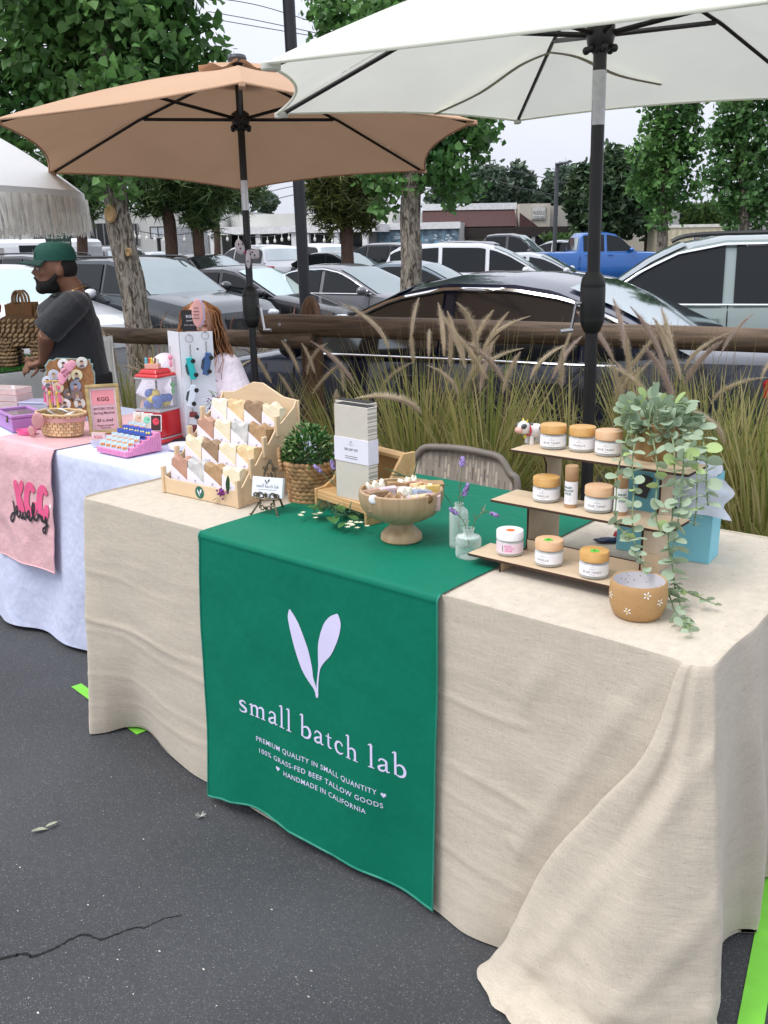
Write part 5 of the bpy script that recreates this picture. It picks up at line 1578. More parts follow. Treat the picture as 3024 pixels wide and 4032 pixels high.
    m.build('base', mat('base_black', (.02, .02, .02), .6), t, smooth=40)
    if straps:
        m = MB()
        a = ridge(3, .52) + V(0, 0, -.04)
        for (k, u, v) in ((3, .42, .93), (2, .45, .80)):
            b = ridge(k, v).lerp(ridge(k + 1, v), u) + V(0, 0, -.03)
            m.tube(cat([a, a.lerp(b, .25) + V(0, 0, .012), a.lerp(b, .6) + V(0, 0, -.012), b], 5), .020, 4, flat=.2)
        m.build('strap', mat('strap_cream', (.55, .53, .36), .8), t)
    return t
CAN_TAN = mat('canopy_tan', (.59, .375, .235), .8, .04, 3, trans=.18)
CAN_WHT = mat('canopy_white', (.86, .87, .78), .8, .03, 3, trans=.36)
CAN_FR = mat('canopy_fringed', (.80, .80, .79), .8, .03, 3, trans=.25)
umbrella('tan market umbrella on a black leaning pole beside the jewellery stall', (-1.796 + .17, 2.334 - .14, 0), 1.345, 1.975, .43, -.732, CAN_TAN, (-.075, .066), .020, 1.12, R_(12), (1.66, 1.80))
umbrella('large white market umbrella above the soap table on a dark pole', (.62, 1.934, 0), 1.35, 1.988, .45, -.801, CAN_WHT, (.003, -.039), .024, 1.22, R_(232), (1.86, 2.02), True, .1, True, mat('powder_charcoal', (.022, .021, .021), .36, .2))
# ------------------------------------------------------------------ things on the soap table
TT = TOP + .002
TR = TOP + .006            # on the runner
def Z2(x, y): return 600 + x * .42194, 1450 + y * .42194
def Z3(x, y): return 1150 + x * .5425, 1500 + y * .5425
def Z4(x, y): return 1800 + x * .66305, 1500 + y * .66305
BIRCH = wood('birch_pale', (.66, .48, .30), (.76, .58, .38), 1, 0, .55, .04, 25)
PAPER = mat('paper_white', (.80, .77, .86), .7, .02)
INK = mat('ink_grey', (.12, .12, .13), .7, .05)
INKG = mat('ink_green', (.012, .12, .07), .6, .05)
def flat_label(mb, s, cx, cz, size, y, maxw=None, off=.0, sp=1.0):
    v, f = text(s, 1, off, 'CENTER', sp)
    w_ = max(p[0] for p in v) - min(p[0] for p in v)
    sc = size if not maxw or w_ * size < maxw else maxw / w_
    mb.add([V(cx + p[0] * sc, y, cz + p[1] * (size * .5 + sc * .5)) for p in v], f)
# --- soap rack
rack = thing('soap_rack', 'stepped pale birch rack with four tiers of soap bars', 'display rack', (.300, .190, TT), R_(2))
DY, DZ = .0547, .0505
for k in range(4):
    y, z = k * DY, k * DZ
    m = MB(); m.prism([(-.150, z), (.150, z), (.150, z + .052), (.128, z + .044), (-.128, z + .044), (-.150, z + .052)], y, y + .005, 'xz')
    fb = m.build('front_board', BIRCH, rack, bevel=.0012)
    m = MB(); m.box(-.148, .148, y + .006, y + DY - .001, z + .003, z + .007); m.build('shelf', BIRCH, rack)
    for sx in (-1, 1):
        m = MB(); m.box(sx * .154 - .005, sx * .154 + .005, y - .005, y + .011, z + (.0 if k == 0 else .02), z + .078); m.build('post', BIRCH, rack, bevel=.0012)
for sx in (-1, 1):
    pts = [(.012, 0)]
    for k in range(4):
        y, z = k * DY, k * DZ
        pts += [(y + .012, z + .052), (y + .022, z + .056), (y + DY - .002 if k < 3 else y + DY + .02, z + .092)]
    pts += [(.25, pts[-1][1] + .02), (.25, 0)]
    m = MB(); m.prism(pts, sx * .149, sx * .149 + .005 * sx, 'yz'); m.build('side_panel', BIRCH, rack)
m = MB(); m.prism([(-.16, 0), (.16, 0), (.16, .262), (.10, .268), (.02, .302), (-.02, .302), (-.10, .268), (-.16, .262)], .25, .256, 'xz'); m.build('back_panel', BIRCH, rack, bevel=.0012)
m = MB()
n = 20
m.prism([(.018 * math.cos(t * 2 * PI / n), .022 + .018 * math.sin(t * 2 * PI / n)) for t in range(n)], -.0008, .0, 'xz'); bd = m.build('round_badge', mat('badge_green', (.015, .13, .085), .6), rack)
m = MB(); emblem(m, lambda u: -.009 + .018 * u, lambda v: .010 + .022 * v, lambda vs: [V(x, -.0012 - k, z) for x, z, k in vs]); m.build('leaf_emblem', PAPER, bd)
SOAPC = {'rose': ((.44, .24, .17), (.52, .30, .22)), 'grey': ((.42, .42, .41), (.68, .67, .65)), 'coffee': ((.36, .22, .11), (.48, .31, .17)), 'cream': ((.76, .66, .44), (.84, .76, .57)), 'brown': ((.27, .17, .10), (.36, .24, .15)), 'honey': ((.68, .46, .22), (.80, .64, .40)), 'white': ((.80, .76, .60), (.86, .83, .72))}
def soapm(k):
    a, b = SOAPC[k]
    return mat('soap_' + k, a, .45, .1, 38, .25, 90, c2=b, spec=.3)
TIERS = [(('rose', 'SANTAL ROSE'), ('grey', 'SEA SALT LILY'), ('coffee', 'EXFOLIATING\nCOFFEE'), ('cream', 'CITRUS HERB')),
         (('cream', 'CITRUS HERB'), ('brown', 'OATMATCHA'), ('cream', 'LAVENDER OATS'), ('honey', 'TEA TREE')),
         (('rose', 'SANTAL ROSE'), ('cream', 'CITRUS HERB'), ('grey', 'SEA SALT LILY'), ('coffee', 'EXFOLIATING\nCOFFEE')),
         (('white', 'UNSCENTED'), ('honey', 'TEA TREE MINT'), ('brown', 'OATMATCHA'), ('cream', 'LAVENDER OATS'))]
TN = ('bottom', 'second', 'third', 'top'); PN = ('leftmost', 'second from left', 'third from left', 'rightmost')
CN = {'rose': 'dusty rose', 'grey': 'grey marbled', 'coffee': 'speckled tan', 'cream': 'creamy', 'brown': 'cocoa brown', 'honey': 'honey and cream', 'white': 'ivory'}
RM = rotm(0, 0, R_(2), (.300, .190, TT))
for k in range(4):
    for i in range(4):
        ck, nm = TIERS[k][i]
        rnd = random.Random(k * 4 + i)
        p = RM @ V(-.108 + i * .0715 + (0 if k % 2 == 0 else .004), k * DY + .017, k * DZ + .008)
        t = thing('soap_bar', '%s soap in white diagonal wrapper, %s of the %s rack tier' % (CN[ck], PN[i], TN[k]), 'soap', p, R_(2) + rnd.gauss(0, .02), 'wrapped soaps on the rack')
        t.rotation_euler.x = -.10
        w_, h_ = .067, .092
        tp = [(-w_ / 2 + w_ * q / 10, h_ + .0045 * math.sin(q * .9 + k * 2 + i) + .003 * rnd.random()) for q in range(11)]
        m = MB()
        def fn(u, v):
            q = u * 10; a = min(int(q), 9); f = q - a
            z = tp[a][1] + (tp[a + 1][1] - tp[a][1]) * f
            return V(-w_ / 2 + w_ * u, .028 * v, z + .006 * math.sin(v * PI) * math.sin(u * 9 + k) - .004 * (2 * v - 1) ** 2)
        m.grid(fn, 20, 5)
        nT = 21
        base = len(m.v)
        # walls from the wavy top to the base
        per = [j for j in range(nT)] + [nT * r_ + nT - 1 for r_ in range(1, 6)] + [nT * 5 + j for j in range(nT - 2, -1, -1)] + [nT * r_ for r_ in range(4, 0, -1)]
        vb = [V(m.v[q].x, m.v[q].y, 0) for q in per]
        m.v += vb
        for j in range(len(per)):
            j2 = (j + 1) % len(per)
            m.f.append([per[j], base + j, base + j2, per[j2]]); m.mi.append(0)
        m.f.append([base + j for j in range(len(per))]); m.mi.append(0)
        sb = m.build('bar', soapm(ck), t, smooth=40)
        m = MB(); e = .0012
        m.prism([(-w_ / 2 - e, -.001), (w_ / 2 + e, -.001), (w_ / 2 + e, .034), (-w_ / 2 - e, .072)], -e, .028 + e, 'xz')
        wr_ = m.build('wrapper', PAPER, t)
        m = MB()
        flat_label(m, nm, 0, .020, .0062, -.0022, .050, .012, 1.1)
        m.box(-.010, .010, -.0022, -.0021, .0305, .0312)
        m.build('lettering', INK, wr_)
        m = MB(); emblem(m, lambda u: -.004 + .006 * u, lambda v: .034 + .007 * v, lambda vs: [V(x, -.0022 - kk * .1, z) for x, z, kk in vs]); m.build('leaf_emblem', INK, wr_)
# sprig with purple flowers on the lowest tier
def leafblade(m, base, d, L_, w_, curl=.15, up=V(0, 0, 1)):
    d = V(*d).normalized(); s = d.cross(up)
    s = s.normalized() if s.length > 1e-4 else V(1, 0, 0)
    n_ = s.cross(d)
    vs = []
    for i in range(7):
        t = i / 6; ww = w_ * math.sin(PI * min(1, .06 + .94 * t)) ** .8 * .5
        c = V(*base) + d * L_ * t - up * curl * L_ * t * t
        vs += [c - s * ww + n_ * ww * .25, c, c + s * ww + n_ * ww * .25]
    fs = []
    for i in range(6):
        a = i * 3
        fs += [(a, a + 1, a + 4, a + 3), (a + 1, a + 2, a + 5, a + 4)]
    m.add(vs, fs)
LG = mat('leaf_fresh', (.05, .16, .035), .5, .25, 20, trans=.2); LGD = mat('leaf_deep', (.02, .085, .03), .45, .25, 20, trans=.15); LSIL = mat('leaf_silver', (.20, .25, .17), .7, .2, 20, trans=.15)
PURP = mat('petal_purple', (.20, .02, .22), .7, .3, 60); LAV = mat('petal_lavender', (.33, .24, .52), .8, .3, 60, isl=.3); LAVD = mat('calyx_mauve', (.16, .11, .19), .8, .3, 60, isl=.3)
def sprig_base(name, label, loc, catn='sprig', grp=None, rz=0): return thing(name, label, catn, loc, rz, grp)
p = RM @ V(.120, -.004, .035)
t = sprig_base('flower_sprig', 'purple flower sprig with narrow leaves tucked into the lowest soap tier', p)
m = MB(); leafblade(m, (0, 0, 0.0), (.2, -.1, 1), .07, .012); leafblade(m, (-.03, -.003, -.012), (-1, -.1, -.35), .035, .008); leafblade(m, (-.02, -.003, -.006), (-.7, -.2, .3), .02, .006); m.build('leaves', LGD, t)
m = MB(); rnd = random.Random(2)
for i in range(26):
    c = (rnd.gauss(-.018, .009), -.004 + rnd.gauss(0, .004), rnd.gauss(.006, .006))
    m.ell(c, (.0035, .0025, .003), 6, 4)
m.build('petals', PURP, t)
# --- easel with business cards
ez = thing('mini_easel', 'small antique brass scroll easel holding business cards', 'easel', (.560, .215, TT), R_(18))
BRASS = mat('antique_brass', (.16, .13, .09), .4, .35, 50, .4, 120, metal=.75)
def scroll(m, c, r, s, turns=1.1, rad=.0018, y=0):
    P = [V(c[0] + s * r * (1 - .6 * k / 18) * math.cos(turns * 2 * PI * k / 18), y, c[1] + r * (1 - .6 * k / 18) * math.sin(turns * 2 * PI * k / 18)) for k in range(19)]
    m.tube(P, rad, 5)
m = MB()
for s in (-1, 1):
    m.tube(cat([V(s * .040, -.034, .002), V(s * .034, -.030, .012), V(s * .024, -.022, .030), V(s * .018, -.012, .045), V(s * .020, -.004, .075), V(s * .016, .004, .105), V(s * .006, .010, .135)], 5), .0028, 6)
    m.ell((s * .041, -.035, .003), (.004, .004, .003), 6, 4)
    scroll(m, (s * .013, .118), .009, s, 1.2, .0016, .008); scroll(m, (s * .010, .100), .008, -s, 1.1, .0016, .006); scroll(m, (s * .018, .050), .012, s, 1.2, .002, -.018)
    scroll(m, (s * .032, .053), .007, -s, 1.1, .002, -.020); scroll(m, (s * .011, .020), .008, s, 1.2, .0017, -.026); scroll(m, (s * .020, .030), .006, -s, 1.2, .0015, -.024)
m.tube([V(-.04, -.022, .047), V(0, -.024, .044), V(.04, -.022, .047)], .003, 6)
m.ell((0, .010, .140), (.006, .002, .008), 8, 6); m.ell((0, -.024, .020), (.005, .002, .006), 8, 6); m.ell((0, -.022, .056), (.005, .002, .007), 8, 6)
m.build('scroll_frame', BRASS, ez, smooth=60)
m = MB(); m.tube([V(0, .010, .11), V(.012, .05, .001)], .003, 6); m.build('rear_leg', BRASS, ez, smooth=60)
bc = thing('business_cards', 'stack of white business cards printed small batch lab', 'cards', (.560, .215, TT + .047), R_(18))
CM = rotm(-.22, 0, 0, (0, -.012, 0))
m = MB(); m.box(-.045, .045, -.006, .006, 0, .053, CM); st_ = m.build('card_stack', mat('card_white', (.82, .84, .90), .5, .02), bc)
m = MB(); mp_ = lambda vs: [CM @ V(x, -.0068 - k * .2, z) for x, z, k in vs]
emblem(m, lambda u: -.008 + .014 * u, lambda v: .034 + .014 * v, mp_); serif(m, 'small batch lab', -.033, .034, .0255, .0052, mp_)
m.build('lettering', INK, st_)
m = MB(); m.box(-.028, .028, -.0066, -.0064, .0195, .0203, CM); m.box(-.040, .036, -.0066, -.0064, .008, .0086, CM); m.build('fine_print', INK, st_)
# --- seagrass basket with a small shrub
SEAG = mat('seagrass', (.30, .16, .07), .75, .3, 30, .3, 80, c2=(.46, .28, .13), isl=.3)
def woven(m, rad, z0, z1, rows, n, rr, tilt=.5, cx=0, cy=0):
    for j in range(rows):
        z = z0 + (z1 - z0) * (j + .5) / rows
        r = rad((j + .5) / rows)
        L_ = 2 * PI * r / n * .75
        for i in range(n):
            a = 2 * PI * (i + .5 * (j % 2)) / n
            M = Matrix.Translation((cx + r * math.cos(a), cy + r * math.sin(a), z)) @ Matrix.Rotation(a + PI / 2, 4, 'Z') @ Matrix.Rotation(tilt, 4, 'Y')
            m.ell((0, 0, 0), (L_, rr * .8, rr), 7, 5, M)
bp = onz(1226, 1968, TT)
bk = thing('plant_basket', 'round seagrass basket holding a bushy green plant', 'basket', (bp.x, bp.y, TT))
rad = lambda v: .058 + .016 * v - .004 * math.sin(PI * v)
m = MB(); m.lathe([(.05, .001), (.054, .02), (.060, .06), (.066, .112), (.060, .112), (.052, .05), (.03, .05)], 24); m.build('liner', mat('seagrass_dark', (.14, .075, .035), .85), bk, smooth=50)
m = MB(); woven(m, rad, .002, .108, 9, 22, .0085, .45); o = m.build('weave', SEAG, bk, smooth=60); o['kind'] = 'stuff'
m = MB()
for i in range(30):
    a = 2 * PI * i / 30
    m.ell((0, 0, 0), (.012, .008, .008), 7, 5, Matrix.Translation((.073 * math.cos(a), .073 * math.sin(a), .112)) @ Matrix.Rotation(a + PI / 2 + .5, 4, 'Z') @ Matrix.Rotation(.4, 4, 'Y'))
m.build('rim', SEAG, bk, smooth=60)
for s in (0, PI):
    m = MB(); ca, sa = math.cos(YAW + s), math.sin(YAW + s)
    for i in range(15):
        t_ = PI * i / 14
        c = V(ca * (.076 + .008 * math.sin(t_)) - sa * .034 * math.cos(t_), sa * (.076 + .008 * math.sin(t_)) + ca * .034 * math.cos(t_), .100 + .045 * math.sin(t_))
        m.ell((0, 0, 0), (.009, .0065, .0085), 7, 5, Matrix.Translation(c) @ Matrix.Rotation(YAW + PI / 2, 4, 'Z') @ Matrix.Rotation(t_ + .6, 4, 'Y'))
    m.build('handle', SEAG, bk, smooth=60)
pl_ = thing('bushy_plant', 'small bushy plant with pale tipped green leaves in the seagrass basket', 'plant', (bp.x, bp.y, TT + .07))
m = MB(); m2 = MB(); rnd = random.Random(5)
for i in range(420):
    d = V(rnd.gauss(0, 1), rnd.gauss(0, 1), abs(rnd.gauss(0, .8))).normalized()
    c = V(d.x * .070, d.y * .070, .045 + d.z * .095) * (.80 + .25 * rnd.random())
    for q in range(3):
        leafblade(m if rnd.random() < .78 else m2, c, (d.x + rnd.gauss(0, .5), d.y + rnd.gauss(0, .5), d.z + .3 + rnd.gauss(0, .4)), .013 + .008 * rnd.random(), .008, .1)
o = m.build('leaves', mat('leaf_box', (.035, .12, .025), .45, .35, 40, c2=(.08, .22, .05), isl=.4, trans=.2), pl_); o['kind'] = 'stuff'
o = m2.build('pale_tips', mat('leaf_tip', (.40, .52, .24), .5, .2, 40, isl=.3, trans=.2), pl_); o['kind'] = 'stuff'
m = MB(); m.lathe([(.05, .0), (.058, .03), (.04, .05)], 14)
for i in range(12):
    a = i * 2.4; m.tube([V(.02 * math.cos(a), .02 * math.sin(a), .03), V(.055 * math.cos(a), .055 * math.sin(a), .09 + .02 * (i % 3))], .0015, 4)
m.build('stems', mat('stem_dark', (.02, .05, .015), .8), pl_)
# --- wooden riser and gift boxes
PINE = wood('pine_honey', (.52, .30, .12), (.70, .46, .22), 1, 0, .5, .1, 40)
RA = math.atan2(-.045, .221)
rz_ = thing('wooden_riser', 'pine two step riser with sloping sides on the green runner', 'riser', (.634, .309, TR), RA)
for sx in (0, .217):
    m = MB(); m.prism([(0, 0), (0, .056), (.028, .058), (.06, .075), (.10, .135), (.125, .168), (.165, .168), (.165, 0)], sx, sx + .009, 'yz'); m.build('side_panel', PINE, rz_, bevel=.001)
for (y0, y1, z0, z1) in ((.004, .092, .044, .053), (.125, .163, .150, .160), (.150, .158, .053, .150), (.002, .012, .030, .044)):
    m = MB(); m.box(.009, .217, y0, y1, z0, z1); m.build('plank', PINE, rz_, bevel=.001)
def gift_mat():
    N = NT('gift_pattern')
    t = N.n('TexCoord')
    mp = N.n('Mapping'); mp.inputs['Scale'].default_value = (1, 1, 1); N.l(t.outputs['Object'], mp.inputs[0])
    sx = N.n('SeparateXYZ'); N.l(mp.outputs[0], sx.inputs[0])
    outs = []
    for a, b in ((1, .62), (-1, .62)):
        mu = N.n('Math', operation='MULTIPLY'); mu.inputs[1].default_value = a * 1.0; N.l(sx.outputs[0], mu.inputs[0])
        m2_ = N.n('Math', operation='MULTIPLY'); m2_.inputs[1].default_value = b; N.l(sx.outputs[2], m2_.inputs[0])
        ad = N.n('Math', operation='ADD'); N.l(mu.outputs[0], ad.inputs[0]); N.l(m2_.outputs[0], ad.inputs[1])
        sc = N.n('Math', operation='MULTIPLY'); sc.inputs[1].default_value = 1250; N.l(ad.outputs[0], sc.inputs[0])
        si = N.n('Math', operation='SINE'); N.l(sc.outputs[0], si.inputs[0])
        outs.append(si)
    zg = N.n('Math', operation='MULTIPLY'); zg.inputs[1].default_value = 85; N.l(sx.outputs[0], zg.inputs[0])
    zs = N.n('Math', operation='PINGPONG'); zs.inputs[1].default_value = 1.0; N.l(zg.outputs[0], zs.inputs[0])
    zm = N.n('Math', operation='MULTIPLY'); zm.inputs[1].default_value = 60; N.l(sx.outputs[2], zm.inputs[0])
    za = N.n('Math', operation='ADD'); N.l(zs.outputs[0], za.inputs[0]); N.l(zm.outputs[0], za.inputs[1])
    fr = N.n('Math', operation='FRACT'); 
    hv = N.n('Math', operation='MULTIPLY'); hv.inputs[1].default_value = .5; N.l(za.outputs[0], hv.inputs[0]); N.l(hv.outputs[0], fr.inputs[0])
    gt = N.n('Math', operation='GREATER_THAN'); gt.inputs[1].default_value = .5; N.l(fr.outputs[0], gt.inputs[0])
    mx = N.n('MixRGB'); N.l(gt.outputs[0], mx.inputs[0]); N.l(outs[0].outputs[0], mx.inputs[1]); N.l(outs[1].outputs[0], mx.inputs[2])
    r = N.n('ValToRGB'); r.color_ramp.elements[0].position = .0; r.color_ramp.elements[0].color = (.46, .41, .34, 1); r.color_ramp.elements[1].position = .35; r.color_ramp.elements[1].color = (.80, .75, .67, 1)
    N.l(mx.outputs[0], r.inputs[0]); N.l(r.outputs[0], N.b.inputs['Base Color']); N.b.inputs['Roughness'].default_value = .6
    return N.m
GIFT = gift_mat()
WM = Matrix.Translation((.634, .309, TR)) @ Matrix.Rotation(RA, 4, 'Z')
for i, (lx, ly, lb) in enumerate(((.155, .012, 'cream patterned gift box with white THE GIFT SET band, in front'), (.108, .050, 'cream patterned gift box standing behind the banded one'))):
    p = WM @ V(lx, ly, .0535)
    g = thing('gift_box', lb, 'box', p, RA + R_(8), 'patterned gift boxes')
    m = MB(); m.box(-.059, .059, 0, .034, 0, .243); sl_ = m.build('sleeve', GIFT, g, bevel=.0008)
    m = MB(); m.box(-.057, .057, .002, .032, .243, .2445); m.build('top', mat('box_black', (.02, .02, .024), .6), g)
    if i == 0:
        m = MB(); m.box(-.0605, .0605, -.0015, .0355, .098, .160); bn = m.build('band', PAPER, g)
        m = MB(); flat_label(m, 'THE GIFT SET', 0, .131, .0092, -.0022, .05, .02, 1.15)
        for q in range(2): m.box(-.022, .022, -.0022, -.0021, .113 - q * .005, .1142 - q * .005)
        m.box(-.009, .009, -.0022, -.0021, .1435, .1442)
        m.build('lettering', INK, bn)
        m = MB(); emblem(m, lambda u: -.003 + .006 * u, lambda v: .147 + .006 * v, lambda vs: [V(x, -.0022 - k * .1, z) for x, z, k in vs]); m.build('leaf_emblem', INK, bn)
# --- cut flowers under and beside the riser
def lav(name, label, base, stems, grp='lavender stems'):
    t = sprig_base(name, label, base, 'lavender', grp)
    m = MB(); lf_ = MB()
    for k, (pts, hl) in enumerate(stems):
        P = cat([V(*p) for p in pts], 6); m.tube(P, .0011, 4)
        rnd = random.Random(k + len(label))
        for q in range(9):
            b = P[int(len(P) * (.15 + .06 * q))] if int(len(P) * (.15 + .06 * q)) < len(P) else P[-1]
            leafblade(lf_, b, (rnd.gauss(0, .6), rnd.gauss(0, .6), .8), .026, .003, .1)
        h = MB(); d = (P[-1] - P[-4]).normalized(); h2 = MB()
        nn = int(hl / .0042)
        for q in range(nn):
            for a in range(5):
                an = a * 2 * PI / 5 + q * .6; rr = .0046 * math.sin(PI * (.25 + .72 * q / nn))
                c = P[-1] + d * (q * .0042) + V(math.cos(an), math.sin(an), 0) * rr
                (h if rnd.random() < .65 else h2).ell(c, (.0030, .0030, .0036), 5, 4)
        h.build('flower_head', LAV, t); h2.build('calyx', LAVD, t)
    m.build('stem', mat('stem_green', (.10, .17, .06), .7), t); o = lf_.build('leaves', LSIL, t); o['kind'] = 'stuff'
    return t
a_ = onz(*Z3(360, 820), TR + .053); 
lav('lavender_sprig', 'lavender sprigs lying on the riser beside the gift box', (a_.x, a_.y, TR + .055), [([(0, 0, 0), (-.03, -.01, .03), (-.055, -.02, .055)], .028), ([(0, 0, .002), (-.015, 0, .035), (-.03, .005, .062)], .028), ([(0, 0, 0), (-.02, .02, .05), (-.035, .02, .10)], .008)], None)
b_ = onz(*Z3(330, 1040), TR)
fl = sprig_base('flower_cutting', 'cut greenery with small white star flowers under the riser', (b_.x, b_.y, TR + .006))
m = MB(); m2 = MB(); rnd = random.Random(8)
for (dx, dy, dz, ux, uy, L_, w_) in ((-.05, .0, .02, -1, .1, .055, .026), (-.01, -.012, .014, .6, -.5, .06, .026), (.03, .01, .02, 1, -.5, .05, .018), (.0, .02, .02, -.6, .4, .05, .022), (.05, -.02, .012, .3, -1, .04, .016)):
    m = MB(); leafblade(m, (dx, dy, dz), (ux, uy, .15), L_ * 1.25, w_ * 1.25, .15); m.build('broad_leaf', LG, fl)
for k in range(60):
    leafblade(m2, (rnd.gauss(0, .05), rnd.gauss(.01, .015), .012 + .02 * rnd.random()), (rnd.gauss(0, 1), rnd.gauss(0, 1), .3), .035, .004, .1)
o = m2.build('narrow_leaves', LGD, fl); o['kind'] = 'stuff'
m = MB()
for k in range(22):
    s = -1 if k % 2 else 1
    c = V(s * .062 + rnd.gauss(0, .018) + (.02 if s > 0 else 0), -.012 + rnd.gauss(0, .012) - (.028 if s > 0 else 0), .006 + .018 * rnd.random())
    for q in range(5):
        a = q * 2 * PI / 5 + k
        leafblade(m, c, (math.cos(a), math.sin(a), .3), .0085, .004, .1)
m.build('white_flowers', mat('petal_cream', (.78, .76, .55), .6, .1, 30), fl)
# --- turned bowl with small soaps
WALN = wood('bowl_wood', (.36, .23, .12), (.52, .37, .22), 1, 2, .5, .08, 45)
BC = onz(1581, 2124, TR)
bo = thing('pedestal_bowl', 'turned wooden bowl on a flared pedestal foot', 'bowl', (BC.x, BC.y, TR))
m = MB(); m.lathe([(.001, .001), (.046, 0), (.050, .004), (.049, .016), (.040, .026), (.030, .034), (.027, .042), (.032, .050), (.060, .056), (.082, .068), (.095, .085), (.101, .108), (.100, .126), (.097, .129), (.093, .127), (.092, .108), (.080, .088), (.05, .078), (.001, .076)], 48)
m.build('bowl', WALN, bo, smooth=40)
rnd = random.Random(12)
SC = [('white', (-.055, .03), .036, .3), ('coffee', (-.01, .045), .034, .1), ('rose', (-.07, -.01), .028, .1), ('brown', (-.055, -.045), .036, .5), ('coffee', (-.015, -.062), .032, -.2), ('white', (.012, -.030), .034, .6), ('lilac', (.018, -.068), .026, .1), ('honey', (.038, -.058), .024, .2), ('blue', (.045, -.035), .034, .4), ('plum', (.066, -.045), .026, -.1), ('honey', (.045, .02), .036, .9), ('coffee', (.075, .035), .038, .2), ('white', (.02, .06), .034, .5), ('lilac', (-.03, .0), .030, .3), ('cream', (.06, -.005), .032, .7), ('plum', (-.005, .005), .030, -.3), ('yellow', (.070, .005), .034, .5), ('rose', (.035, .055), .034, .0)]
SOAPC.update(lilac=((.55, .42, .48), (.78, .70, .66)), blue=((.28, .34, .46), (.40, .45, .55)), plum=((.40, .24, .24), (.66, .48, .46)), yellow=((.70, .50, .14), (.80, .64, .28)))
BN = {'white': 'ivory', 'coffee': 'tan', 'rose': 'dusty rose', 'brown': 'chocolate', 'lilac': 'lilac swirled', 'honey': 'honey', 'blue': 'slate blue', 'plum': 'plum and cream', 'cream': 'creamy', 'yellow': 'yellow'}
SEEN = {}
for i, (ck, (x, y), h_, rz0) in enumerate(SC):
    pz = .098 + .004 * rnd.random() - .02 * (abs(x) + abs(y))
    SEEN[ck] = SEEN.get(ck, 0) + 1
    wx, wy = (_r.x * x - G2.x * -y), (_r.y * x + G2.y * y)
    side = ('at the left rim' if x < -.03 else 'at the right rim' if x > .05 else 'in the middle') + (' near the front' if y < -.025 else ' near the back' if y > .025 else '')
    t = thing('mini_soap', '%s small soap in the wooden bowl, %s' % (BN[ck], side), 'soap', (BC.x + RT.x * x + G2.x * y, BC.y + RT.y * x + G2.y * y, TR + pz), YAW + rz0, 'small soaps in the wooden bowl')
    t.rotation_euler.x = rnd.gauss(0, .15); t.rotation_euler.y = rnd.gauss(0, .15)
    w_ = .0205 + .005 * rnd.random()
    m = MB(); n_ = 9
    top_ = [(-w_ + 2 * w_ * q / n_, h_ + (.006 * math.sin(q * 1.6 + i) if ck in ('white', 'lilac', 'plum', 'cream', 'coffee') and i % 2 == 0 or ck == 'white' else 0)) for q in range(n_ + 1)]
    m.prism([(-w_, -.012), (w_, -.012)] + top_[::-1], -.011, .011, 'xz'); m.build('bar', soapm(ck), t, bevel=.0015)
for k, (px, py, lb) in enumerate(((590, 860, 'silver wax seal medallion at the left inside the bowl'), (770, 888, 'dark gold wax seal medallion at the front of the bowl'), (988, 858, 'dark gold wax seal medallion at the right inside the bowl'))):
    c = at(*Z3(px, py), 2.12)
    t = thing('wax_seal', lb, 'medallion', c, YAW, 'wax seals in the bowl')
    m = MB(); m.lathe([(.001, .003), (.008, .003), (.0095, .002), (.011, .0)][::-1], 14, M=rotm(PI / 2 - .3, 0, 0)); m.build('disc', mat('seal_silver', (.7, .72, .76), .3) if k == 0 else mat('seal_gold', (.16, .09, .03), .3, metal=.5), t, smooth=40)
cs = sprig_base('leaf_sprig', 'long dark green leaf sprig arching from the back of the bowl', BC + RT * .03 + G2 * .07 + V(0, 0, .125))
m = MB()
leafblade(m, (0, 0, 0), (-RT.x * .9, -RT.y * .9, .55), .085, .014, .1); leafblade(m, (0, 0, 0), (RT.x * .25, RT.y * .25, 1), .07, .014, .1); leafblade(m, (-.005, .0, .01), (-RT.x, -RT.y, .2), .06, .012, .1)
m.build('leaf', LGD, cs)
cs = sprig_base('leaf_sprig', 'dark green leaf hanging over the right rim of the bowl', BC + RT * .092 + G2 * .01 + V(0, 0, .13))
m = MB()
leafblade(m, (-.01, 0, 0), (RT.x * .5, RT.y * .5, -.6), .075, .013, .15); leafblade(m, (0, 0, .0), (RT.x * .45, RT.y * .45, .1), .03, .007, .5)
m.build('leaf', LGD, cs)
# --- glass vases with lavender
VG = glass('vase_glass', (.93, .97, .95), .03, .86)
vb = onz(1806, 2152, TR)
vs_ = thing('bottle_vase', 'tall clear glass bottle vase beside the wooden bowl', 'vase', (vb.x, vb.y, TR))
m = MB(); m.lathe([(.001, .001), (.021, .0), (.0225, .004), (.0225, .082), (.020, .090), (.0105, .097), (.0095, .102), (.0105, .106), (.009, .106), (.008, .100), (.018, .088), (.0205, .08), (.0205, .006), (.001, .005)], 28); m.build('bottle', VG, vs_, smooth=50)
lav('lavender_bunch', 'tall purple lavender spikes in the bottle vase', (vb.x, vb.y, TR + .03), [([(0, 0, 0), (.002, 0, .10), (.006 * RT.x, .006 * RT.y, .165)], .024), ([(0, 0, 0), (.004 * RT.x, .0, .06), (.012 * RT.x, .012 * RT.y, .095)], .03)], 'lavender stems')
vr = onz(1844, 2192, TR)
vs_ = thing('ribbed_vase', 'squat ribbed clear glass bud vase in front of the bottle vase', 'vase', (vr.x, vr.y, TR))
m = MB(); n = 60; prof = [(.001, .001), (.027, .0), (.029, .004), (.029, .022), (.0265, .026), (.029, .030), (.029, .044), (.026, .050), (.013, .054), (.0115, .060), (.0135, .068), (.012, .068), (.010, .060), (.011, .054), (.024, .048), (.001, .046)]
m.lathe(prof, n)
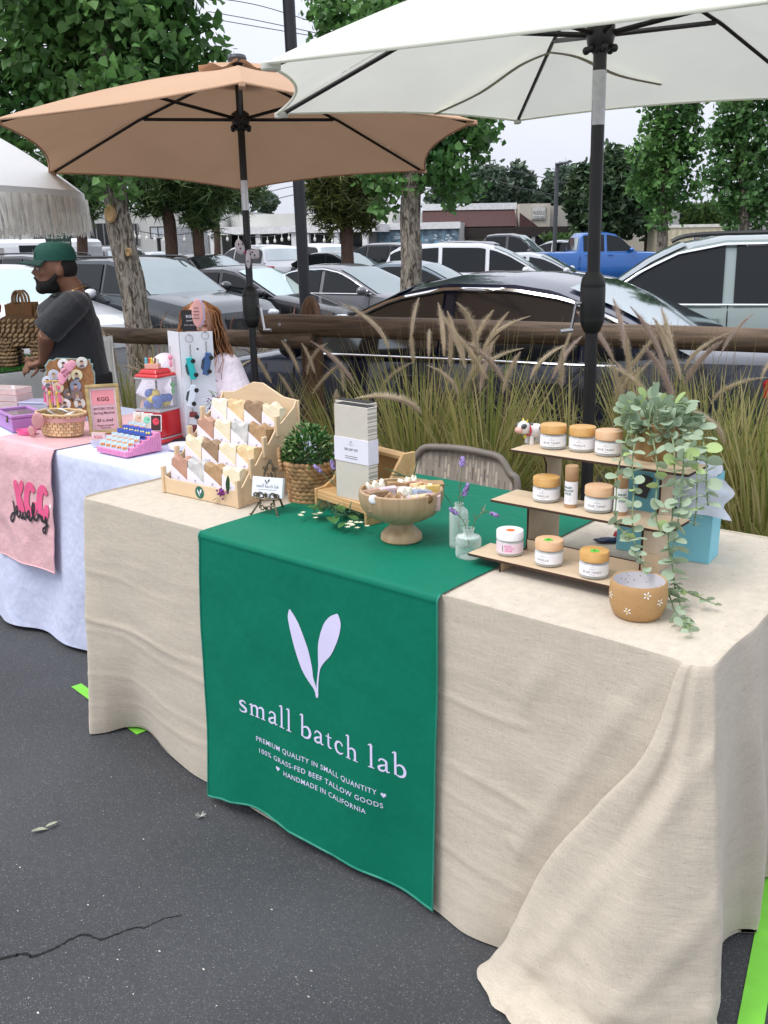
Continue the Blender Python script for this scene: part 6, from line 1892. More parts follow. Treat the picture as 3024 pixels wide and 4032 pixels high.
for i, p in enumerate(m.v):
    r = math.hypot(p.x, p.y); k = i % n
    if r > .024 and k % 2: p.x *= .95; p.y *= .95
m.build('vase', VG, vs_, smooth=70)
lav('lavender_bunch', 'drooping lavender sprigs in the ribbed bud vase', (vr.x, vr.y, TR + .03), [([(0, 0, 0), (-.010 * RT.x, -.010 * RT.y, .05), (-.028 * RT.x, -.028 * RT.y, .072)], .022), ([(0, 0, 0), (.015 * RT.x, .015 * RT.y, .055), (.036 * RT.x, .036 * RT.y, .075), (.052 * RT.x, .052 * RT.y, .071)], .018)], 'lavender stems')
# --- plywood tier stand
PLY = wood('ply_birch', (.56, .42, .27), (.66, .52, .36), 1, 0, .55, .05, 18); CUT = mat('laser_edge', (.05, .024, .014), .8)
SX0, SX1 = 1.222, 1.637
sd_ = thing('tier_stand', 'three tier plywood stand with dark laser cut edges', 'display stand', (SX0, .18, TT))
SHY = [(.0, .090, .030), (.088, .198, .133), (.166, .272, .234)]
for k, (y0, y1, z) in enumerate(SHY):
    m = MB(); m.box(0, SX1 - SX0, y0, y1, z - .003, z); sh_ = m.build('shelf', PLY, sd_)
    m = MB(); m.box(-.0006, SX1 - SX0 + .0006, y0 - .0006, y1 + .0006, z - .0055, z - .0005); m.build('shelf_edge', CUT, sh_)
for lx in (.075, .345):
    pts = [(.03, 0), (.03, .0295), (.088, .0245), (.092, .060), (.10, .100), (.094, .1275), (.150, .1275), (.172, .138), (.186, .165), (.186, .21), (.176, .2285), (.262, .2285), (.262, 0)]
    pts = [(.010, 0), (.010, .0245), (.118, .0245), (.122, .06), (.122, .115), (.112, .1275), (.188, .1275), (.196, .16), (.196, .205), (.180, .2285), (.262, .2285), (.262, 0)]
    m = MB(); m.prism(pts, lx, lx + .004, 'yz'); lg = m.build('side_panel', PLY, sd_)
    m = MB(); m.tube([V(lx + .002, p[0] - .0008, p[1]) for p in pts[:-1]], .0026, 4); m.build('cut_edge', CUT, lg)
m = MB(); m.box(.079, .345, .118, .122, 0, .046); m.build('brace', PLY, sd_)
m = MB(); m.box(.079, .345, .1185, .1215, .046, .0475); m.build('cut_edge', CUT, sd_)
m = MB(); m.box(.349, .385, .118, .122, 0, .07); m.build('brace_end', PLY, sd_)
# --- jars and sticks
LIDA = wood('lid_amber', (.52, .27, .07), (.68, .40, .14), 1, 0, .4, .03, 40); LIDP = wood('lid_pink_pine', (.66, .38, .20), (.76, .50, .30), 1, 0, .45, .03, 40)
CREAMF = {'blue': mat('balm_blue', (.22, .27, .33), .35), 'vanilla': mat('balm_cream', (.74, .68, .52), .4)}
JG = glass('jar_glass', (.92, .95, .95), .03, .72)
def wrap(mb, vs, fs, r, a0):
    mb.add([V(r * math.sin(a0 + p[0] / r), -r * math.cos(a0 + p[0] / r), p[1]) for p in vs], fs)
def jar(label, p, content, lid, txt, dot=None, face=0, tint=None):
    t = thing('cream_jar', label, 'jar', p, YAW + face, 'jars on the plywood stand')
    R0 = .029
    m = MB(); m.lathe([(.001, 0), (.024, 0), (.0285, .003), (R0, .007), (R0, .031), (.026, .034), (.0255, .037), (.024, .037), (.0245, .033), (.027, .030), (.027, .008), (.001, .004)], 32); m.build('glass', JG, t, smooth=40)
    m = MB(); m.lathe([(.001, .0045), (.0255, .0055), (.0265, .009), (.0265, .031), (.001, .032)], 28); m.build('balm', CREAMF[content], t, smooth=40)
    m = MB(); m.lathe([(.0285, .0355), (.0298, .037), (.0298, .053), (.0285, .0548), (.001, .0552)], 32); ld = m.build('lid', lid, t, smooth=40)
    lm = mat('label_white', (.83, .83, .85), .6, .02) if not tint else mat('label_pink', (.82, .66, .74), .6, .02)
    m = MB(); rl = R0 + .0005
    m.grid(lambda u, v: V(rl * math.sin((u - .5) * 4.2), -rl * math.cos((u - .5) * 4.2), .008 + .0225 * v), 30, 1); lb = m.build('label', lm, t, smooth=60)
    m = MB()
    if not tint:
        v, f = text(txt, 1, .012, 'CENTER', 1.25); s = .0058; wrap(m, [(q[0] * s, .0165 + q[1] * s) for q in v], f, rl + .0003, -.15)
        v, f = text('small batch lab', 1, .0, 'CENTER'); s = .0022; wrap(m, [(q[0] * s, .0235 + q[1] * s) for q in v], f, rl + .0003, -.15)
        v, f = text('V', 1, .02, 'CENTER'); s = .0035; wrap(m, [(q[0] * s, .0268 + q[1] * s) for q in v], f, rl + .0003, -.15)
        v, f = text('whipped tallow', 1, .0, 'CENTER'); s = .002; wrap(m, [(q[0] * s, .0115 + q[1] * s) for q in v], f, rl + .0003, -.15)
        m.build('lettering', INK, lb)
    else:
        for q_, ln in enumerate(('MAGIC', 'TALLOW', 'CREAM')):
            v, f = text(ln, 1, .03, 'LEFT'); s = .0052; wrap(m, [(-.016 + q[0] * s, .0248 - q_ * .0052 + q[1] * s) for q in v], f, rl + .0003, 0)
        m.build('lettering', mat('ink_pink', (.72, .18, .42), .6), lb)
        m = MB(); wrap(m, [(-.021, .012), (-.0195, .012), (-.0195, .026), (-.021, .026)], [(0, 1, 2, 3)], rl + .0003, 0); m.build('side_print', INKG, lb)
    if dot:
        m = MB(); m.lathe([(.0095, .0554), (.0095, .0557), (.001, .0558)], 20, (0, -.006, 0)); st2 = m.build('price_dot', dot, ld)
        if dot.name == 'dot_green':
            v, f = text('5', 1, .02); m = MB(); m.add([(q[0] * .012, -.006 + q[1] * .012, .0561) for q in v], f); m.build('numeral', mat('ink_darkgreen', (.01, .12, .01), .6), st2)
    return t
zb, zm, zt_ = TT + .0303, TT + .1333, TT + .2343
def jp(x, y, z, back=.024): 
    q = onz(*Z4(x, y), z); return V(q.x + G2.x * back, q.y + G2.y * back, z)
ORA = mat('dot_orange', (.75, .16, .04), .6); GRN = mat('dot_green', (.12, .55, .06), .6)
jar('white lidded jar labelled MAGIC TALLOW CREAM on the bottom shelf', jp(320, 1045, zb), 'vanilla', mat('lid_white', (.85, .85, .87), .4, .02), '', ORA, 0, True)
jar('vanilla jar with green dotted pine lid on the bottom shelf', jp(555, 1108, zb), 'vanilla', LIDP, 'VANILLA', GRN, -.5)
jar('blue tansy jar with green dotted amber lid on the bottom shelf', jp(825, 1180, zb), 'blue', LIDA, 'BLUE TANSY', GRN, -.2)
jar('vanilla jar with amber lid on the middle shelf', jp(538, 726, zm), 'vanilla', LIDA, 'VANILLA', None, -.3)
jar('blue tansy jar with pale lid on the middle shelf', jp(852, 788, zm), 'blue', LIDP, 'BLUE TANSY', None, -.2)
jar('blue tansy jar nearest the toy cow on the top shelf', jp(580, 410, zt_), 'blue', LIDA, 'BLUE TANSY', None, -.15)
jar('vanilla jar in the middle of the top shelf', jp(754, 426, zt_), 'vanilla', LIDA, 'VANILLA', None, -.3)
jar('blue tansy jar half hidden by eucalyptus on the top shelf', jp(912, 452, zt_), 'blue', LIDP, 'BLUE TANSY', None, -.3)
KRAFT = mat('kraft_tube', (.42, .25, .13), .75, .1, 60)
def stick(label, p, face):
    t = thing('balm_stick', label, 'balm tube', p, YAW + face, 'kraft balm sticks')
    m = MB(); m.lathe([(.001, 0), (.0135, 0), (.0135, .060), (.001, .060)], 24); m.build('tube', KRAFT, t, smooth=40)
    m = MB(); m.lathe([(.0138, .0605), (.0142, .061), (.0142, .090), (.0132, .0915), (.0125, .0905), (.001, .0905)], 24); m.build('cap', KRAFT, t, smooth=40)
    rl = .0141
    m = MB(); m.grid(lambda u, v: V(rl * math.sin((u - .5) * 5), -rl * math.cos((u - .5) * 5), .008 + .050 * v), 30, 1); lb = m.build('label', mat('label_white', (.83, .83, .85), .6, .02), t, smooth=60)
    m = MB()
    for q_, ln in enumerate(('MAGIC', 'TALLOW', 'STICK')):
        v, f = text(ln, 1, .03, 'CENTER'); s = .0062; wrap(m, [(q[0] * s, .045 - q_ * .007 + q[1] * s) for q in v], f, rl + .0003, 0)
    m.build('lettering', INKG, lb)
    m = MB()
    for q_ in range(3): wrap(m, [(-.006, .014 + q_ * .0035), (.006, .014 + q_ * .0035), (.006, .0152 + q_ * .0035), (-.006, .0152 + q_ * .0035)], [(0, 1, 2, 3)], rl + .0003, 0)
    m.build('fine_print', INK, lb)
stick('kraft balm stick turned sideways between the middle shelf jars', jp(680, 755, zm, .012), -.75)
stick('kraft balm stick facing forward behind trailing eucalyptus leaves', jp(975, 800, zm, .012), 0)
# ------------------------------------------------------------------ toy cow, eucalyptus, pots, bag
def Z5(x, y): return x * .45208, 1350 + y * .45208
def Z1(x, y): return x * .60277, 900 + y * .60277
cp = onz(*Z4(440, 378), zt_)
cow = thing('toy_cow', 'white toy cow with grey patches and red collar on the top shelf', 'toy', (cp.x + G2.x * .012, cp.y + G2.y * .012, zt_), YAW + PI + .45)
TW_ = mat('toy_white', (.80, .78, .76), .4, .03); TG = mat('toy_grey', (.11, .11, .12), .4); TP = mat('toy_pink', (.74, .42, .34), .4); TRD = mat('toy_red', (.6, .03, .05), .4); TY = mat('toy_yellow', (.75, .60, .08), .4)
m = MB(); m.ell((-.012, 0, .030), (.024, .016, .0165), 16, 10); m.ell((.020, 0, .040), (.015, .0155, .0155), 14, 10); m.build('body', TW_, cow, smooth=60)
for x in (-.026, .003):
    for y in (-.009, .009):
        m = MB(); m.lathe([(.005, 0), (.0055, .004), (.0048, .02)], 10, (x, y, 0)); m.build('leg', TW_, cow, smooth=60)
m = MB(); m.ell((.033, 0, .035), (.0095, .0115, .0085), 12, 8); m.build('muzzle', TP, cow, smooth=60)
for s in (-1, 1):
    m = MB(); m.ell((.026, s * .0105, .0445), (.0085, .0055, .007), 10, 7); pt = m.build('eye_patch', TG, cow, smooth=60)
    m = MB(); m.ell((.0285, s * .0145, .045), (.0028, .0022, .0034), 8, 6); m.build('eye', BLK, pt, smooth=60)
    m = MB(); m.ell((.012, s * .019, .050), (.003, .007, .0035), 8, 6); m.build('ear', TG, cow, smooth=60)
    m = MB(); m.tube([(.016, s * .007, .053), (.016, s * .010, .060)], [.0026, .001], 6); m.build('horn', TY, cow, smooth=60)
    m = MB(); m.ell((-.022, s * .0128, .034), (.0105, .0055, .009), 10, 7); m.build('patch', TG, cow, smooth=60)
m = MB(); m.tube([V(.008 + .002 * math.cos(t * PI / 6), .0145 * math.cos(t * PI / 6), .034 + .0135 * math.sin(t * PI / 6)) for t in range(13)], .0022, 6); m.build('collar', TRD, cow, smooth=60)
m = MB(); m.ell((.016, 0, .018), (.004, .004, .005), 8, 6); m.build('bell', TY, cow, smooth=60)
# pot and trailing eucalyptus
pc = onz(*Z4(1190, 470), zt_)
PC = V(pc.x + G2.x * .020, pc.y + G2.y * .020, zt_)
pt = thing('wooden_pot', 'turned wooden pot on the right end of the top shelf', 'pot', PC)
m = MB(); m.lathe([(.001, 0), (.040, 0), (.045, .006), (.049, .03), (.050, .078), (.046, .080), (.044, .07), (.001, .066)], 32); m.build('pot', wood('pot_wood', (.22, .12, .04), (.40, .25, .11), 1, 2, .45, .08, 45), pt, smooth=40)
eu = thing('eucalyptus_plant', 'trailing silver green eucalyptus spilling from the wooden pot', 'plant', PC)
EUL = mat('euc_leaf', (.31, .41, .28), .65, .15, 30, c2=(.44, .54, .38), trans=.25); EUY = mat('euc_young', (.42, .55, .22), .6, .1, 30, trans=.25); EUS = mat('euc_stem', (.20, .27, .14), .7)
def euc_mesh(mt):
    m = MB(); n = 12
    m.add([V(0, 0, 0)] + [V(.5 * math.sin(2 * PI * i / n) * .82, .5 - .5 * math.cos(2 * PI * i / n), .10 * (math.sin(2 * PI * i / n) ** 2)) for i in range(n)] + [V(0, .5, 0)], [(n + 1, 1 + i, 1 + (i + 1) % n) for i in range(n)])
    o = m.build('leaf', mt, smooth=60); me = o.data; bpy.data.objects.remove(o); return me
ELM = [euc_mesh(EUL), euc_mesh(EUL), euc_mesh(EUL), euc_mesh(EUY)]
VINES = [
 ([(1150, 130), (1140, 230), (1160, 330), (1185, 480), (1190, 600), (1180, 700), (1185, 830), (1215, 905)], 9, .028),
 ([(1060, 210), (1010, 330), (980, 430), (950, 560), (945, 700), (940, 820), (985, 900), (1020, 960)], 10, .024),
 ([(1080, 240), (1050, 400), (1040, 520), (1050, 620), (1040, 780), (1045, 900), (1060, 1000), (1080, 1060), (1130, 1120)], 12, .022),
 ([(1300, 160), (1330, 300), (1345, 420), (1340, 560), (1330, 700), (1310, 850), (1290, 960), (1275, 1040), (1285, 1150), (1300, 1250), (1340, 1370), (1380, 1490)], 17, .027),
 ([(1380, 190), (1430, 260), (1465, 380), (1480, 500), (1480, 620), (1490, 740)], 8, .030),
 ([(1250, 230), (1285, 380), (1290, 520), (1300, 650), (1280, 800), (1255, 930), (1270, 1080)], 9, .026),
 ([(1400, 300), (1420, 450), (1425, 600), (1420, 760), (1405, 860)], 7, .022),
 ([(1290, 1200), (1350, 1245), (1440, 1285), (1545, 1330)], 5, .018),
 ([(1240, 1240), (1270, 1300), (1300, 1380), (1350, 1440)], 5, .026),
]
rnd = random.Random(21)
TAB = TT + .012
def vpt(x, y, i, n):
    t_ = i / max(1, n - 1)
    d = ray(*Z4(x, y))
    dt = (TAB - CAM.z) / d.z
    base = 1.99 - .13 * min(1, max(0, (y - 150) / 250)) - .05 * min(1, max(0, (y - 420) / 330)) - .03 * min(1, max(0, (y - 880) / 250)) + .05 * max(0, (1250 - x) / 300) * (1 if y < 950 else 0)
    return CAM + d * min(base, dt - .004)
def add_leaf(par, p, d, s, off):
    o = bpy.data.objects.new('leaf', ELM[0 if rnd.random() < .9 else 3])
    COL.objects.link(o); o.parent = par
    q = V(*d).to_track_quat('Y', 'Z')
    o.location = p - off; o.rotation_euler = (q.to_matrix() @ Euler((0, rnd.gauss(0, .8), 0)).to_matrix()).to_euler()
    o.scale = (s, s, s)
for vi, (pts, npair, ls) in enumerate(VINES):
    npair = int(npair * 1.35); ls *= 1.0
    P = cat([vpt(x, y, i, len(pts)) for i, (x, y) in enumerate(pts)], 6)
    m = MB(); m.tube([p - PC for p in P], .0016, 5); vn = m.build('vine', EUS, eu, smooth=60)
    for k in range(npair):
        p = P[min(len(P) - 1, int((k + .5) * len(P) / npair))]
        a = k * 1.3 + rnd.random()
        s = ls * (.75 + .5 * rnd.random()) * (1 if k < npair * .75 else .75)
        for sg in (-1, 1):
            d = RT * math.cos(a) * sg - G2 * (.45 + .25 * math.sin(a) * sg) + V(0, 0, .10 + rnd.gauss(0, .25))
            add_leaf(vn, p, d, s, PC)
m = MB()
for k in range(9):
    a = k * 2 * PI / 9
    m.tube(cat([V(.02 * math.cos(a), .02 * math.sin(a), .07), V(.035 * math.cos(a), .035 * math.sin(a), .115), V(.062 * math.cos(a), .062 * math.sin(a), .115), V(.075 * math.cos(a), .075 * math.sin(a), .075)], 4), .0016, 5)
md_ = m.build('crown_stems', EUS, eu, smooth=60)
for k in range(76):
    d = V(rnd.gauss(0, 1), rnd.gauss(0, 1), abs(rnd.gauss(.5, .6))).normalized()
    p = PC + V(d.x * .068, d.y * .068, .078 + d.z * .048) * (.85 + .25 * rnd.random())
    add_leaf(md_, p, V(d.x, d.y, d.z * .6 + rnd.gauss(0, .4)) - G2 * .5, .024 + .012 * rnd.random(), PC)
m = MB()
for k in range(110):
    d = V(rnd.gauss(0, 1), rnd.gauss(0, 1), rnd.gauss(.35, .6)).normalized()
    p = V(d.x * .058, d.y * .058, .075 + d.z * .042) * (.6 + .45 * rnd.random()); s = .018 + .010 * rnd.random()
    q = (V(d.x, d.y, d.z * .5 + rnd.gauss(0, .4))).to_track_quat('Y', 'Z').to_matrix() @ Euler((0, rnd.gauss(0, .8), 0)).to_matrix()
    m.add([v.co * s for v in ELM[0].vertices], [tuple(f.vertices) for f in ELM[0].polygons], Matrix.Translation(p) @ q.to_4x4())
o = m.build('inner_leaves', EUL, eu, smooth=60); o['kind'] = 'stuff'
# daisy pot
dp = onz(*Z4(1078, 1400), TT)
DPc = V(dp.x + G2.x * .012, dp.y + G2.y * .012, TT)
po = thing('daisy_pot', 'tan stoneware pot painted with white daisies at the table front', 'pot', DPc, YAW)
def stone(name, c, fleck, fs):
    N = NT(name); t = N.n('TexCoord'); vo = N.n('TexVoronoi', Scale=fs); N.l(t.outputs['Object'], vo.inputs['Vector'])
    lt = N.n('Math', operation='LESS_THAN'); lt.inputs[1].default_value = .16; N.l(vo.outputs['Distance'], lt.inputs[0])
    nz = N.n('TexNoise', Scale=20, Detail=4); N.l(t.outputs['Object'], nz.inputs['Vector'])
    r = N.n('ValToRGB'); r.color_ramp.elements[0].color = (*[x * .85 for x in c], 1); r.color_ramp.elements[1].color = (*[min(1, x * 1.12) for x in c], 1); N.l(nz.outputs['Fac'], r.inputs[0])
    mx = N.n('MixRGB'); N.l(lt.outputs[0], mx.inputs[0]); N.l(r.outputs[0], mx.inputs[1]); mx.inputs[2].default_value = (*fleck, 1); N.l(mx.outputs[0], N.b.inputs['Base Color'])
    N.b.inputs['Roughness'].default_value = .55
    return N.m
PR = [(.001, .0), (.040, .0), (.046, .006), (.052, .022), (.0545, .04), (.0535, .058), (.0515, .069)]
m = MB(); m.lathe(PR + [(.050, .0715), (.048, .070)], 48, cap=False); m.build('body', stone('stoneware_tan', (.46, .27, .11), (.25, .14, .06), 160), po, smooth=40)
m = MB(); m.lathe([(.0482, .0702), (.049, .05), (.047, .025), (.040, .012), (.001, .010)], 40, cap=False); m.build('glaze', stone('glaze_speckle', (.62, .60, .62), (.25, .2, .16), 110), po, smooth=40)
def prad(z): return lerp_tab([(b, a) for a, b in PR], z)
for k, (az, z) in enumerate(((.02, .058), (.52, .042), (-.62, .024), (1.15, .028), (-1.4, .045))):
    m = MB(); yl = MB()
    for q in range(5):
        a = q * 2 * PI / 5 + k
        pts = []
        for j in range(8):
            b = 2 * PI * j / 8
            u = (.0050 + .0030 * math.cos(b)) ; v = .0014 * math.sin(b)
            pu, pv = u * math.cos(a) - v * math.sin(a), u * math.sin(a) + v * math.cos(a)
            rr = prad(z + pv) + .0009
            pts.append(V(rr * math.sin(az + pu / rr), -rr * math.cos(az + pu / rr), z + pv))
        m.add(pts, [list(range(8))])
    pe = m.build('painted_daisy', mat('daisy_white', (.86, .84, .80), .6, .02), po)
    pts = []
    for j in range(10):
        b = 2 * PI * j / 10; rr = prad(z) + .0014
        pts.append(V(rr * math.sin(az + .0018 * math.cos(b) / rr), -rr * math.cos(az + .0018 * math.cos(b) / rr), z + .0018 * math.sin(b)))
    yl.add(pts, [list(range(10))]); yl.build('daisy_eye', mat('daisy_yellow', (.75, .52, .06), .6), pe)
# blue gift bag with tissue
bg_ = thing('gift_bag', 'sky blue paper gift bag with white tissue behind the tier stand', 'bag', (1.50, .490, TT), R_(6))
BLB = mat('bag_blue', (.22, .58, .68), .55, .03)
m = MB(); m.add([V(x * k, y * k2 + .04, z) for z, k, k2 in ((0, 1, 1), (.195, 1.0, .9)) for x, y in ((-.072, -.04), (.138 - .0, -.04), (.138, .04), (-.072, .04))], [(0, 1, 5, 4), (1, 2, 6, 5), (2, 3, 7, 6), (3, 0, 4, 7), (3, 2, 1, 0)]); m.build('body', BLB, bg_)
m = MB(); m.prism([(.048 + .018 * math.cos(t * PI / 10), .120 + .018 * math.sin(t * PI / 10)) for t in range(20)], -.0012, .004, 'xz'); m.build('round_sticker', mat('sticker_green', (.005, .10, .06), .5), bg_)
m = MB(); m.prism([(-.035, .135), (-.02, .185), (.005, .178), (-.008, .130)], -.004, -.0015, 'xz'); m.build('dark_card', mat('card_dark', (.07, .065, .07), .6), bg_)
m = MB(); rnd = random.Random(3)
def tis(u, v):
    x = -.068 + .206 * u; y = .005 + .07 * v
    h = .188 + .03 * fbm(x * 28, y * 28, 4) + .028 * math.sin(PI * v)
    return V(x + .012 * fbm(y * 30, x * 30, 2), y, h)
m.grid(tis, 22, 10)
def tis2(u, v):
    x = .045 + .125 * u; z = .212 - .085 * v
    return V(x + .01 * math.sin(v * 9 + u * 5), -.006 - .020 * math.sin(PI * u) * (.4 + v) - .008 * fbm(x * 40, z * 40, 1), z - .02 * u * u)
m.grid(tis2, 14, 10)
m.build('tissue_paper', mat('tissue_white', (.72, .76, .84), .7, .04, trans=.3), bg_, smooth=80)
for k, (px, py, c, lb, d) in enumerate(((1000, 940, (.62, .02, .04), 'crumpled red snack wrapper behind the bottom shelf', (.06, .03, .026)), (900, 945, (.02, .03, .09), 'dark blue wrapper beside the red snack wrapper', (.07, .03, .012)))):
    p = onz(*Z4(px, py), TT + .005)
    t = thing('snack_wrapper', lb, 'wrapper', (p.x, p.y, TT), .3 + k * .5)
    m = MB(); m.ell((0, 0, d[2] / 2), (d[0] / 2, d[1] / 2, d[2] / 2), 18, 10)
    for v in m.v:
        v.x *= 1 + .25 * fbm(v.x * 60, v.y * 60, k); v.z = max(.0005, v.z * (1 + .4 * fbm(v.y * 70, v.x * 70, k)))
    m.build('packet', mat('wrap_%d' % k, c, .25, .1, 40, spec=.6), t, smooth=30)
    m = MB(); m.ell((.012, .003, d[2] * .82), (.010, .006, d[2] * .22), 10, 6); m.build('white_print', mat('wrap_white', (.75, .75, .75), .4), t, smooth=40)
# --- patterned chair behind the table
def chair_mat():
    N = NT('chair_weave'); t = N.n('TexCoord'); mp = N.n('Mapping'); mp.inputs['Scale'].default_value = (75, 75, 16); N.l(t.outputs['Object'], mp.inputs[0])
    br = N.n('TexBrick', Scale=1); br.inputs['Color1'].default_value = (.15, .12, .09, 1); br.inputs['Color2'].default_value = (.58, .49, .39, 1); br.inputs['Mortar'].default_value = (.30, .27, .24, 1)
    br.inputs['Mortar Size'].default_value = .06; br.offset = .5
    N.l(mp.outputs[0], br.inputs['Vector'])
    sp = N.n('SeparateXYZ'); N.l(t.outputs['Object'], sp.inputs[0]); cx = N.n('CombineXYZ')
    for i_, sc_, o_ in ((2, 9, 0), (0, 21, 1)):
        mu = N.n('Math', operation='MULTIPLY'); mu.inputs[1].default_value = sc_; N.l(sp.outputs[i_], mu.inputs[0]); N.l(mu.outputs[0], cx.inputs[o_])
    N.l(cx.outputs[0], br.inputs['Vector'])
    N.l(br.outputs['Color'], N.b.inputs['Base Color']); N.b.inputs['Roughness'].default_value = .9
    bm = N.n('Bump', Strength=.4, Distance=.003); N.l(br.outputs['Fac'], bm.inputs['Height']); N.l(bm.outputs[0], N.b.inputs['Normal'])
    return N.m
CFR = mat('chair_frame', (.20, .17, .145), .5)
ch = thing('patio_chair', 'patio chair with striped woven back and taupe frame behind the table', 'chair', (.57, 1.02, 0), R_(4))
def ctop(x):
    k = abs(x) / .215
    return .778 - .025 * k * k - .09 * max(0, (k - .62) / .38) ** 2.2
arc = [V(.222, .20, .40), V(.222, .06, .62), V(.216, .02, .70)] + [V(x, .01, ctop(x)) for x in (.19, .15, .09, 0, -.09, -.15, -.19)] + [V(-.216, .02, .70), V(-.222, .06, .62), V(-.222, .20, .40)]
arc = [V(p.x, .06 - .0 + .10 * (p.z - .6), p.z) for p in arc]
m = MB(); m.tube(cat(arc, 5), .012, 10); m.build('back_frame', CFR, ch, smooth=60)
def cb(u, v):
    x = -.207 + .414 * u; zt = ctop(x) - .012; z = .42 + (zt - .42) * v
    return V(x, .06 + .10 * (z - .6) + .02 * math.sin(PI * u) , z)
m = MB(); m.grid(cb, 24, 14); m.build('backrest', chair_mat(), ch, smooth=60, thick=.006)
m = MB(); m.grid(lambda u, v: V(-.21 + .42 * u, -.36 + .40 * v, .42 - .015 * math.sin(PI * u)), 8, 8); m.build('seat', MATS.get('x') or bpy.data.materials['chair_weave'], ch, thick=.01)
for s in (-1, 1):
    m = MB(); m.tube(cat([V(s * .222, .05, .42), V(s * .226, -.20, .42), V(s * .226, -.37, .40), V(s * .230, -.40, .0)], 4), .012, 8); m.build('front_leg', CFR, ch, smooth=60)
    m = MB(); m.tube([V(s * .222, .04, .42), V(s * .226, .14, 0)], .012, 8); m.build('rear_leg', CFR, ch, smooth=60)
    m = MB(); m.tube(cat([V(s * .222, .065, .62), V(s * .235, -.10, .635), V(s * .235, -.30, .62), V(s * .228, -.37, .40)], 4), .012, 8); m.build('armrest', CFR, ch, smooth=60)

# ------------------------------------------------------------------ jewellery stall
KT = TOP + .006
def k5(x, y, z=KT): return onz(*Z5(x, y), z)
p = k5(112, 782)
bx = thing('jewellery_box', 'lilac jewellery box with clear lid at the left edge of the pink runner', 'box', p, R_(-14))
LIL = mat('lilac_wood', (.46, .22, .52), .5)
m = MB(); m.box(-.24, 0, 0, .135, 0, .05); m.build('body', LIL, bx, bevel=.003)
for (x0, x1, y0, y1) in ((-.24, 0, 0, .014), (-.24, 0, .121, .135), (-.24, -.226, .014, .121), (-.014, 0, .014, .121)):
    m = MB(); m.box(x0, x1, y0, y1, .052, .064); m.build('lid_frame', LIL, bx, bevel=.002)
m = MB(); m.box(-.226, -.014, .014, .121, .053, .056); m.build('lid_glass', mat('lid_dark', (.10, .075, .10), .08, .6, 60), bx)
m = MB(); m.box(-.055, -.045, -.004, 0, .035, .060); m.ell((-.05, -.005, .040), (.005, .003, .007), 8, 6); m.build('clasp', BRASS, bx)
p = k5(232, 792)
tr = thing('pink_tray', 'small hot pink plastic tray beside the lilac box', 'tray', p, .1)
m = MB(); m.lathe([(.001, .002), (.036, .0), (.043, .016), (.041, .016), (.035, .004), (.001, .004)], 24, M=Matrix.Diagonal((1.1, .75, 1, 1))); m.build('tray', mat('hot_plastic', (.76, .12, .33), .35), tr, smooth=40)
p = k5(530, 805)
wb_ = thing('wicker_basket', 'oval pale wicker basket of round badges with a pink ribbon', 'basket', (p.x, p.y + .01, KT), .25)
WK = mat('wicker_pale', (.56, .38, .20), .7, .15, 40, c2=(.66, .48, .28), isl=.25)
DG = Matrix.Diagonal((1.28, .82, 1, 1))
m = MB(); m.lathe([(.001, .002), (.066, .001), (.082, .085), (.079, .085), (.064, .005), (.001, .005)], 30, M=DG); m.build('liner', mat('wicker_dark', (.33, .21, .10), .85), wb_, smooth=50)
for row in range(7):
    m = MB(); z = .006 + row * .0115; r = .068 + .0145 * z / .085
    for i in range(26):
        a = 2 * PI * (i + .5 * (row % 2)) / 26
        M = DG @ Matrix.Translation((r * math.cos(a), r * math.sin(a), z)) @ Matrix.Rotation(a + PI / 2, 4, 'Z')
        m.cbox((0, .001, .005), (.0145, .0035, .0098), M)
    o = m.build('weave_row', WK, wb_); o['kind'] = 'stuff'
m = MB(); m.tube([DG @ V(.084 * math.cos(t * PI / 18), .084 * math.sin(t * PI / 18), .087 + .0015 * math.sin(t * 2)) for t in range(37)], .0048, 8); m.build('rim', WK, wb_, smooth=50)
TUL = mat('tulle_pink', (.72, .40, .40), .7, .05, trans=.3)
m = MB(); m.grid(lambda u, v: DG @ V((.083 + .003 * math.sin(u * 40)) * math.cos(u * 2 * PI), (.083 + .003 * math.sin(u * 40)) * math.sin(u * 2 * PI), .060 + .016 * v), 60, 3); m.build('ribbon', TUL, wb_, smooth=80)
m = MB(); m.ell((-.075, -.075, .045), (.026, .008, .032), 14, 10, rotm(0, .35, .3)); m.ell((-.088, -.07, .02), (.018, .007, .022), 12, 8)
for v in m.v: v.y += .006 * fbm(v.x * 60, v.z * 60)
m.build('bow', TUL, wb_, smooth=80)
def badge(t, lab_i, c, r, M, colr):
    m = MB(); m.lathe([(r, 0), (r * 1.0, .002), (r * .93, .004), (.001, .0048)], 22, M=M); o = m.build('badge', colr, t, smooth=40)
    return o
HUE = [(.80, .78, .76), (.62, .60, .55), (.50, .52, .60), (.78, .66, .56), (.75, .70, .42), (.66, .68, .74), (.74, .60, .42), (.22, .24, .34), (.55, .40, .34), (.14, .11, .10), (.20, .12, .10), (.60, .42, .34)]
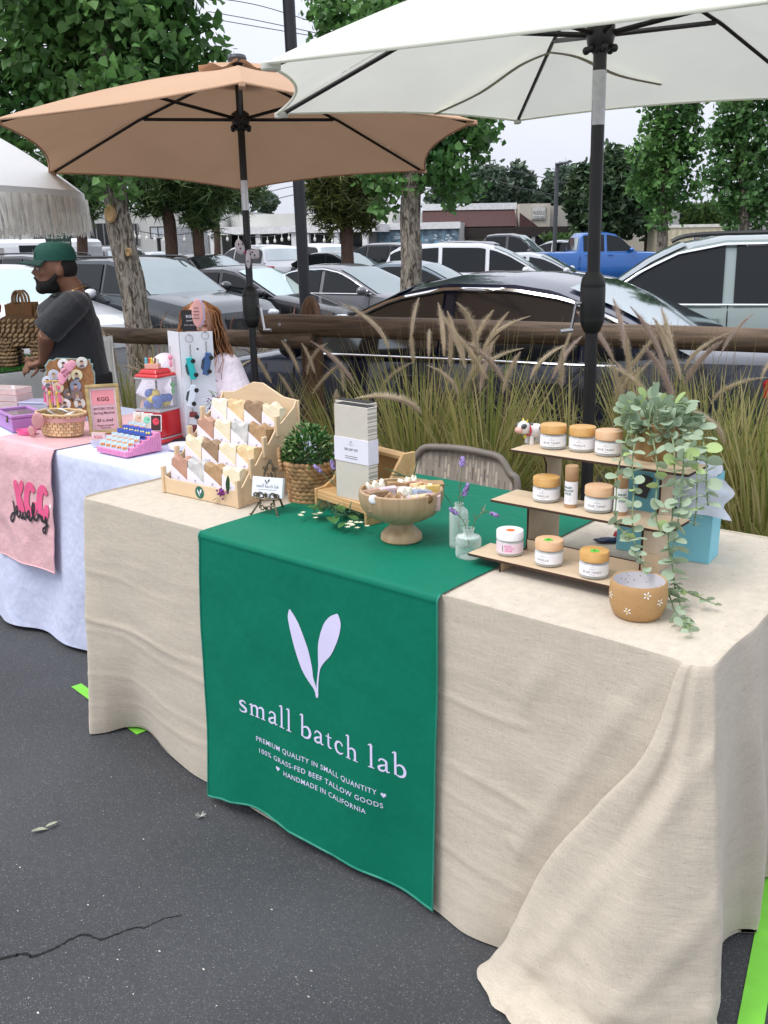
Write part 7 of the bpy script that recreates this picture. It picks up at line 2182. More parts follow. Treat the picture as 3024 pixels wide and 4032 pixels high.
for k, (x, y, rx_) in enumerate(((-.04, .0, .4), (.045, -.01, -.3), (.0, .02, .2))):
    M = wb_.matrix_basis @ Matrix.Translation((x, y, .078 + .004 * k)) @ Euler((.35 * (1 if k % 2 else -1) - .2, rx_, 0)).to_matrix().to_4x4()
    t = thing('pin_badge', ('round grey badge lying left in the wicker basket', 'round white badge lying right in the wicker basket', 'round pale badge in the middle of the wicker basket')[k], 'badge', M.to_translation(), 0, 'badges in the wicker basket')
    t.rotation_euler = M.to_euler()
    m = MB(); m.lathe([(.026, 0), (.026, .003), (.024, .005), (.001, .006)], 22); m.build('disc', mat('badge_%d' % k, [(.35, .36, .38), (.80, .80, .80), (.7, .7, .68)][k], .25), t, smooth=40)
# cork board with badges
p = at(*Z5(650, 740), 3.86); p.z = KT
cb_ = thing('badge_board', 'wavy edged cork board covered in round portrait badges', 'display board', p, YAW + R_(12))
cb_.rotation_euler.x = -.16
pts = []
for i in range(48):
    a = 2 * PI * i / 48
    sx = .092 * (abs(math.cos(a)) ** .35) * (1 if math.cos(a) > 0 else -1); sz = .118 * (abs(math.sin(a)) ** .35) * (1 if math.sin(a) > 0 else -1)
    wv = .004 * math.sin(i * 1.05 * 2)
    pts.append((sx + wv * (1 if abs(math.cos(a)) > .6 else 0), .135 + sz + wv * (1 if abs(math.sin(a)) > .6 else 0)))
m = MB(); m.prism([(x * 1.05, .135 + (z - .135) * 1.04) for x, z in pts], .002, .014, 'xz'); m.build('backing', mat('mint_board', (.28, .42, .40), .6), cb_)
m = MB(); m.prism(pts, -.002, .0015, 'xz'); m.build('cork', mat('cork', (.30, .15, .06), .9, .25, 60, .3, 120), cb_)
m = MB(); m.tube([V(-.05, .014, .16), V(-.05, .09, .001)], .004, 5); m.tube([V(.05, .014, .16), V(.05, .09, .001)], .004, 5); m.build('rear_leg', PLA, cb_)
BPOS = [(-.02, .232), (.052, .236), (-.062, .190), (-.018, .184), (.028, .186), (-.088, .165), (-.050, .138), (.020, .142), (-.078, .105), (-.010, .112), (.024, .102), (-.052, .085), (-.028, .070), (.03, .070), (-.09, .06)]
HAIRC = [(.02, .016, .014), (.10, .05, .025), (.28, .18, .07), (.03, .03, .035)]
for k, (x, z) in enumerate(BPOS):
    r = .0235
    M = Matrix.Translation((x, -.0025 - .0006 * (k % 4), z)) @ Matrix.Rotation(PI / 2, 4, 'X')
    o = badge(cb_, k, None, r, M, mat('badge_face_%d' % (k % 12), HUE[k % 12], .2, .15, 40, coat=.5))
    y_ = -.0080 - .0006 * (k % 4)
    m = MB(); m.prism([(x + .011 * math.cos(t * PI / 8), z - .019 + .012 * math.sin(t * PI / 8)) for t in range(9)], y_, y_ + .001, 'xz'); m.build('printed_coat', mat('coat_%d' % (k % 4), [(.06, .09, .16), (.12, .12, .13), (.42, .42, .42), (.25, .12, .10)][k % 4], .4), o)
    m = MB(); m.prism([(x + .0062 * math.cos(t * PI / 8), z - .001 + .0085 * math.sin(t * PI / 8)) for t in range(16)], y_ - .0012, y_ - .0004, 'xz'); m.build('printed_face', mat('face_tone', (.55, .36, .26), .4), o)
    m = MB(); m.prism([(x + .0072 * math.cos(t * PI / 8), z + .003 + .0075 * math.sin(t * PI / 8)) for t in range(9)], y_ - .0022, y_ - .0014, 'xz'); m.build('printed_hair', mat('hair_%d' % (k % 4), HAIRC[k % 4], .4), o)
p = at(*Z5(575, 250), 3.80)
cl_ = thing('cloud_sign', 'small pink cloud shaped sign at the top left of the badge board', 'sign', p, YAW)
m = MB()
for (x, z, r) in ((-.018, -.022, .020), (-.006, -.002, .018), (.012, .018, .020), (.028, .030, .016), (-.024, -.04, .014)):
    m.ell((x, 0, z), (r, .0025, r), 16, 8)
m.build('plaque', mat('cloud_pink', (.78, .38, .48), .5), cl_, smooth=60)
m = MB(); v, f = text('hers\n& his', 1, .02); m.add([V(q[0] * .016 - .004, -.0045, q[1] * .016 - .002) for q in v], f, Matrix.Rotation(-.6, 4, 'Y')); m.build('lettering', mat('ink_maroon', (.25, .03, .10), .6), cl_)
m = MB(); m.tube([V(0, .004, -.03), V(.02, .01, p.z * -1 + KT)], .002, 5); m.build('stick', PLA, cl_)
kc = at(*Z5(455, 430), 3.78)
kr_ = thing('keyring_cluster', 'cluster of pink tassel keyrings and gold chain left of the badge board', 'keyrings', (kc.x, kc.y, KT), YAW)
zc = kc.z - KT
m = MB(); m.tube([V(0, 0, 0), V(0, 0, zc + .05)], .003, 6); m.tube([V(-.03, 0, zc + .045), V(.03, 0, zc + .045)], .003, 6); m.lathe([(.03, 0), (.03, .004), (.003, .006)], 16); m.build('stand', mat('gold', (.55, .36, .12), .3, metal=.8), kr_)
for k in range(7):
    m = MB(); x = -.03 + .010 * k; 
    m.ell((x, -.006, zc + .02 - .012 * (k % 3)), (.006, .006, .010), 8, 6); m.lathe([(.003, .02), (.0075, -.02)], 8, (x, -.006, zc - .02 - .012 * (k % 3)))
    m.build('tassel', mat('tassel_%d' % (k % 3), [(.76, .16, .30), (.78, .42, .48), (.72, .52, .10)][k % 3], .5), kr_)
# acrylic drawers and a clear box
ACR = glass('acrylic_blush', (.93, .78, .76), .05, .62); ACL = glass('acrylic_clear', (.84, .85, .93), .05, .6)
p = at(*Z5(160, 600), 3.98)
ad = thing('acrylic_drawers', 'blush acrylic drawer tower of earrings at the left edge', 'drawers', (p.x, p.y, KT), YAW - R_(20))
for k in range(4):
    m = MB(); m.box(-.16, 0, 0, .10, .002 + k * .029, .028 + k * .029); dr = m.build('drawer', ACR, ad, bevel=.001)
    m = MB(); rnd = random.Random(k)
    for q in range(14): m.ell((-.15 + .14 * rnd.random(), .01 + .07 * rnd.random(), .008 + k * .029), (.006, .005, .004), 6, 4)
    m.build('earrings', mat('gold', (.55, .36, .12), .3, metal=.8), dr)
p = k5(330, 610); p = at(*Z5(300, 600), 3.95)
ab = thing('clear_box', 'clear plastic lidded box behind the lilac box', 'box', (p.x, p.y, KT), YAW - R_(14))
m = MB(); m.box(-.075, .075, 0, .1, 0, .055); m.build('body', ACL, ab, bevel=.003)
m = MB(); m.box(-.078, .078, -.003, .103, .0555, .062); m.build('lid', mat('lid_lilac', (.42, .42, .58), .3), ab, bevel=.002)
m = MB(); m.box(-.06, .06, .01, .09, .004, .03); m.build('contents', mat('contents_gold', (.55, .36, .20), .6, .5, 60), ab)
# framed sign
p = k5(915, 800)
fr = thing('framed_sign', 'gold framed pink price sign for the mystery stud machine', 'sign', (p.x + G2.x * .02, p.y + G2.y * .02, KT), YAW + R_(18))
fr.rotation_euler.x = -.2
GLD = mat('gilt', (.48, .36, .16), .35, .2, 40, metal=.6)
for (x0, x1, z0, z1) in ((-.062, .062, 0, .014), (-.062, .062, .176, .190), (-.062, -.048, .014, .176), (.048, .062, .014, .176)):
    m = MB(); m.box(x0, x1, -.008, .012, z0, z1); m.build('frame_side', GLD, fr, bevel=.003, seg=2)
m = MB(); m.box(-.048, .048, 0, .004, .014, .176); pg = m.build('mat_board', mat('mat_white', (.8, .76, .78), .6), fr)
m = MB(); m.box(-.042, .042, -.002, -.0005, .112, .168); m.build('pink_header', mat('header_pink', (.78, .30, .33), .6), pg)
m = MB(); m.box(-.044, .044, -.0016, -.0004, .016, .110); m.build('pink_note', mat('note_pink', (.66, .42, .46), .6), pg)
m = MB()
for s, z, sz in (('KGG', .132, .021), ('MYSTERY STUD', .096, .013), ('Earring Machine!', .080, .013), ('$5 a stud', .052, .016), ('*Please be gentle\nThank you', .028, .009)):
    flat_label(m, s, 0, z, sz, -.0028, .076, .012)
m.build('lettering', mat('ink_wine', (.10, .02, .03), .6), pg)
m = MB(); m.tube([V(0, .01, .14), V(.0, .075, .015)], .004, 5); m.build('rear_leg', GLD, fr)
p = k5(822, 900)
ch_ = thing('card_holder', 'clear acrylic holder of pink KGG cards at the runner edge', 'card holder', (p.x + .01, p.y + .015, KT), YAW - R_(10))
m = MB(); m.box(-.028, .028, -.008, .010, .0, .004); m.box(-.028, .028, -.008, -.0065, .004, .022); m.build('holder', ACL, ch_)
m = MB(); m.box(-.026, .026, -.003, .006, .0045, .048); cc = m.build('card_stack', mat('card_pink', (.78, .55, .52), .6), ch_)
m = MB(); flat_label(m, 'KGG', 0, .032, .016, -.0036, .03, .02); m.build('lettering', mat('ink_rose', (.65, .10, .16), .6), cc)
# pink ribbed steps with earring cards
sp_ = thing('earring_steps', 'pink ribbed step display of small earring cards', 'display', (-.495, .388, KT), 0)
PKP = mat('pink_foam', (.80, .32, .55), .5)
for k in range(6):
    m = MB(); m.box(0, .17, .025 * k, .025 * (k + 1), 0, .018 + .009 * k); m.build('step', PKP, sp_)
m = MB()
for k in range(22): m.box(.004 + k * .0076, .008 + k * .0076, -.002, 0, .001, .017)
for k in range(20): m.box(.17, .172, .004 + k * .0073, .008 + k * .0073, .001, .017 + .009 * int((.006 + k * .0073) / .025))
o = m.build('ribs', PKP, sp_); o['kind'] = 'stuff'
rnd = random.Random(6)
CC = {0: ((.52, .66, .72), (.78, .28, .06)), 1: ((.52, .66, .72), (.78, .28, .06)), 2: ((.50, .64, .72), (.80, .36, .14)), 3: ((.04, .09, .42), (.02, .03, .16)), 4: ((.05, .10, .45), (.75, .7, .2)), 5: ((.5, .62, .66), (.8, .3, .2))}
for k in range(6):
    for i in range(5 if k < 5 else 3):
        x = .020 + i * .032; y = .012 + .025 * k; z = .018 + .009 * k
        t = thing('earring_card', '%s earring card, place %s of the %s step' % ('navy blue' if k in (3, 4) else 'pale blue and orange', ('one', 'two', 'three', 'four', 'five')[i], ('front', 'second', 'third', 'fourth', 'fifth', 'back')[k]), 'earring card', (-.495 + x, .388 + y, KT + z), R_(25) + rnd.gauss(0, .06), 'earring cards on the pink steps')
        t.rotation_euler.x = -.25
        m = MB(); m.box(-.012, .012, -.0006, .0006, 0, .026); o = m.build('card', mat('ecard_%d' % k, CC[k][0], .6, .25, 120), t)
        m = MB(); m.ell((-.004, -.002, .010), (.0042, .002, .005), 8, 6); m.ell((.005, -.002, .010), (.0042, .002, .005), 8, 6); m.build('earrings', mat('estud_%d' % k, CC[k][1], .35), t)
for i, c in enumerate(((.80, .45, .32), (.22, .62, .42), (.62, .05, .08))):
    t = thing('photo_card', '%s illustrated card leaning at the back of the pink steps' % ('peach', 'mint', 'red and black')[i], 'card', (-.46 + .05 * i, .546, KT + .062), R_(28), 'cards behind the pink steps')
    t.rotation_euler.x = -.15
    m = MB(); m.box(-.021, .021, 0, .0015, 0, .058); o = m.build('card', mat('pcard_edge', (.82, .80, .78), .5), t)
    m = MB(); m.box(-.018, .018, -.001, -.0002, .003, .055); o2 = m.build('picture', mat('pcard_%d' % i, (.75, .68, .58) if i < 2 else (.05, .02, .02), .5, .3, 90), o)
    m = MB(); m.ell((0, -.0012, .034), (.013, .001, .013), 10, 6); m.build('motif', mat('pmot_%d' % i, c, .5, .5, 200), o2)
# gumball style egg machine
p = k5(1400, 885)
GM = thing('egg_vending_machine', 'red toy vending machine with clear tank of blue and yellow eggs', 'vending machine', (-.49, .66, KT), YAW - R_(28))
REDP = mat('red_plastic', (.58, .012, .016), .28, .05, 4, coat=.4); RIMS = mat('rim_silver', (.62, .62, .64), .35, metal=.4)
def frustum(m, a, b, z0, z1):
    m.add([(-a, -a, z0), (a, -a, z0), (a, a, z0), (-a, a, z0), (-b, -b, z1), (b, -b, z1), (b, b, z1), (-b, b, z1)], [(3, 2, 1, 0), (4, 5, 6, 7), (0, 1, 5, 4), (1, 2, 6, 5), (2, 3, 7, 6), (3, 0, 4, 7)])
m = MB(); frustum(m, .072, .070, 0, .012); m.build('foot', REDP, GM, bevel=.004)
m = MB(); frustum(m, .062, .062, .012, .018); m.build('silver_trim', RIMS, GM, bevel=.001)
m = MB(); frustum(m, .063, .059, .018, .112); m.build('body', REDP, GM, bevel=.006, seg=2)
m = MB(); frustum(m, .0605, .0605, .112, .118); m.build('silver_trim', RIMS, GM)
m = MB(); m.box(-.092, -.060, -.012, .004, .085, .098); m.build('coin_lever', REDP, GM, bevel=.003)
CLR = glass('tank_clear', (.95, .95, .97), .03, .93)
m = MB(); frustum(m, .054, .052, .118, .232); m.build('tank', CLR, GM)
m = MB(); frustum(m, .054, .054, .228, .234); m.build('silver_trim', RIMS, GM)
m = MB(); frustum(m, .056, .050, .234, .246); frustum(m, .044, .036, .246, .262); m.build('lid', REDP, GM, bevel=.006, seg=2)
m = MB(); m.tube([V(0, 0, .118), V(0, 0, .232)], .004, 6); m.build('spindle', PLA, GM)
rnd = random.Random(4)
for k in range(13):
    x, y, z = rnd.uniform(-.034, .034), rnd.uniform(-.036, .034), .132 + .018 * (k // 5) + .005 * rnd.random()
    t = thing('toy_egg', '%s plastic egg inside the red vending machine' % ('yellow' if k % 3 == 1 else 'royal blue'), 'egg', GM.matrix_basis @ V(x, y, z), rnd.random() * 6, 'eggs in the vending machine')
    t.rotation_euler.y = 1.2
    m = MB(); m.ell((0, 0, 0), (.0155, .0155, .0195), 14, 10); m.build('shell', mat('egg_y', (.78, .56, .02), .3) if k % 3 == 1 else mat('egg_b', (.01, .10, .46), .3), t, smooth=60)
p = GM.matrix_basis @ V(0, -.01, .263)
t = thing('mini_figures', 'tiny colourful toppers in a peach box on the vending machine lid', 'toys', p, YAW - R_(10))
m = MB(); m.box(-.026, .026, -.014, .014, 0, .018); m.build('box', mat('peach_box', (.74, .40, .32), .6), t, bevel=.001)
for k, c in enumerate(((.12, .48, .60), (.70, .12, .08), (.72, .55, .08), (.25, .09, .05), (.70, .66, .58))):
    m = MB(); m.lathe([(.006, 0), (.0065, .006), (.005, .012), (.0055, .018), (.001, .022)], 8, (-.022 + .011 * k, -.004 + .006 * (k % 2), .018)); m.build('figure', mat('fig_%d' % k, c, .5), t, smooth=50)
# white keychain column
p = onz(*Z1(1222, 1376), KT)
KD = thing('keychain_stand', 'white square column stand hung with toy car keychains', 'display stand', (p.x, p.y, KT), YAW + R_(8))
WB = mat('board_white', (.72, .74, .78), .5, .02)
m = MB(); m.box(0, .118, 0, .003, 0, .392); m.build('front_panel', WB, KD)
m = MB(); m.add([V(*q) for q in ((-.003, .0, 0), (-.003, .0, .392), (-.047, .075, .392), (-.047, .075, 0), (-.001, .003, 0), (-.001, .003, .392), (-.045, .078, .392), (-.045, .078, 0))], [(0, 1, 2, 3), (7, 6, 5, 4), (0, 4, 5, 1), (2, 6, 7, 3), (1, 5, 6, 2), (0, 3, 7, 4)]); m.build('side_panel', WB, KD)
m = MB(); m.lathe([(.004, .0), (.0, .001)], 10, M=rotm(PI / 2, 0, 0, (.062, -.0005, .33))); m.build('screw_hole', BLK, KD)
m = MB(); m.box(-.06, .03, -.03, .02, 0, .006); m.build('foot', PLA, KD)
CHN = mat('chain_steel', (.42, .42, .42), .3, metal=.9)
def keycar(label, x, z, c, rz, chain=.05, bus=False):
    q = KD.matrix_basis @ V(x, -.004, z)
    t = thing('toy_car_keychain', label, 'keychain', q, YAW + R_(8), 'keychains on the white column')
    t.scale = (1.2,) * 3
    m = MB(); m.tube([V(0, .003, chain + .030), V(0, -.008, chain + .032)], .0015, 5); m.build('hook', PLA, t)
    m = MB(); m.tube([V(.011 * math.cos(k * PI / 7), -.004, chain + .020 + .011 * math.sin(k * PI / 7)) for k in range(15)], .0010, 5); m.build('ring', CHN, t)
    m = MB()
    for k in range(6): m.ell((.001 * (k % 2), -.004, .012 + (chain - .006) * k / 6), (.002, .0012, .0042), 6, 5)
    m.build('chain', CHN, t)
    M = Matrix.Translation((0, -.008, -.018)) @ Matrix.Rotation(rz, 4, 'Y')
    m = MB()
    if bus: m.box(-.012, .012, -.009, .004, -.038, .034, M)
    else:
        m.prism([(-.009, -.033), (.008, -.035), (.011, -.030), (.012, .028), (.008, .035), (-.009, .034)], -.013, .0, 'xz', M); m.prism([(-.016, -.016), (-.009, -.022), (-.009, .022), (-.016, .012)], -.011, -.002, 'xz', M)
    o = m.build('body', c, t, bevel=.002)
    m = MB()
    if bus: m.box(-.0115, .0115, -.0105, -.0092, -.004, .018, M)
    else: m.prism([(-.0155, -.013), (-.0095, -.018), (-.0095, .018), (-.0155, .010)], -.0125, -.0112, 'xz', M)
    m.build('windows', mat('toy_glass', (.05, .06, .07), .15) if not bus else mat('toy_plate', (.5, .5, .5), .4), t)
    for wz in (-.021, .021):
        m = MB(); m.lathe([(.007, -.0015), (.007, .0015), (.001, .002)], 12, M=M @ rotm(PI / 2, 0, 0, (.011, -.0135, wz))); m.build('wheel', TYRE, t, smooth=40)
keycar('turquoise toy car keychain at the upper left of the white column', .035, .285, mat('toy_teal', (.02, .42, .42), .3, coat=.5), -.15)
keycar('dark blue toy car keychain at the upper right of the white column', .092, .30, mat('toy_blue', (.04, .10, .24), .3, coat=.5), .2, .045)
keycar('white toy car keychain in the middle of the white column', .030, .185, mat('toy_pale', (.62, .68, .74), .3, coat=.5), .25, .045)
keycar('dark red toy bus keychain low on the white column', .028, .085, mat('toy_dkred', (.16, .008, .012), .3, coat=.5), .1, .04, True)
for k, (z, c, lb) in enumerate(((.285, (.80, .30, .42), 'pink figure charm on the left face of the white column'), (.185, (.06, .52, .06), 'green figure charm on the left face of the white column'), (.07, (.60, .45, .30), 'tan charm low on the left face of the white column'))):
    q = KD.matrix_basis @ V(-.030, .040, z)
    t = thing('figure_charm', lb, 'charm', q + V(-.008, -.006, 0), YAW, 'charms on the white column')
    m = MB(); m.ell((0, -.004, .014), (.009, .006, .010), 10, 8); m.ell((0, -.004, -.008), (.006, .005, .014), 10, 8); m.build('figure', mat('charm_%d' % k, c, .4), t, smooth=60)
    m = MB(); m.tube([V(0, -.004, .024), V(0, .004, .055)], .001, 4); m.build('cord', PLA, t)
q = KD.matrix_basis @ V(.045, .03, .392)
t = thing('topper_sign', 'pink oval plaque beside a black KGG card on top of the white column', 'sign', q, YAW + R_(8))
m = MB(); m.box(-.035, .018, -.001, .001, -.0, .075); bcard = m.build('black_card', mat('card_black', (.02, .02, .022), .5), t)
m = MB(); flat_label(m, 'KGG', -.004, .052, .014, -.0016, .03, .02); flat_label(m, 'jewelry', -.004, .038, .009, -.0016, .03, .0); flat_label(m, 'follow along here', -.006, .022, .006, -.0016, .04, .0); m.build('lettering', PAPER, bcard)
m = MB(); m.ell((.022, -.012, .065), (.021, .003, .050), 24, 12, Matrix.Rotation(.04, 4, 'Y')); ov = m.build('oval_plaque', mat('plaque_pink', (.74, .38, .36), .5), t, smooth=60)
m = MB(); m.ell((.026, -.0085, .065), (.022, .003, .051), 24, 12, Matrix.Rotation(.04, 4, 'Y')); m.build('plaque_back', mat('plaque_lilac', (.5, .5, .75), .5), t, smooth=60)
m = MB()
for k in range(4): m.box(.012 - .002 * k, .030, -.0168, -.0155, .082 - .012 * k, .0835 - .012 * k)
m.build('lettering', BLK, ov)
p = onz(*Z5(1570, 920), KT)
t = thing('white_disc_stand', 'round white disc stand between the vending machine and soap rack', 'stand', (p.x, p.y, KT))
m = MB(); m.lathe([(.04, 0), (.042, .003), (.042, .016), (.040, .018), (.001, .018)], 28); m.build('disc', mat('disc_white', (.78, .78, .82), .4), t, smooth=40)
p = at(*Z1(1415, 1150), 3.05)
sg = sprig_base('leaf_sprig', 'silvery narrow leaved sprig behind the left of the soap rack', (p.x, p.y, TT + .10), 'plant')
m = MB(); rnd = random.Random(9); zc = p.z - TT - .10
for k in range(34):
    a = rnd.random() * 6.28; leafblade(m, V(rnd.gauss(0, .012), rnd.gauss(0, .012), zc - .07 + .10 * rnd.random()), (math.cos(a), math.sin(a), rnd.gauss(.1, .5)), .045 + .03 * rnd.random(), .008, .25)
m.build('leaves', mat('leaf_dusty', (.17, .20, .13), .7, .2, 30, trans=.1), sg)
m = MB(); m.tube([V(0, 0, -.10), V(0, 0, zc + .02)], .003, 5); m.build('stem', mat('stem_green', (.10, .17, .06), .7), sg)
m = MB()
for k in range(10): m.ell((rnd.gauss(0, .012), rnd.gauss(-.02, .005), zc + rnd.gauss(0, .012)), .003, 6, 4)
m.build('petals', PURP, sg)
# ------------------------------------------------------------------ third stall things
TTZ = TOP + .004
tf = thing('turf_strip', 'strip of bright artificial turf along the third table edge', 'turf', (TX1 - .35, (TY0 + TY1) / 2, TTZ))
m = MB(); m.box(-.9, .34, -.42, .42, 0, .004); m.build('backing', mat('turf_back', (.02, .05, .012), .9), tf)
m = MB(); rnd = random.Random(1)
for i in range(9000):
    x, y = rnd.uniform(-.55, .345), rnd.uniform(-.425, .425); h = .014 + .012 * rnd.random(); a = rnd.random() * 6.3
    m.add([V(x, y, .003), V(x + .0035 * math.cos(a), y + .0035 * math.sin(a), .003), V(x + rnd.gauss(0, .005), y + rnd.gauss(0, .005), h)], [(0, 1, 2)])
o = m.build('blades', mat('turf_blade', (.06, .26, .03), .6, .2, 20, isl=.4), tf); o['kind'] = 'stuff'
p = onz(95, 1440, TTZ + .012)
EB = thing('animal_basket', 'woven seagrass basket shaped like a standing animal on the turf', 'basket', (p.x + RT.x * .055 + G2.x * .02, p.y + RT.y * .055 + G2.y * .02, TTZ + .01), YAW)
EB.scale = (1.32, 1.2, 1.28)
HYA = mat('hyacinth', (.34, .21, .10), .75, .25, 30, c2=(.54, .37, .20), isl=.35)
HYD = mat('hyacinth_dark', (.16, .09, .04), .9)
sc = 4.62 / 2000 * .001
def weave_shell(c, r, n, m, lo, hi, s, seed, up=1.0):
    rnd = random.Random(seed)
    rows = int((hi - lo) / (s * 1.5))
    for j in range(rows):
        z = lo + (hi - lo) * (j + .5) / rows
        k = (z - c[2]) / r[2]
        q = math.sqrt(max(.05, 1 - k * k)) if r[3] else 1
        nn = max(8, int(2 * PI * (r[0] + r[1]) / 2 * q / (s * 1.7)))
        for i in range(nn):
            a = 2 * PI * (i + .5 * (j % 2)) / nn
            M = Matrix.Translation((c[0] + r[0] * q * math.cos(a), c[1] + r[1] * q * math.sin(a), z)) @ Matrix.Rotation(a + PI / 2, 4, 'Z') @ Matrix.Rotation(-.75 * up + rnd.gauss(0, .2), 4, 'Y')
            m.ell((0, 0, 0), (s * 1.25, s * .5, s * .62), 6, 4, M)
m = MB(); weave_shell((-.035, 0, .175), (.135, .085, .095, True), 0, m, .095, .225, .0125, 1); o = m.build('body_weave', HYA, EB, smooth=60); o['kind'] = 'stuff'
m = MB(); m.ell((-.035, 0, .165), (.128, .079, .085), 20, 12); m.build('body_core', HYD, EB, smooth=60)
for (x, y) in ((.052, -.045), (.052, .045), (-.105, -.045), (-.105, .045)):
    m = MB(); weave_shell((x, y, .05), (.044, .038, .05, False), 0, m, .004, .125, .0105, 3, .25); o = m.build('leg', HYA, EB, smooth=60)
    m = MB(); m.lathe([(.037, .001), (.037, .125)], 14, (x, y, 0)); m.build('leg_core', HYD, o)
m = MB()
for i in range(22):
    t_ = PI * (i / 21) * 1.05 - .25
    m.ell((0, 0, 0), (.016, .011, .012), 7, 5, Matrix.Translation((.062 + .040 * math.cos(t_ - .6), 0, .222 + .058 * math.sin(t_ + .1))) @ Matrix.Rotation(-t_ + .4, 4, 'Y'))
m.build('handle', HYA, EB, smooth=60)
m = MB(); m.ell((-.20, 0, .25), (.07, .05, .06), 14, 10); m.build('head', HYA, EB, smooth=60)
m = MB(); m.tube([V(-.150 + .01 * math.sin(k), .05 * math.cos(k * PI / 6), .25 + .05 * math.sin(k * PI / 6)) for k in range(13)], .008, 6); m.build('red_collar', mat('collar_red', (.55, .06, .06), .6), EB)
KB_ = mat('kraft_bag', (.23, .115, .04), .8, .12, 12)
for k in range(3):
    q = EB.matrix_basis @ V(-.035 + .006 * k, -.02 + .025 * k, .19)
    t = thing('paper_bag', ('brown paper bag nearest the camera in the animal basket', 'brown paper bag in the middle of the animal basket', 'brown paper bag furthest back in the animal basket')[k], 'bag', q, YAW + R_(6 * k - 4), 'paper bags in the animal basket')
    t.scale = (1.2,) * 3
    m = MB(); m.box(-.068, .068, -.008, .008, 0, .105 + .004 * k); m.build('body', KB_, t, bevel=.002)
    for y in (-.007, .007):
        m = MB(); m.tube(cat([V(-.026, y, .10), V(-.022, y, .145), V(0, y, .170), V(.022, y, .145), V(.026, y, .10)], 5), .0042, 6); m.build('handle', mat('kraft_cord', (.38, .22, .10), .8), t, smooth=60)
p = onz(68, 1440, TTZ + .012)
t = thing('tin_can', 'small dark tin standing between the legs of the animal basket', 'tin', (p.x, p.y, TTZ + .012))
m = MB(); m.lathe([(.024, 0), (.025, .002), (.025, .062), (.023, .064), (.001, .064)], 18); m.build('tin', mat('tin_dark', (.06, .065, .07), .4), t, smooth=40)
t = thing('hanging_cloth', 'long white cloth hanging from the fence rail beside the man', 'cloth', (0, 0, 0))
pa, pb = at(395, 1330, 5.6), at(520, 1900, 4.6)
m = MB()
def hcl(u, v):
    q = at(395 + 40 * u + (95 * v ** 1.6) * (1) + 30 * u * v, 1325 + (560 * v), 5.6 - .7 * v)
    return q + G2 * (.06 * math.sin(u * 9 + v * 2)) * 1.0
m.grid(hcl, 24, 30); m.build('drape', PALEW, t, smooth=70, thick=.004)
# fringed umbrella at the far left
fc = gp(-300, 6.0); fz = hz(150, 414, 6.0).z; FR = 460 * 6 / 2000
fu = thing('fringed_umbrella', 'white fringed umbrella at the left edge of the view', 'umbrella', (fc.x, fc.y, 0), YAW, 'market umbrellas over the stalls')
m = MB(); n = 64
def dome(u, v):
    a = u * 2 * PI; r = FR * (1 - .02 * abs(math.sin(a * 4)) * v)
    return V(r * v * math.cos(a), r * v * math.sin(a), fz + .62 * (1 - v ** 2.0) * (1 - .1 * v))
m.grid(dome, n, 14); m.grid(lambda u, v: dome(u, 1) + V(0, 0, -.13 * v) + V(math.cos(u * 2 * PI), math.sin(u * 2 * PI), 0) * (.012 * math.sin(u * 60) * v), 96, 3)
m.build('canopy', CAN_FR, fu, smooth=50)
FRG = mat('fringe_cream', (.92, .90, .84), .9, .1, 20, isl=.2, trans=.2)
m = MB(); rnd = random.Random(2)
for i in range(1500):
    a = 2 * PI * i / 1500 + rnd.gauss(0, .002)
    p = V(FR * .995 * math.cos(a), FR * .995 * math.sin(a), fz - .035); L_ = .18 + .05 * rnd.random(); tn = V(-math.sin(a), math.cos(a), 0)
    q = p + V(rnd.gauss(0, .012), rnd.gauss(0, .012), -L_)
    m.add([p - tn * .0065, p + tn * .0065, q + tn * .005, q - tn * .005], [(0, 1, 2, 3)])
o = m.build('fringe', FRG, fu); o['kind'] = 'stuff'
m = MB(); m.tube([V(0, 0, 0), V(0, 0, fz + .66)], .02, 10); m.build('pole', FASC, fu, smooth=40)
m = MB(); m.lathe([(.2, 0), (.2, .05), (.03, .07)], 18); m.build('base', PLA, fu)
# ------------------------------------------------------------------ small things on the asphalt
def tape(label, a, b, w_):
    a, b = V(*a, .003), V(*b, .003); d = (b - a).normalized(); s = V(-d.y, d.x, 0) * w_ / 2
    m = MB(); m.poly([a - s, b - s, b + s, a + s]); return tag(m.build('floor_tape', mat('tape_green', (.20, .62, .05), .6, .06, 20)), label, 'tape', 'green marking tape')
ta, tb = onz(3040, 3690, .003), onz(2968, 4032, .003)
tape('bright green floor tape at the lower right beside the cloth', (tb.x - (ta.x - tb.x) * .8, tb.y - (ta.y - tb.y) * .8), (ta.x + (ta.x - tb.x) * 1.5, ta.y + (ta.y - tb.y) * 1.1), .046)
ta, tb = onz(300, 2697, .003), onz(345, 2705, .003)
tape('short end of green floor tape left of the linen cloth', (ta.x, ta.y), (ta.x + .45, ta.y - .06), .036)
def litter(name, label, px, py, kind, s, rz):
    p = onz(px, py, .006); t = thing(name, label, 'leaf' if kind != 'seed' else 'seed fluff', (p.x, p.y, .003), rz)
    m = MB()
    if kind == 'leaf':
        leafblade(m, (0, 0, .004), (1, 0, .22), s * .6, s * .2, .3); leafblade(m, (s * .5, 0, .009), (1, .5, .05), s * .5, s * .17, .1)
        m.build('blade', mat('dry_leaf', (.30, .31, .22), .7, .3, 60), t)
    else:
        rnd = random.Random(int(px))
        for k in range(22):
            a = rnd.random() * 6.28; m.tube([V(0, 0, .002), V(s * math.cos(a), s * math.sin(a), .002 + s * .6 * rnd.random())], .0006, 3)
        m.build('fibres', mat('fluff', (.55, .53, .48), .8), t)
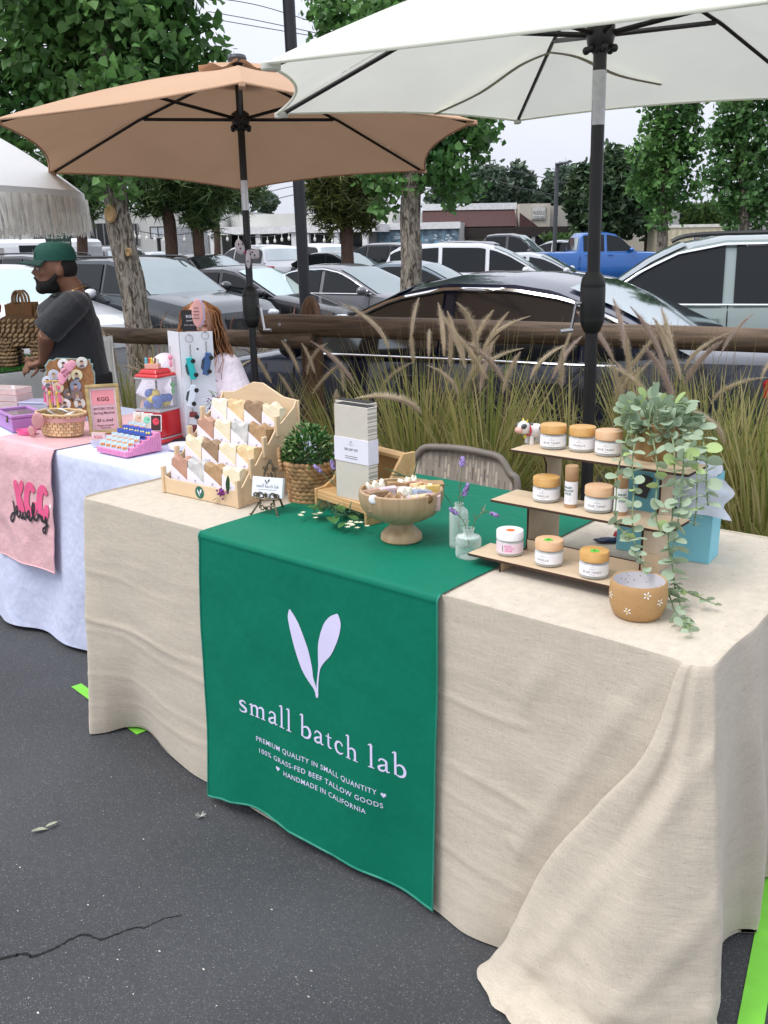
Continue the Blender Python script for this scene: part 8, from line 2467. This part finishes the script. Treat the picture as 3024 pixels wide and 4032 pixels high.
litter('fallen_leaf', 'dry grey green leaf lying on the asphalt at the left', 125, 3275, 'leaf', .07, YAW + .35)
litter('seed_fluff', 'feathery seed fluff on the asphalt below the green runner', 790, 3212, 'seed', .014, 0)
rnd = random.Random(17); m = MB()
for k in range(40):
    px, py = rnd.uniform(40, 1500), rnd.uniform(3050, 4000)
    if py < 3000 + (px - 850) * .55 + 250 and px > 850: continue
    p = onz(px, py, .002); s = .0015 + .0025 * rnd.random() ** 2
    m.ell((p.x, p.y, .002), (s, s * .6, s * .35), 6, 4, None)
tag(m.build('grit', mat('grit_pale', (.5, .49, .44), .8, .2, 50, isl=.4)), 'scattered pale grit on the asphalt', 'grit', None, 'stuff')
CK = [(0, 3775), (90, 3755), (130, 3765), (210, 3735), (290, 3690), (340, 3680), (400, 3698), (470, 3672), (540, 3650), (570, 3652), (640, 3618), (720, 3603)]
m = MB(); rnd = random.Random(3); P = cat([onz(x, y, .0015) for x, y in CK], 8)
vs = []
for i, p in enumerate(P):
    w_ = (.0028 + .0022 * rnd.random()) * (1 - .75 * i / len(P)); j = rnd.gauss(0, .0015)
    vs += [p + V(-.6, .8, 0) * w_ + V(j, j, 0), p - V(-.6, .8, 0) * w_ + V(j, j, 0)]
m.add(vs, [(2 * i, 2 * i + 1, 2 * i + 3, 2 * i + 2) for i in range(len(P) - 1)])
ck = m.build('crack', mat('crack_dark', (.008, .008, .008), .95)); ck.parent = bpy.data.objects['ground']
# ------------------------------------------------------------------ people
def person_frame(label, dx, dist):
    b = gp(dx, dist, 0)
    t = thing('person', label, 'person', b, YAW)
    Mi = Matrix.Rotation(-YAW, 4, 'Z')
    def L(px, py, off=0):
        q = Mi @ (hz(px, py, dist) - b)
        return V(q.x, q.y + off, q.z)
    return t, L
def organic(m, name, mt, parent, vox=.009, it=6, disp=None):
    o = m.build(name, mt, parent)
    r = o.modifiers.new('remesh', 'REMESH'); r.mode = 'VOXEL'; r.voxel_size = vox; r.use_smooth_shade = True
    s = o.modifiers.new('smooth', 'SMOOTH'); s.factor = .5; s.iterations = it
    return o
def hand(m, p, d, s, side):
    """palm and five bent fingers; p wrist, d direction, s sideways"""
    d = d.normalized(); s = s.normalized(); n = d.cross(s)
    m.tube([p, p + d * .045, p + d * .085], [.026, .036, .034], 8, flat=.5)
    for k in range(4):
        b = p + d * .082 + s * (-.027 + .018 * k); L_ = (.062, .072, .068, .052)[k]
        m.tube([b, b + d * L_ * .5 + n * .006, b + d * L_ * .8 + n * .022, b + d * L_ * .9 + n * .036], [.0095, .009, .008, .007], 6)
    b = p + d * .03 + s * -.032
    m.tube([b, b + d * .03 - s * .022, b + d * .055 - s * .026 + n * .01], [.012, .010, .008], 6)
SKIN = mat('skin_brown', (.22, .105, .062), .5, .12, 14, spec=.35); SKINL = mat('skin_fair', (.52, .28, .20), .5, .1, 14, spec=.35)
man, L = person_frame('man in dark grey t-shirt and green cap working at the third stall', 155, 4.95)
k = 4.95 / 2000
H = L(121, 580)            # head centre, facing -x
m = MB()
m.ell(H + V(0, 0, .012), (.098, .076, .105), 20, 14)                        # skull
m.ell(H + V(-.045, 0, -.055), (.058, .058, .062), 16, 12)                  # jaw
m.ell(H + V(-.085, 0, -.085), (.024, .028, .022), 12, 8)                    # chin
m.tube([H + V(-.088, 0, .015), H + V(-.112, 0, -.022), H + V(-.098, 0, -.030)], [.010, .016, .012], 8)   # nose
m.ell(H + V(-.088, 0, .022), (.016, .05, .012), 12, 8)                      # brow
for s in (-1, 1):
    m.ell(H + V(.012, s * .077, -.012), (.020, .010, .032), 10, 8)          # ear
    m.ell(H + V(-.070, s * .036, -.020), (.026, .022, .020), 10, 8)          # cheek
m.ell(H + V(-.100, 0, -.050), (.012, .024, .007), 10, 6); m.ell(H + V(-.097, 0, -.062), (.012, .022, .007), 10, 6)
NB = L(158, 640)
m.tube([H + V(.022, 0, -.04), NB + V(-.005, 0, .04), NB + V(0, 0, -.03)], [.062, .060, .075], 12)
CH = L(152, 700); HP = L(165, 800)
m.tube([NB + V(0, 0, -.02), CH, HP, HP + V(.02, 0, -.2)], [.085, .128, .132, .13], 16)
SL = L(186, 652, -.17); SR = L(120, 650, .17)
EL = L(130, 712, -.20); WL = L(104, 778, -.06); HL = L(104, 722, -.14)
m.tube([SL + V(-.01, .03, -.01), EL.lerp(SL, .5), EL], [.045, .044, .040], 12); m.tube([EL, EL.lerp(WL, .4), WL], [.045, .040, .028], 12)
hand(m, WL, V(-1, .1, -.3), V(0, .5, 1), 1)
ER = L(112, 730, .20); WR = L(92, 790, .15)
m.tube([SR, ER], [.048, .040], 12); m.tube([ER, WR], [.042, .028], 12); hand(m, WR, V(-1, -.2, 0), V(0, -.5, 1), -1)
for s in (-1, 1):
    hp = HP + V(.02, s * .09, -.16)
    m.tube([hp, V(hp.x - .02, hp.y, .45), V(hp.x + .02, hp.y, .08)], [.095, .065, .045], 12); m.tube([V(hp.x + .04, hp.y, .04), V(hp.x - .16, hp.y, .035)], [.045, .04], 10)
for v in m.v:
    if v.z > NB.z + .02: v.xy = H.xy + (Matrix.Rotation(.38, 2) @ (v.xy - H.xy))
organic(m, 'body', SKIN, man, .008, 5)
SHIRT = fabric('tee_charcoal', (.022, .024, .027), .85, .5, (7, 7, 5), .25, 4, .03)
m = MB()
m.tube([NB + V(.006, 0, .022), NB + V(.004, 0, -.02), NB + V(.0, 0, -.06), CH + V(-.005, 0, .06), CH + V(0, 0, -.04), HP + V(.005, 0, .03), HP + V(.015, 0, -.06)], [.070, .088, .130, .158, .154, .156, .160], 20)
m.ell(SL + V(-.01, .03, .0), (.074, .076, .066), 12, 8); m.ell(SR + V(.02, -.04, .0), (.085, .085, .075), 12, 8)
m.tube([SL + V(0, .02, .01), SL.lerp(EL, .45) + V(0, 0, .01), SL.lerp(EL, .98) + V(-.01, 0, .0)], [.074, .078, .076], 14)
m.tube([SR + V(0, -.02, .01), SR.lerp(ER, .9)], [.085, .085], 14)
for v in m.v: v += V(.006 * fbm(v.x * 12, v.z * 12, 1), .008 * fbm(v.z * 10, v.y * 10, 2), 0)
organic(m, 't_shirt', SHIRT, man, .010, 4)
m = MB(); m.tube([HP + V(.015, 0, -.02), HP + V(.02, 0, -.18)], [.170, .165], 16)
for s in (-1, 1):
    hp = HP + V(.02, s * .09, -.16); m.tube([hp, V(hp.x - .02, hp.y, .45), V(hp.x + .02, hp.y, .08)], [.11, .085, .07], 12)
organic(m, 'trousers', mat('trouser_black', (.012, .012, .014), .85), man, .014, 4)
def turn(m):
    for v in m.v: v.xy = H.xy + (Matrix.Rotation(.38, 2) @ (v.xy - H.xy))
    return m
HAIRB = mat('beard_black', (.012, .009, .008), .9, .3, 60, .5, 200)
m = MB()
m.ell(H + V(-.040, 0, -.078), (.066, .064, .048), 18, 12); m.ell(H + V(-.078, 0, -.098), (.034, .036, .030), 14, 10)
m.tube([H + V(-.100, -.028, -.058), H + V(-.112, 0, -.042), H + V(-.100, .028, -.058)], .007, 6)
for s in (-1, 1): m.tube([H + V(-.03, s * .058, -.065), H + V(-.008, s * .066, -.035), H + V(.008, s * .069, .01)], [.020, .012, .008], 8)
turn(m); organic(m, 'beard', HAIRB, man, .006, 3)
m = MB(); m.ell(H + V(.030, 0, .004), (.078, .079, .075), 18, 12); turn(m); organic(m, 'hair', HAIRB, man, .009, 3)
for s in (-1, 1):
    m = MB(); m.ell(H + V(-.090, s * .034, .002), (.010, .014, .008), 10, 8); e_ = turn(m).build('eye', mat('eye_white', (.5, .46, .42), .3), man, smooth=60)
    m = MB(); m.ell(H + V(-.097, s * .034, .002), (.004, .006, .006), 8, 6); turn(m).build('iris', BLK, e_, smooth=60)
CAPG = mat('cap_green', (.006, .075, .052), .8, .12, 40, .2, 300)
m = MB()
def capf(u, v):
    a = u * 2 * PI; b = v * PI / 2
    return H + V(.002 + .106 * math.cos(b) ** .55 * math.cos(a), .086 * math.cos(b) ** .55 * math.sin(a), .040 + .092 * math.sin(b) ** .8)
m.grid(capf, 36, 12); cpo = turn(m).build('cap', CAPG, man, smooth=60)
m = MB()
def visf(u, v):
    a = PI - 1.05 + 2.1 * u; rr = 1 + (.80 * v) * (math.cos(a - PI) ** .6)
    return H + V(.002 + .104 * rr * math.cos(a), .086 * (1 + .12 * v) * math.sin(a), .044 - .012 * v - .02 * (abs(u - .5) * 2) ** 2 * v)
m.grid(visf, 20, 8); turn(m).build('visor', mat('cap_visor', (.006, .045, .034), .8), cpo, smooth=60, thick=.004)
m = MB(); m.ell(H + V(.002, 0, .133), (.009, .009, .005), 8, 6); turn(m).build('button', CAPG, cpo, smooth=60)
v_, f_ = text('LA', 1, .04); m = MB()
for p in v_: m.v.append(H + V(-.1035 + .02 * abs(p[1] * .045) , -.022 - p[0] * .0 + p[0] * -.030 * -1, .078 + p[1] * .045))
for f in f_: m.f.append(list(f)); m.mi.append(0)
turn(m).build('lettering', mat('cap_letter', (.7, .7, .7), .6), cpo)
m = MB(); m.tube([NB + V(.072 * math.cos(t * PI / 8), .072 * math.sin(t * PI / 8), .022 - .03 * math.cos(t * PI / 8) * -1) for t in range(17)], .0025, 5); m.build('necklace', mat('gold', (.55, .36, .12), .3, metal=.8), man)
# seated woman behind the jewellery table
wom, L = person_frame('woman with long auburn curls in pale pink top behind the keychain stand', 428, 4.62)
H = L(432, 702)
m = MB()
m.ell(H + V(0, .01, .015), (.074, .092, .100), 20, 14); m.ell(H + V(.005, -.035, -.055), (.052, .055, .058), 16, 12); m.ell(H + V(.006, -.075, -.088), (.022, .02, .018), 10, 8)
m.tube([H + V(.004, -.082, .018), H + V(.004, -.106, -.020), H + V(.004, -.092, -.030)], [.009, .014, .010], 8)
for s in (-1, 1):
    m.ell(H + V(s * .034, -.066, -.022), (.022, .024, .018), 10, 8); m.ell(H + V(s * .032, -.082, .028), (.024, .010, .008), 10, 6); m.ell(H + V(s * .073, .012, -.01), (.009, .018, .028), 8, 6)
m.ell(H + V(.004, -.090, -.052), (.022, .011, .006), 10, 6); m.ell(H + V(.004, -.087, -.063), (.020, .011, .007), 10, 6)
NB = H + V(-.005, .02, -.19); CH = L(420, 850, .02)
m.tube([H + V(0, .02, -.06), NB], [.052, .058], 12); m.tube([NB + V(0, 0, -.0), CH, CH + V(0, 0, -.3)], [.10, .14, .14], 16)
SL, SR = L(358, 792, 0), L(488, 792, .02)
for S0, E0, W0, sd in ((SL, L(322, 880, -.05), L(370, 935, -.25), -1), (SR, L(528, 880, -.05), L(470, 935, -.25), 1)):
    m.tube([S0, E0], [.055, .04], 12); m.tube([E0, W0], [.040, .026], 12); hand(m, W0, V(-sd * .4, -1, 0), V(1, 0, 0), sd)
for s in (-1, 1):
    hp = CH + V(s * .09, 0, -.32); hp.z = .48
    m.tube([hp, hp + V(0, -.40, .0)], [.09, .06], 12); m.tube([hp + V(0, -.40, 0), V(hp.x, hp.y - .38, .05)], [.055, .04], 12); m.tube([V(hp.x, hp.y - .36, .04), V(hp.x, hp.y - .56, .03)], [.04, .035], 8)
organic(m, 'body', SKINL, wom, .008, 5)
TOPP = fabric('top_pink', (.80, .72, .80), .8, .5, (8, 8, 6), .2, 4, .03)
m = MB()
m.tube([NB + V(0, 0, -.045), NB + V(0, 0, -.10), CH + V(0, 0, .02), CH + V(0, 0, -.2)], [.10, .155, .165, .165], 20)
for S0, E0 in ((SL, L(322, 880, -.05)), (SR, L(528, 880, -.05))):
    m.ell(S0 + V(0, .0, .0), (.075, .085, .07), 12, 8); m.tube([S0, S0.lerp(E0, .8)], [.078, .082], 14)
for v in m.v: v += V(.006 * fbm(v.x * 14, v.z * 14, 1), .01 * fbm(v.z * 12, v.x * 12, 2), 0)
organic(m, 'blouse', TOPP, wom, .010, 4)
m = MB()
for q in range(13): m.ell(NB + V(-.085 + .0145 * q, -.155 + .05 * abs(q - 6) / 6, -.155 - .02 * math.sin(q * PI / 12)), (.012, .006, .015), 8, 6)
m.build('scallop_trim', mat('trim_pink', (.72, .42, .44), .7), wom, smooth=60)
for s in (-1, 1):
    m = MB(); m.ell(H + V(s * .032 + .003, -.084, .010), (.014, .009, .007), 10, 8); e_ = m.build('eye', mat('eye_lid', (.42, .20, .15), .4), wom, smooth=60)
HAIRA = mat('hair_auburn', (.16, .062, .022), .5, .3, 30, c2=(.34, .15, .055), isl=.35, spec=.5)
m = MB(); rnd = random.Random(31)
m.ell(H + V(0, .03, .02), (.088, .095, .098), 20, 14)
for i in range(420):
    a = rnd.uniform(-.15, PI + .15) if rnd.random() < .8 else rnd.uniform(0, 2 * PI)
    face = math.sin(a) < .15
    top_ = H + V(.05 * math.cos(a) * rnd.random(), .02 + .05 * math.sin(a), .10 - .01 * rnd.random())
    side = 1 if math.cos(a) > 0 else -1
    out = H + V(math.cos(a) * (.088 + .02 * rnd.random()), .02 + math.sin(a) * .095, .0)
    L_ = .25 + .16 * rnd.random()
    end = H + V(math.cos(a) * (.105 + .07 * rnd.random()), .02 + math.sin(a) * .09 - .06 * rnd.random(), -L_)
    mid = out.lerp(end, .45) + V(side * .02 * rnd.random(), 0, 0)
    P = cat([top_, top_.lerp(out, .6) + V(side * .015, 0, .025), out, mid, end], 6)
    ph = rnd.random() * 6
    for q in range(len(P)):
        w_ = .011 * max(0, (q - 8) / len(P)) * 2
        P[q] = P[q] + V(w_ * math.sin(q * 1.1 + ph), w_ * math.cos(q * 1.1 + ph), 0)
    m.tube(P, [.0034 * (1 - .6 * q / len(P)) for q in range(len(P))], 3)
m.build('hair', HAIRA, wom, smooth=70)
st = thing('folding_stool', 'plain folding stool under the seated woman', 'stool', wom.location, YAW)
m = MB(); m.box(-.2, .2, -.12, .28, .36, .40); m.build('seat', PLA, st, bevel=.01)
for x in (-.18, .18):
    for y in (-.1, .26):
        m = MB(); m.tube([V(x, y, .36), V(x, y, 0)], .012, 6); m.build('leg', PLA, st)
# spotted dog soft charm tied to the tan umbrella pole
q = atd(540, 548, 5.08)
t = thing('spotted_dog_charm', 'white spotted plush puppy tied round the tan umbrella pole', 'toy', q, YAW)
m = MB(); m.lathe([(.026, -.03), (.034, -.02), (.034, .015), (.026, .022)], 14, (.012, .04, 0)); m.ell((-.012, .0, -.03), (.014, .012, .05), 10, 8); m.build('body', mat('plush_white', (.74, .68, .72), .9, .05), t, smooth=60)
m = MB(); m.ell((-.045, -.005, .045), (.026, .024, .042), 14, 10, Matrix.Rotation(-.2, 4, 'Y')); m.build('head', mat('plush_white', (.74, .68, .72), .9, .05), t, smooth=60)
for s, (x, z) in ((0, (-.055, .050)), (1, (-.034, .052)), (2, (-.047, .028)), (3, (.0, -.002)), (4, (.024, -.008)), (5, (.012, .008)), (6, (-.012, -.04))):
    m = MB(); m.ell((x, -.030 if s < 3 else (.005 if s != 6 else -.012), z), (.004, .003, .006), 8, 6); m.build('spot', BLK, t, smooth=60)
m = MB(); m.ell((-.03, 0, .008), (.016, .016, .005), 10, 6); m.build('collar', mat('collar_pink', (.7, .08, .22), .5), t, smooth=60)
m = MB(); m.ell((-.024, .0, .080), (.010, .01, .022), 8, 6); m.ell((-.02, .004, .052), (.012, .006, .026), 8, 6); m.build('ear', BLK, t, smooth=60)
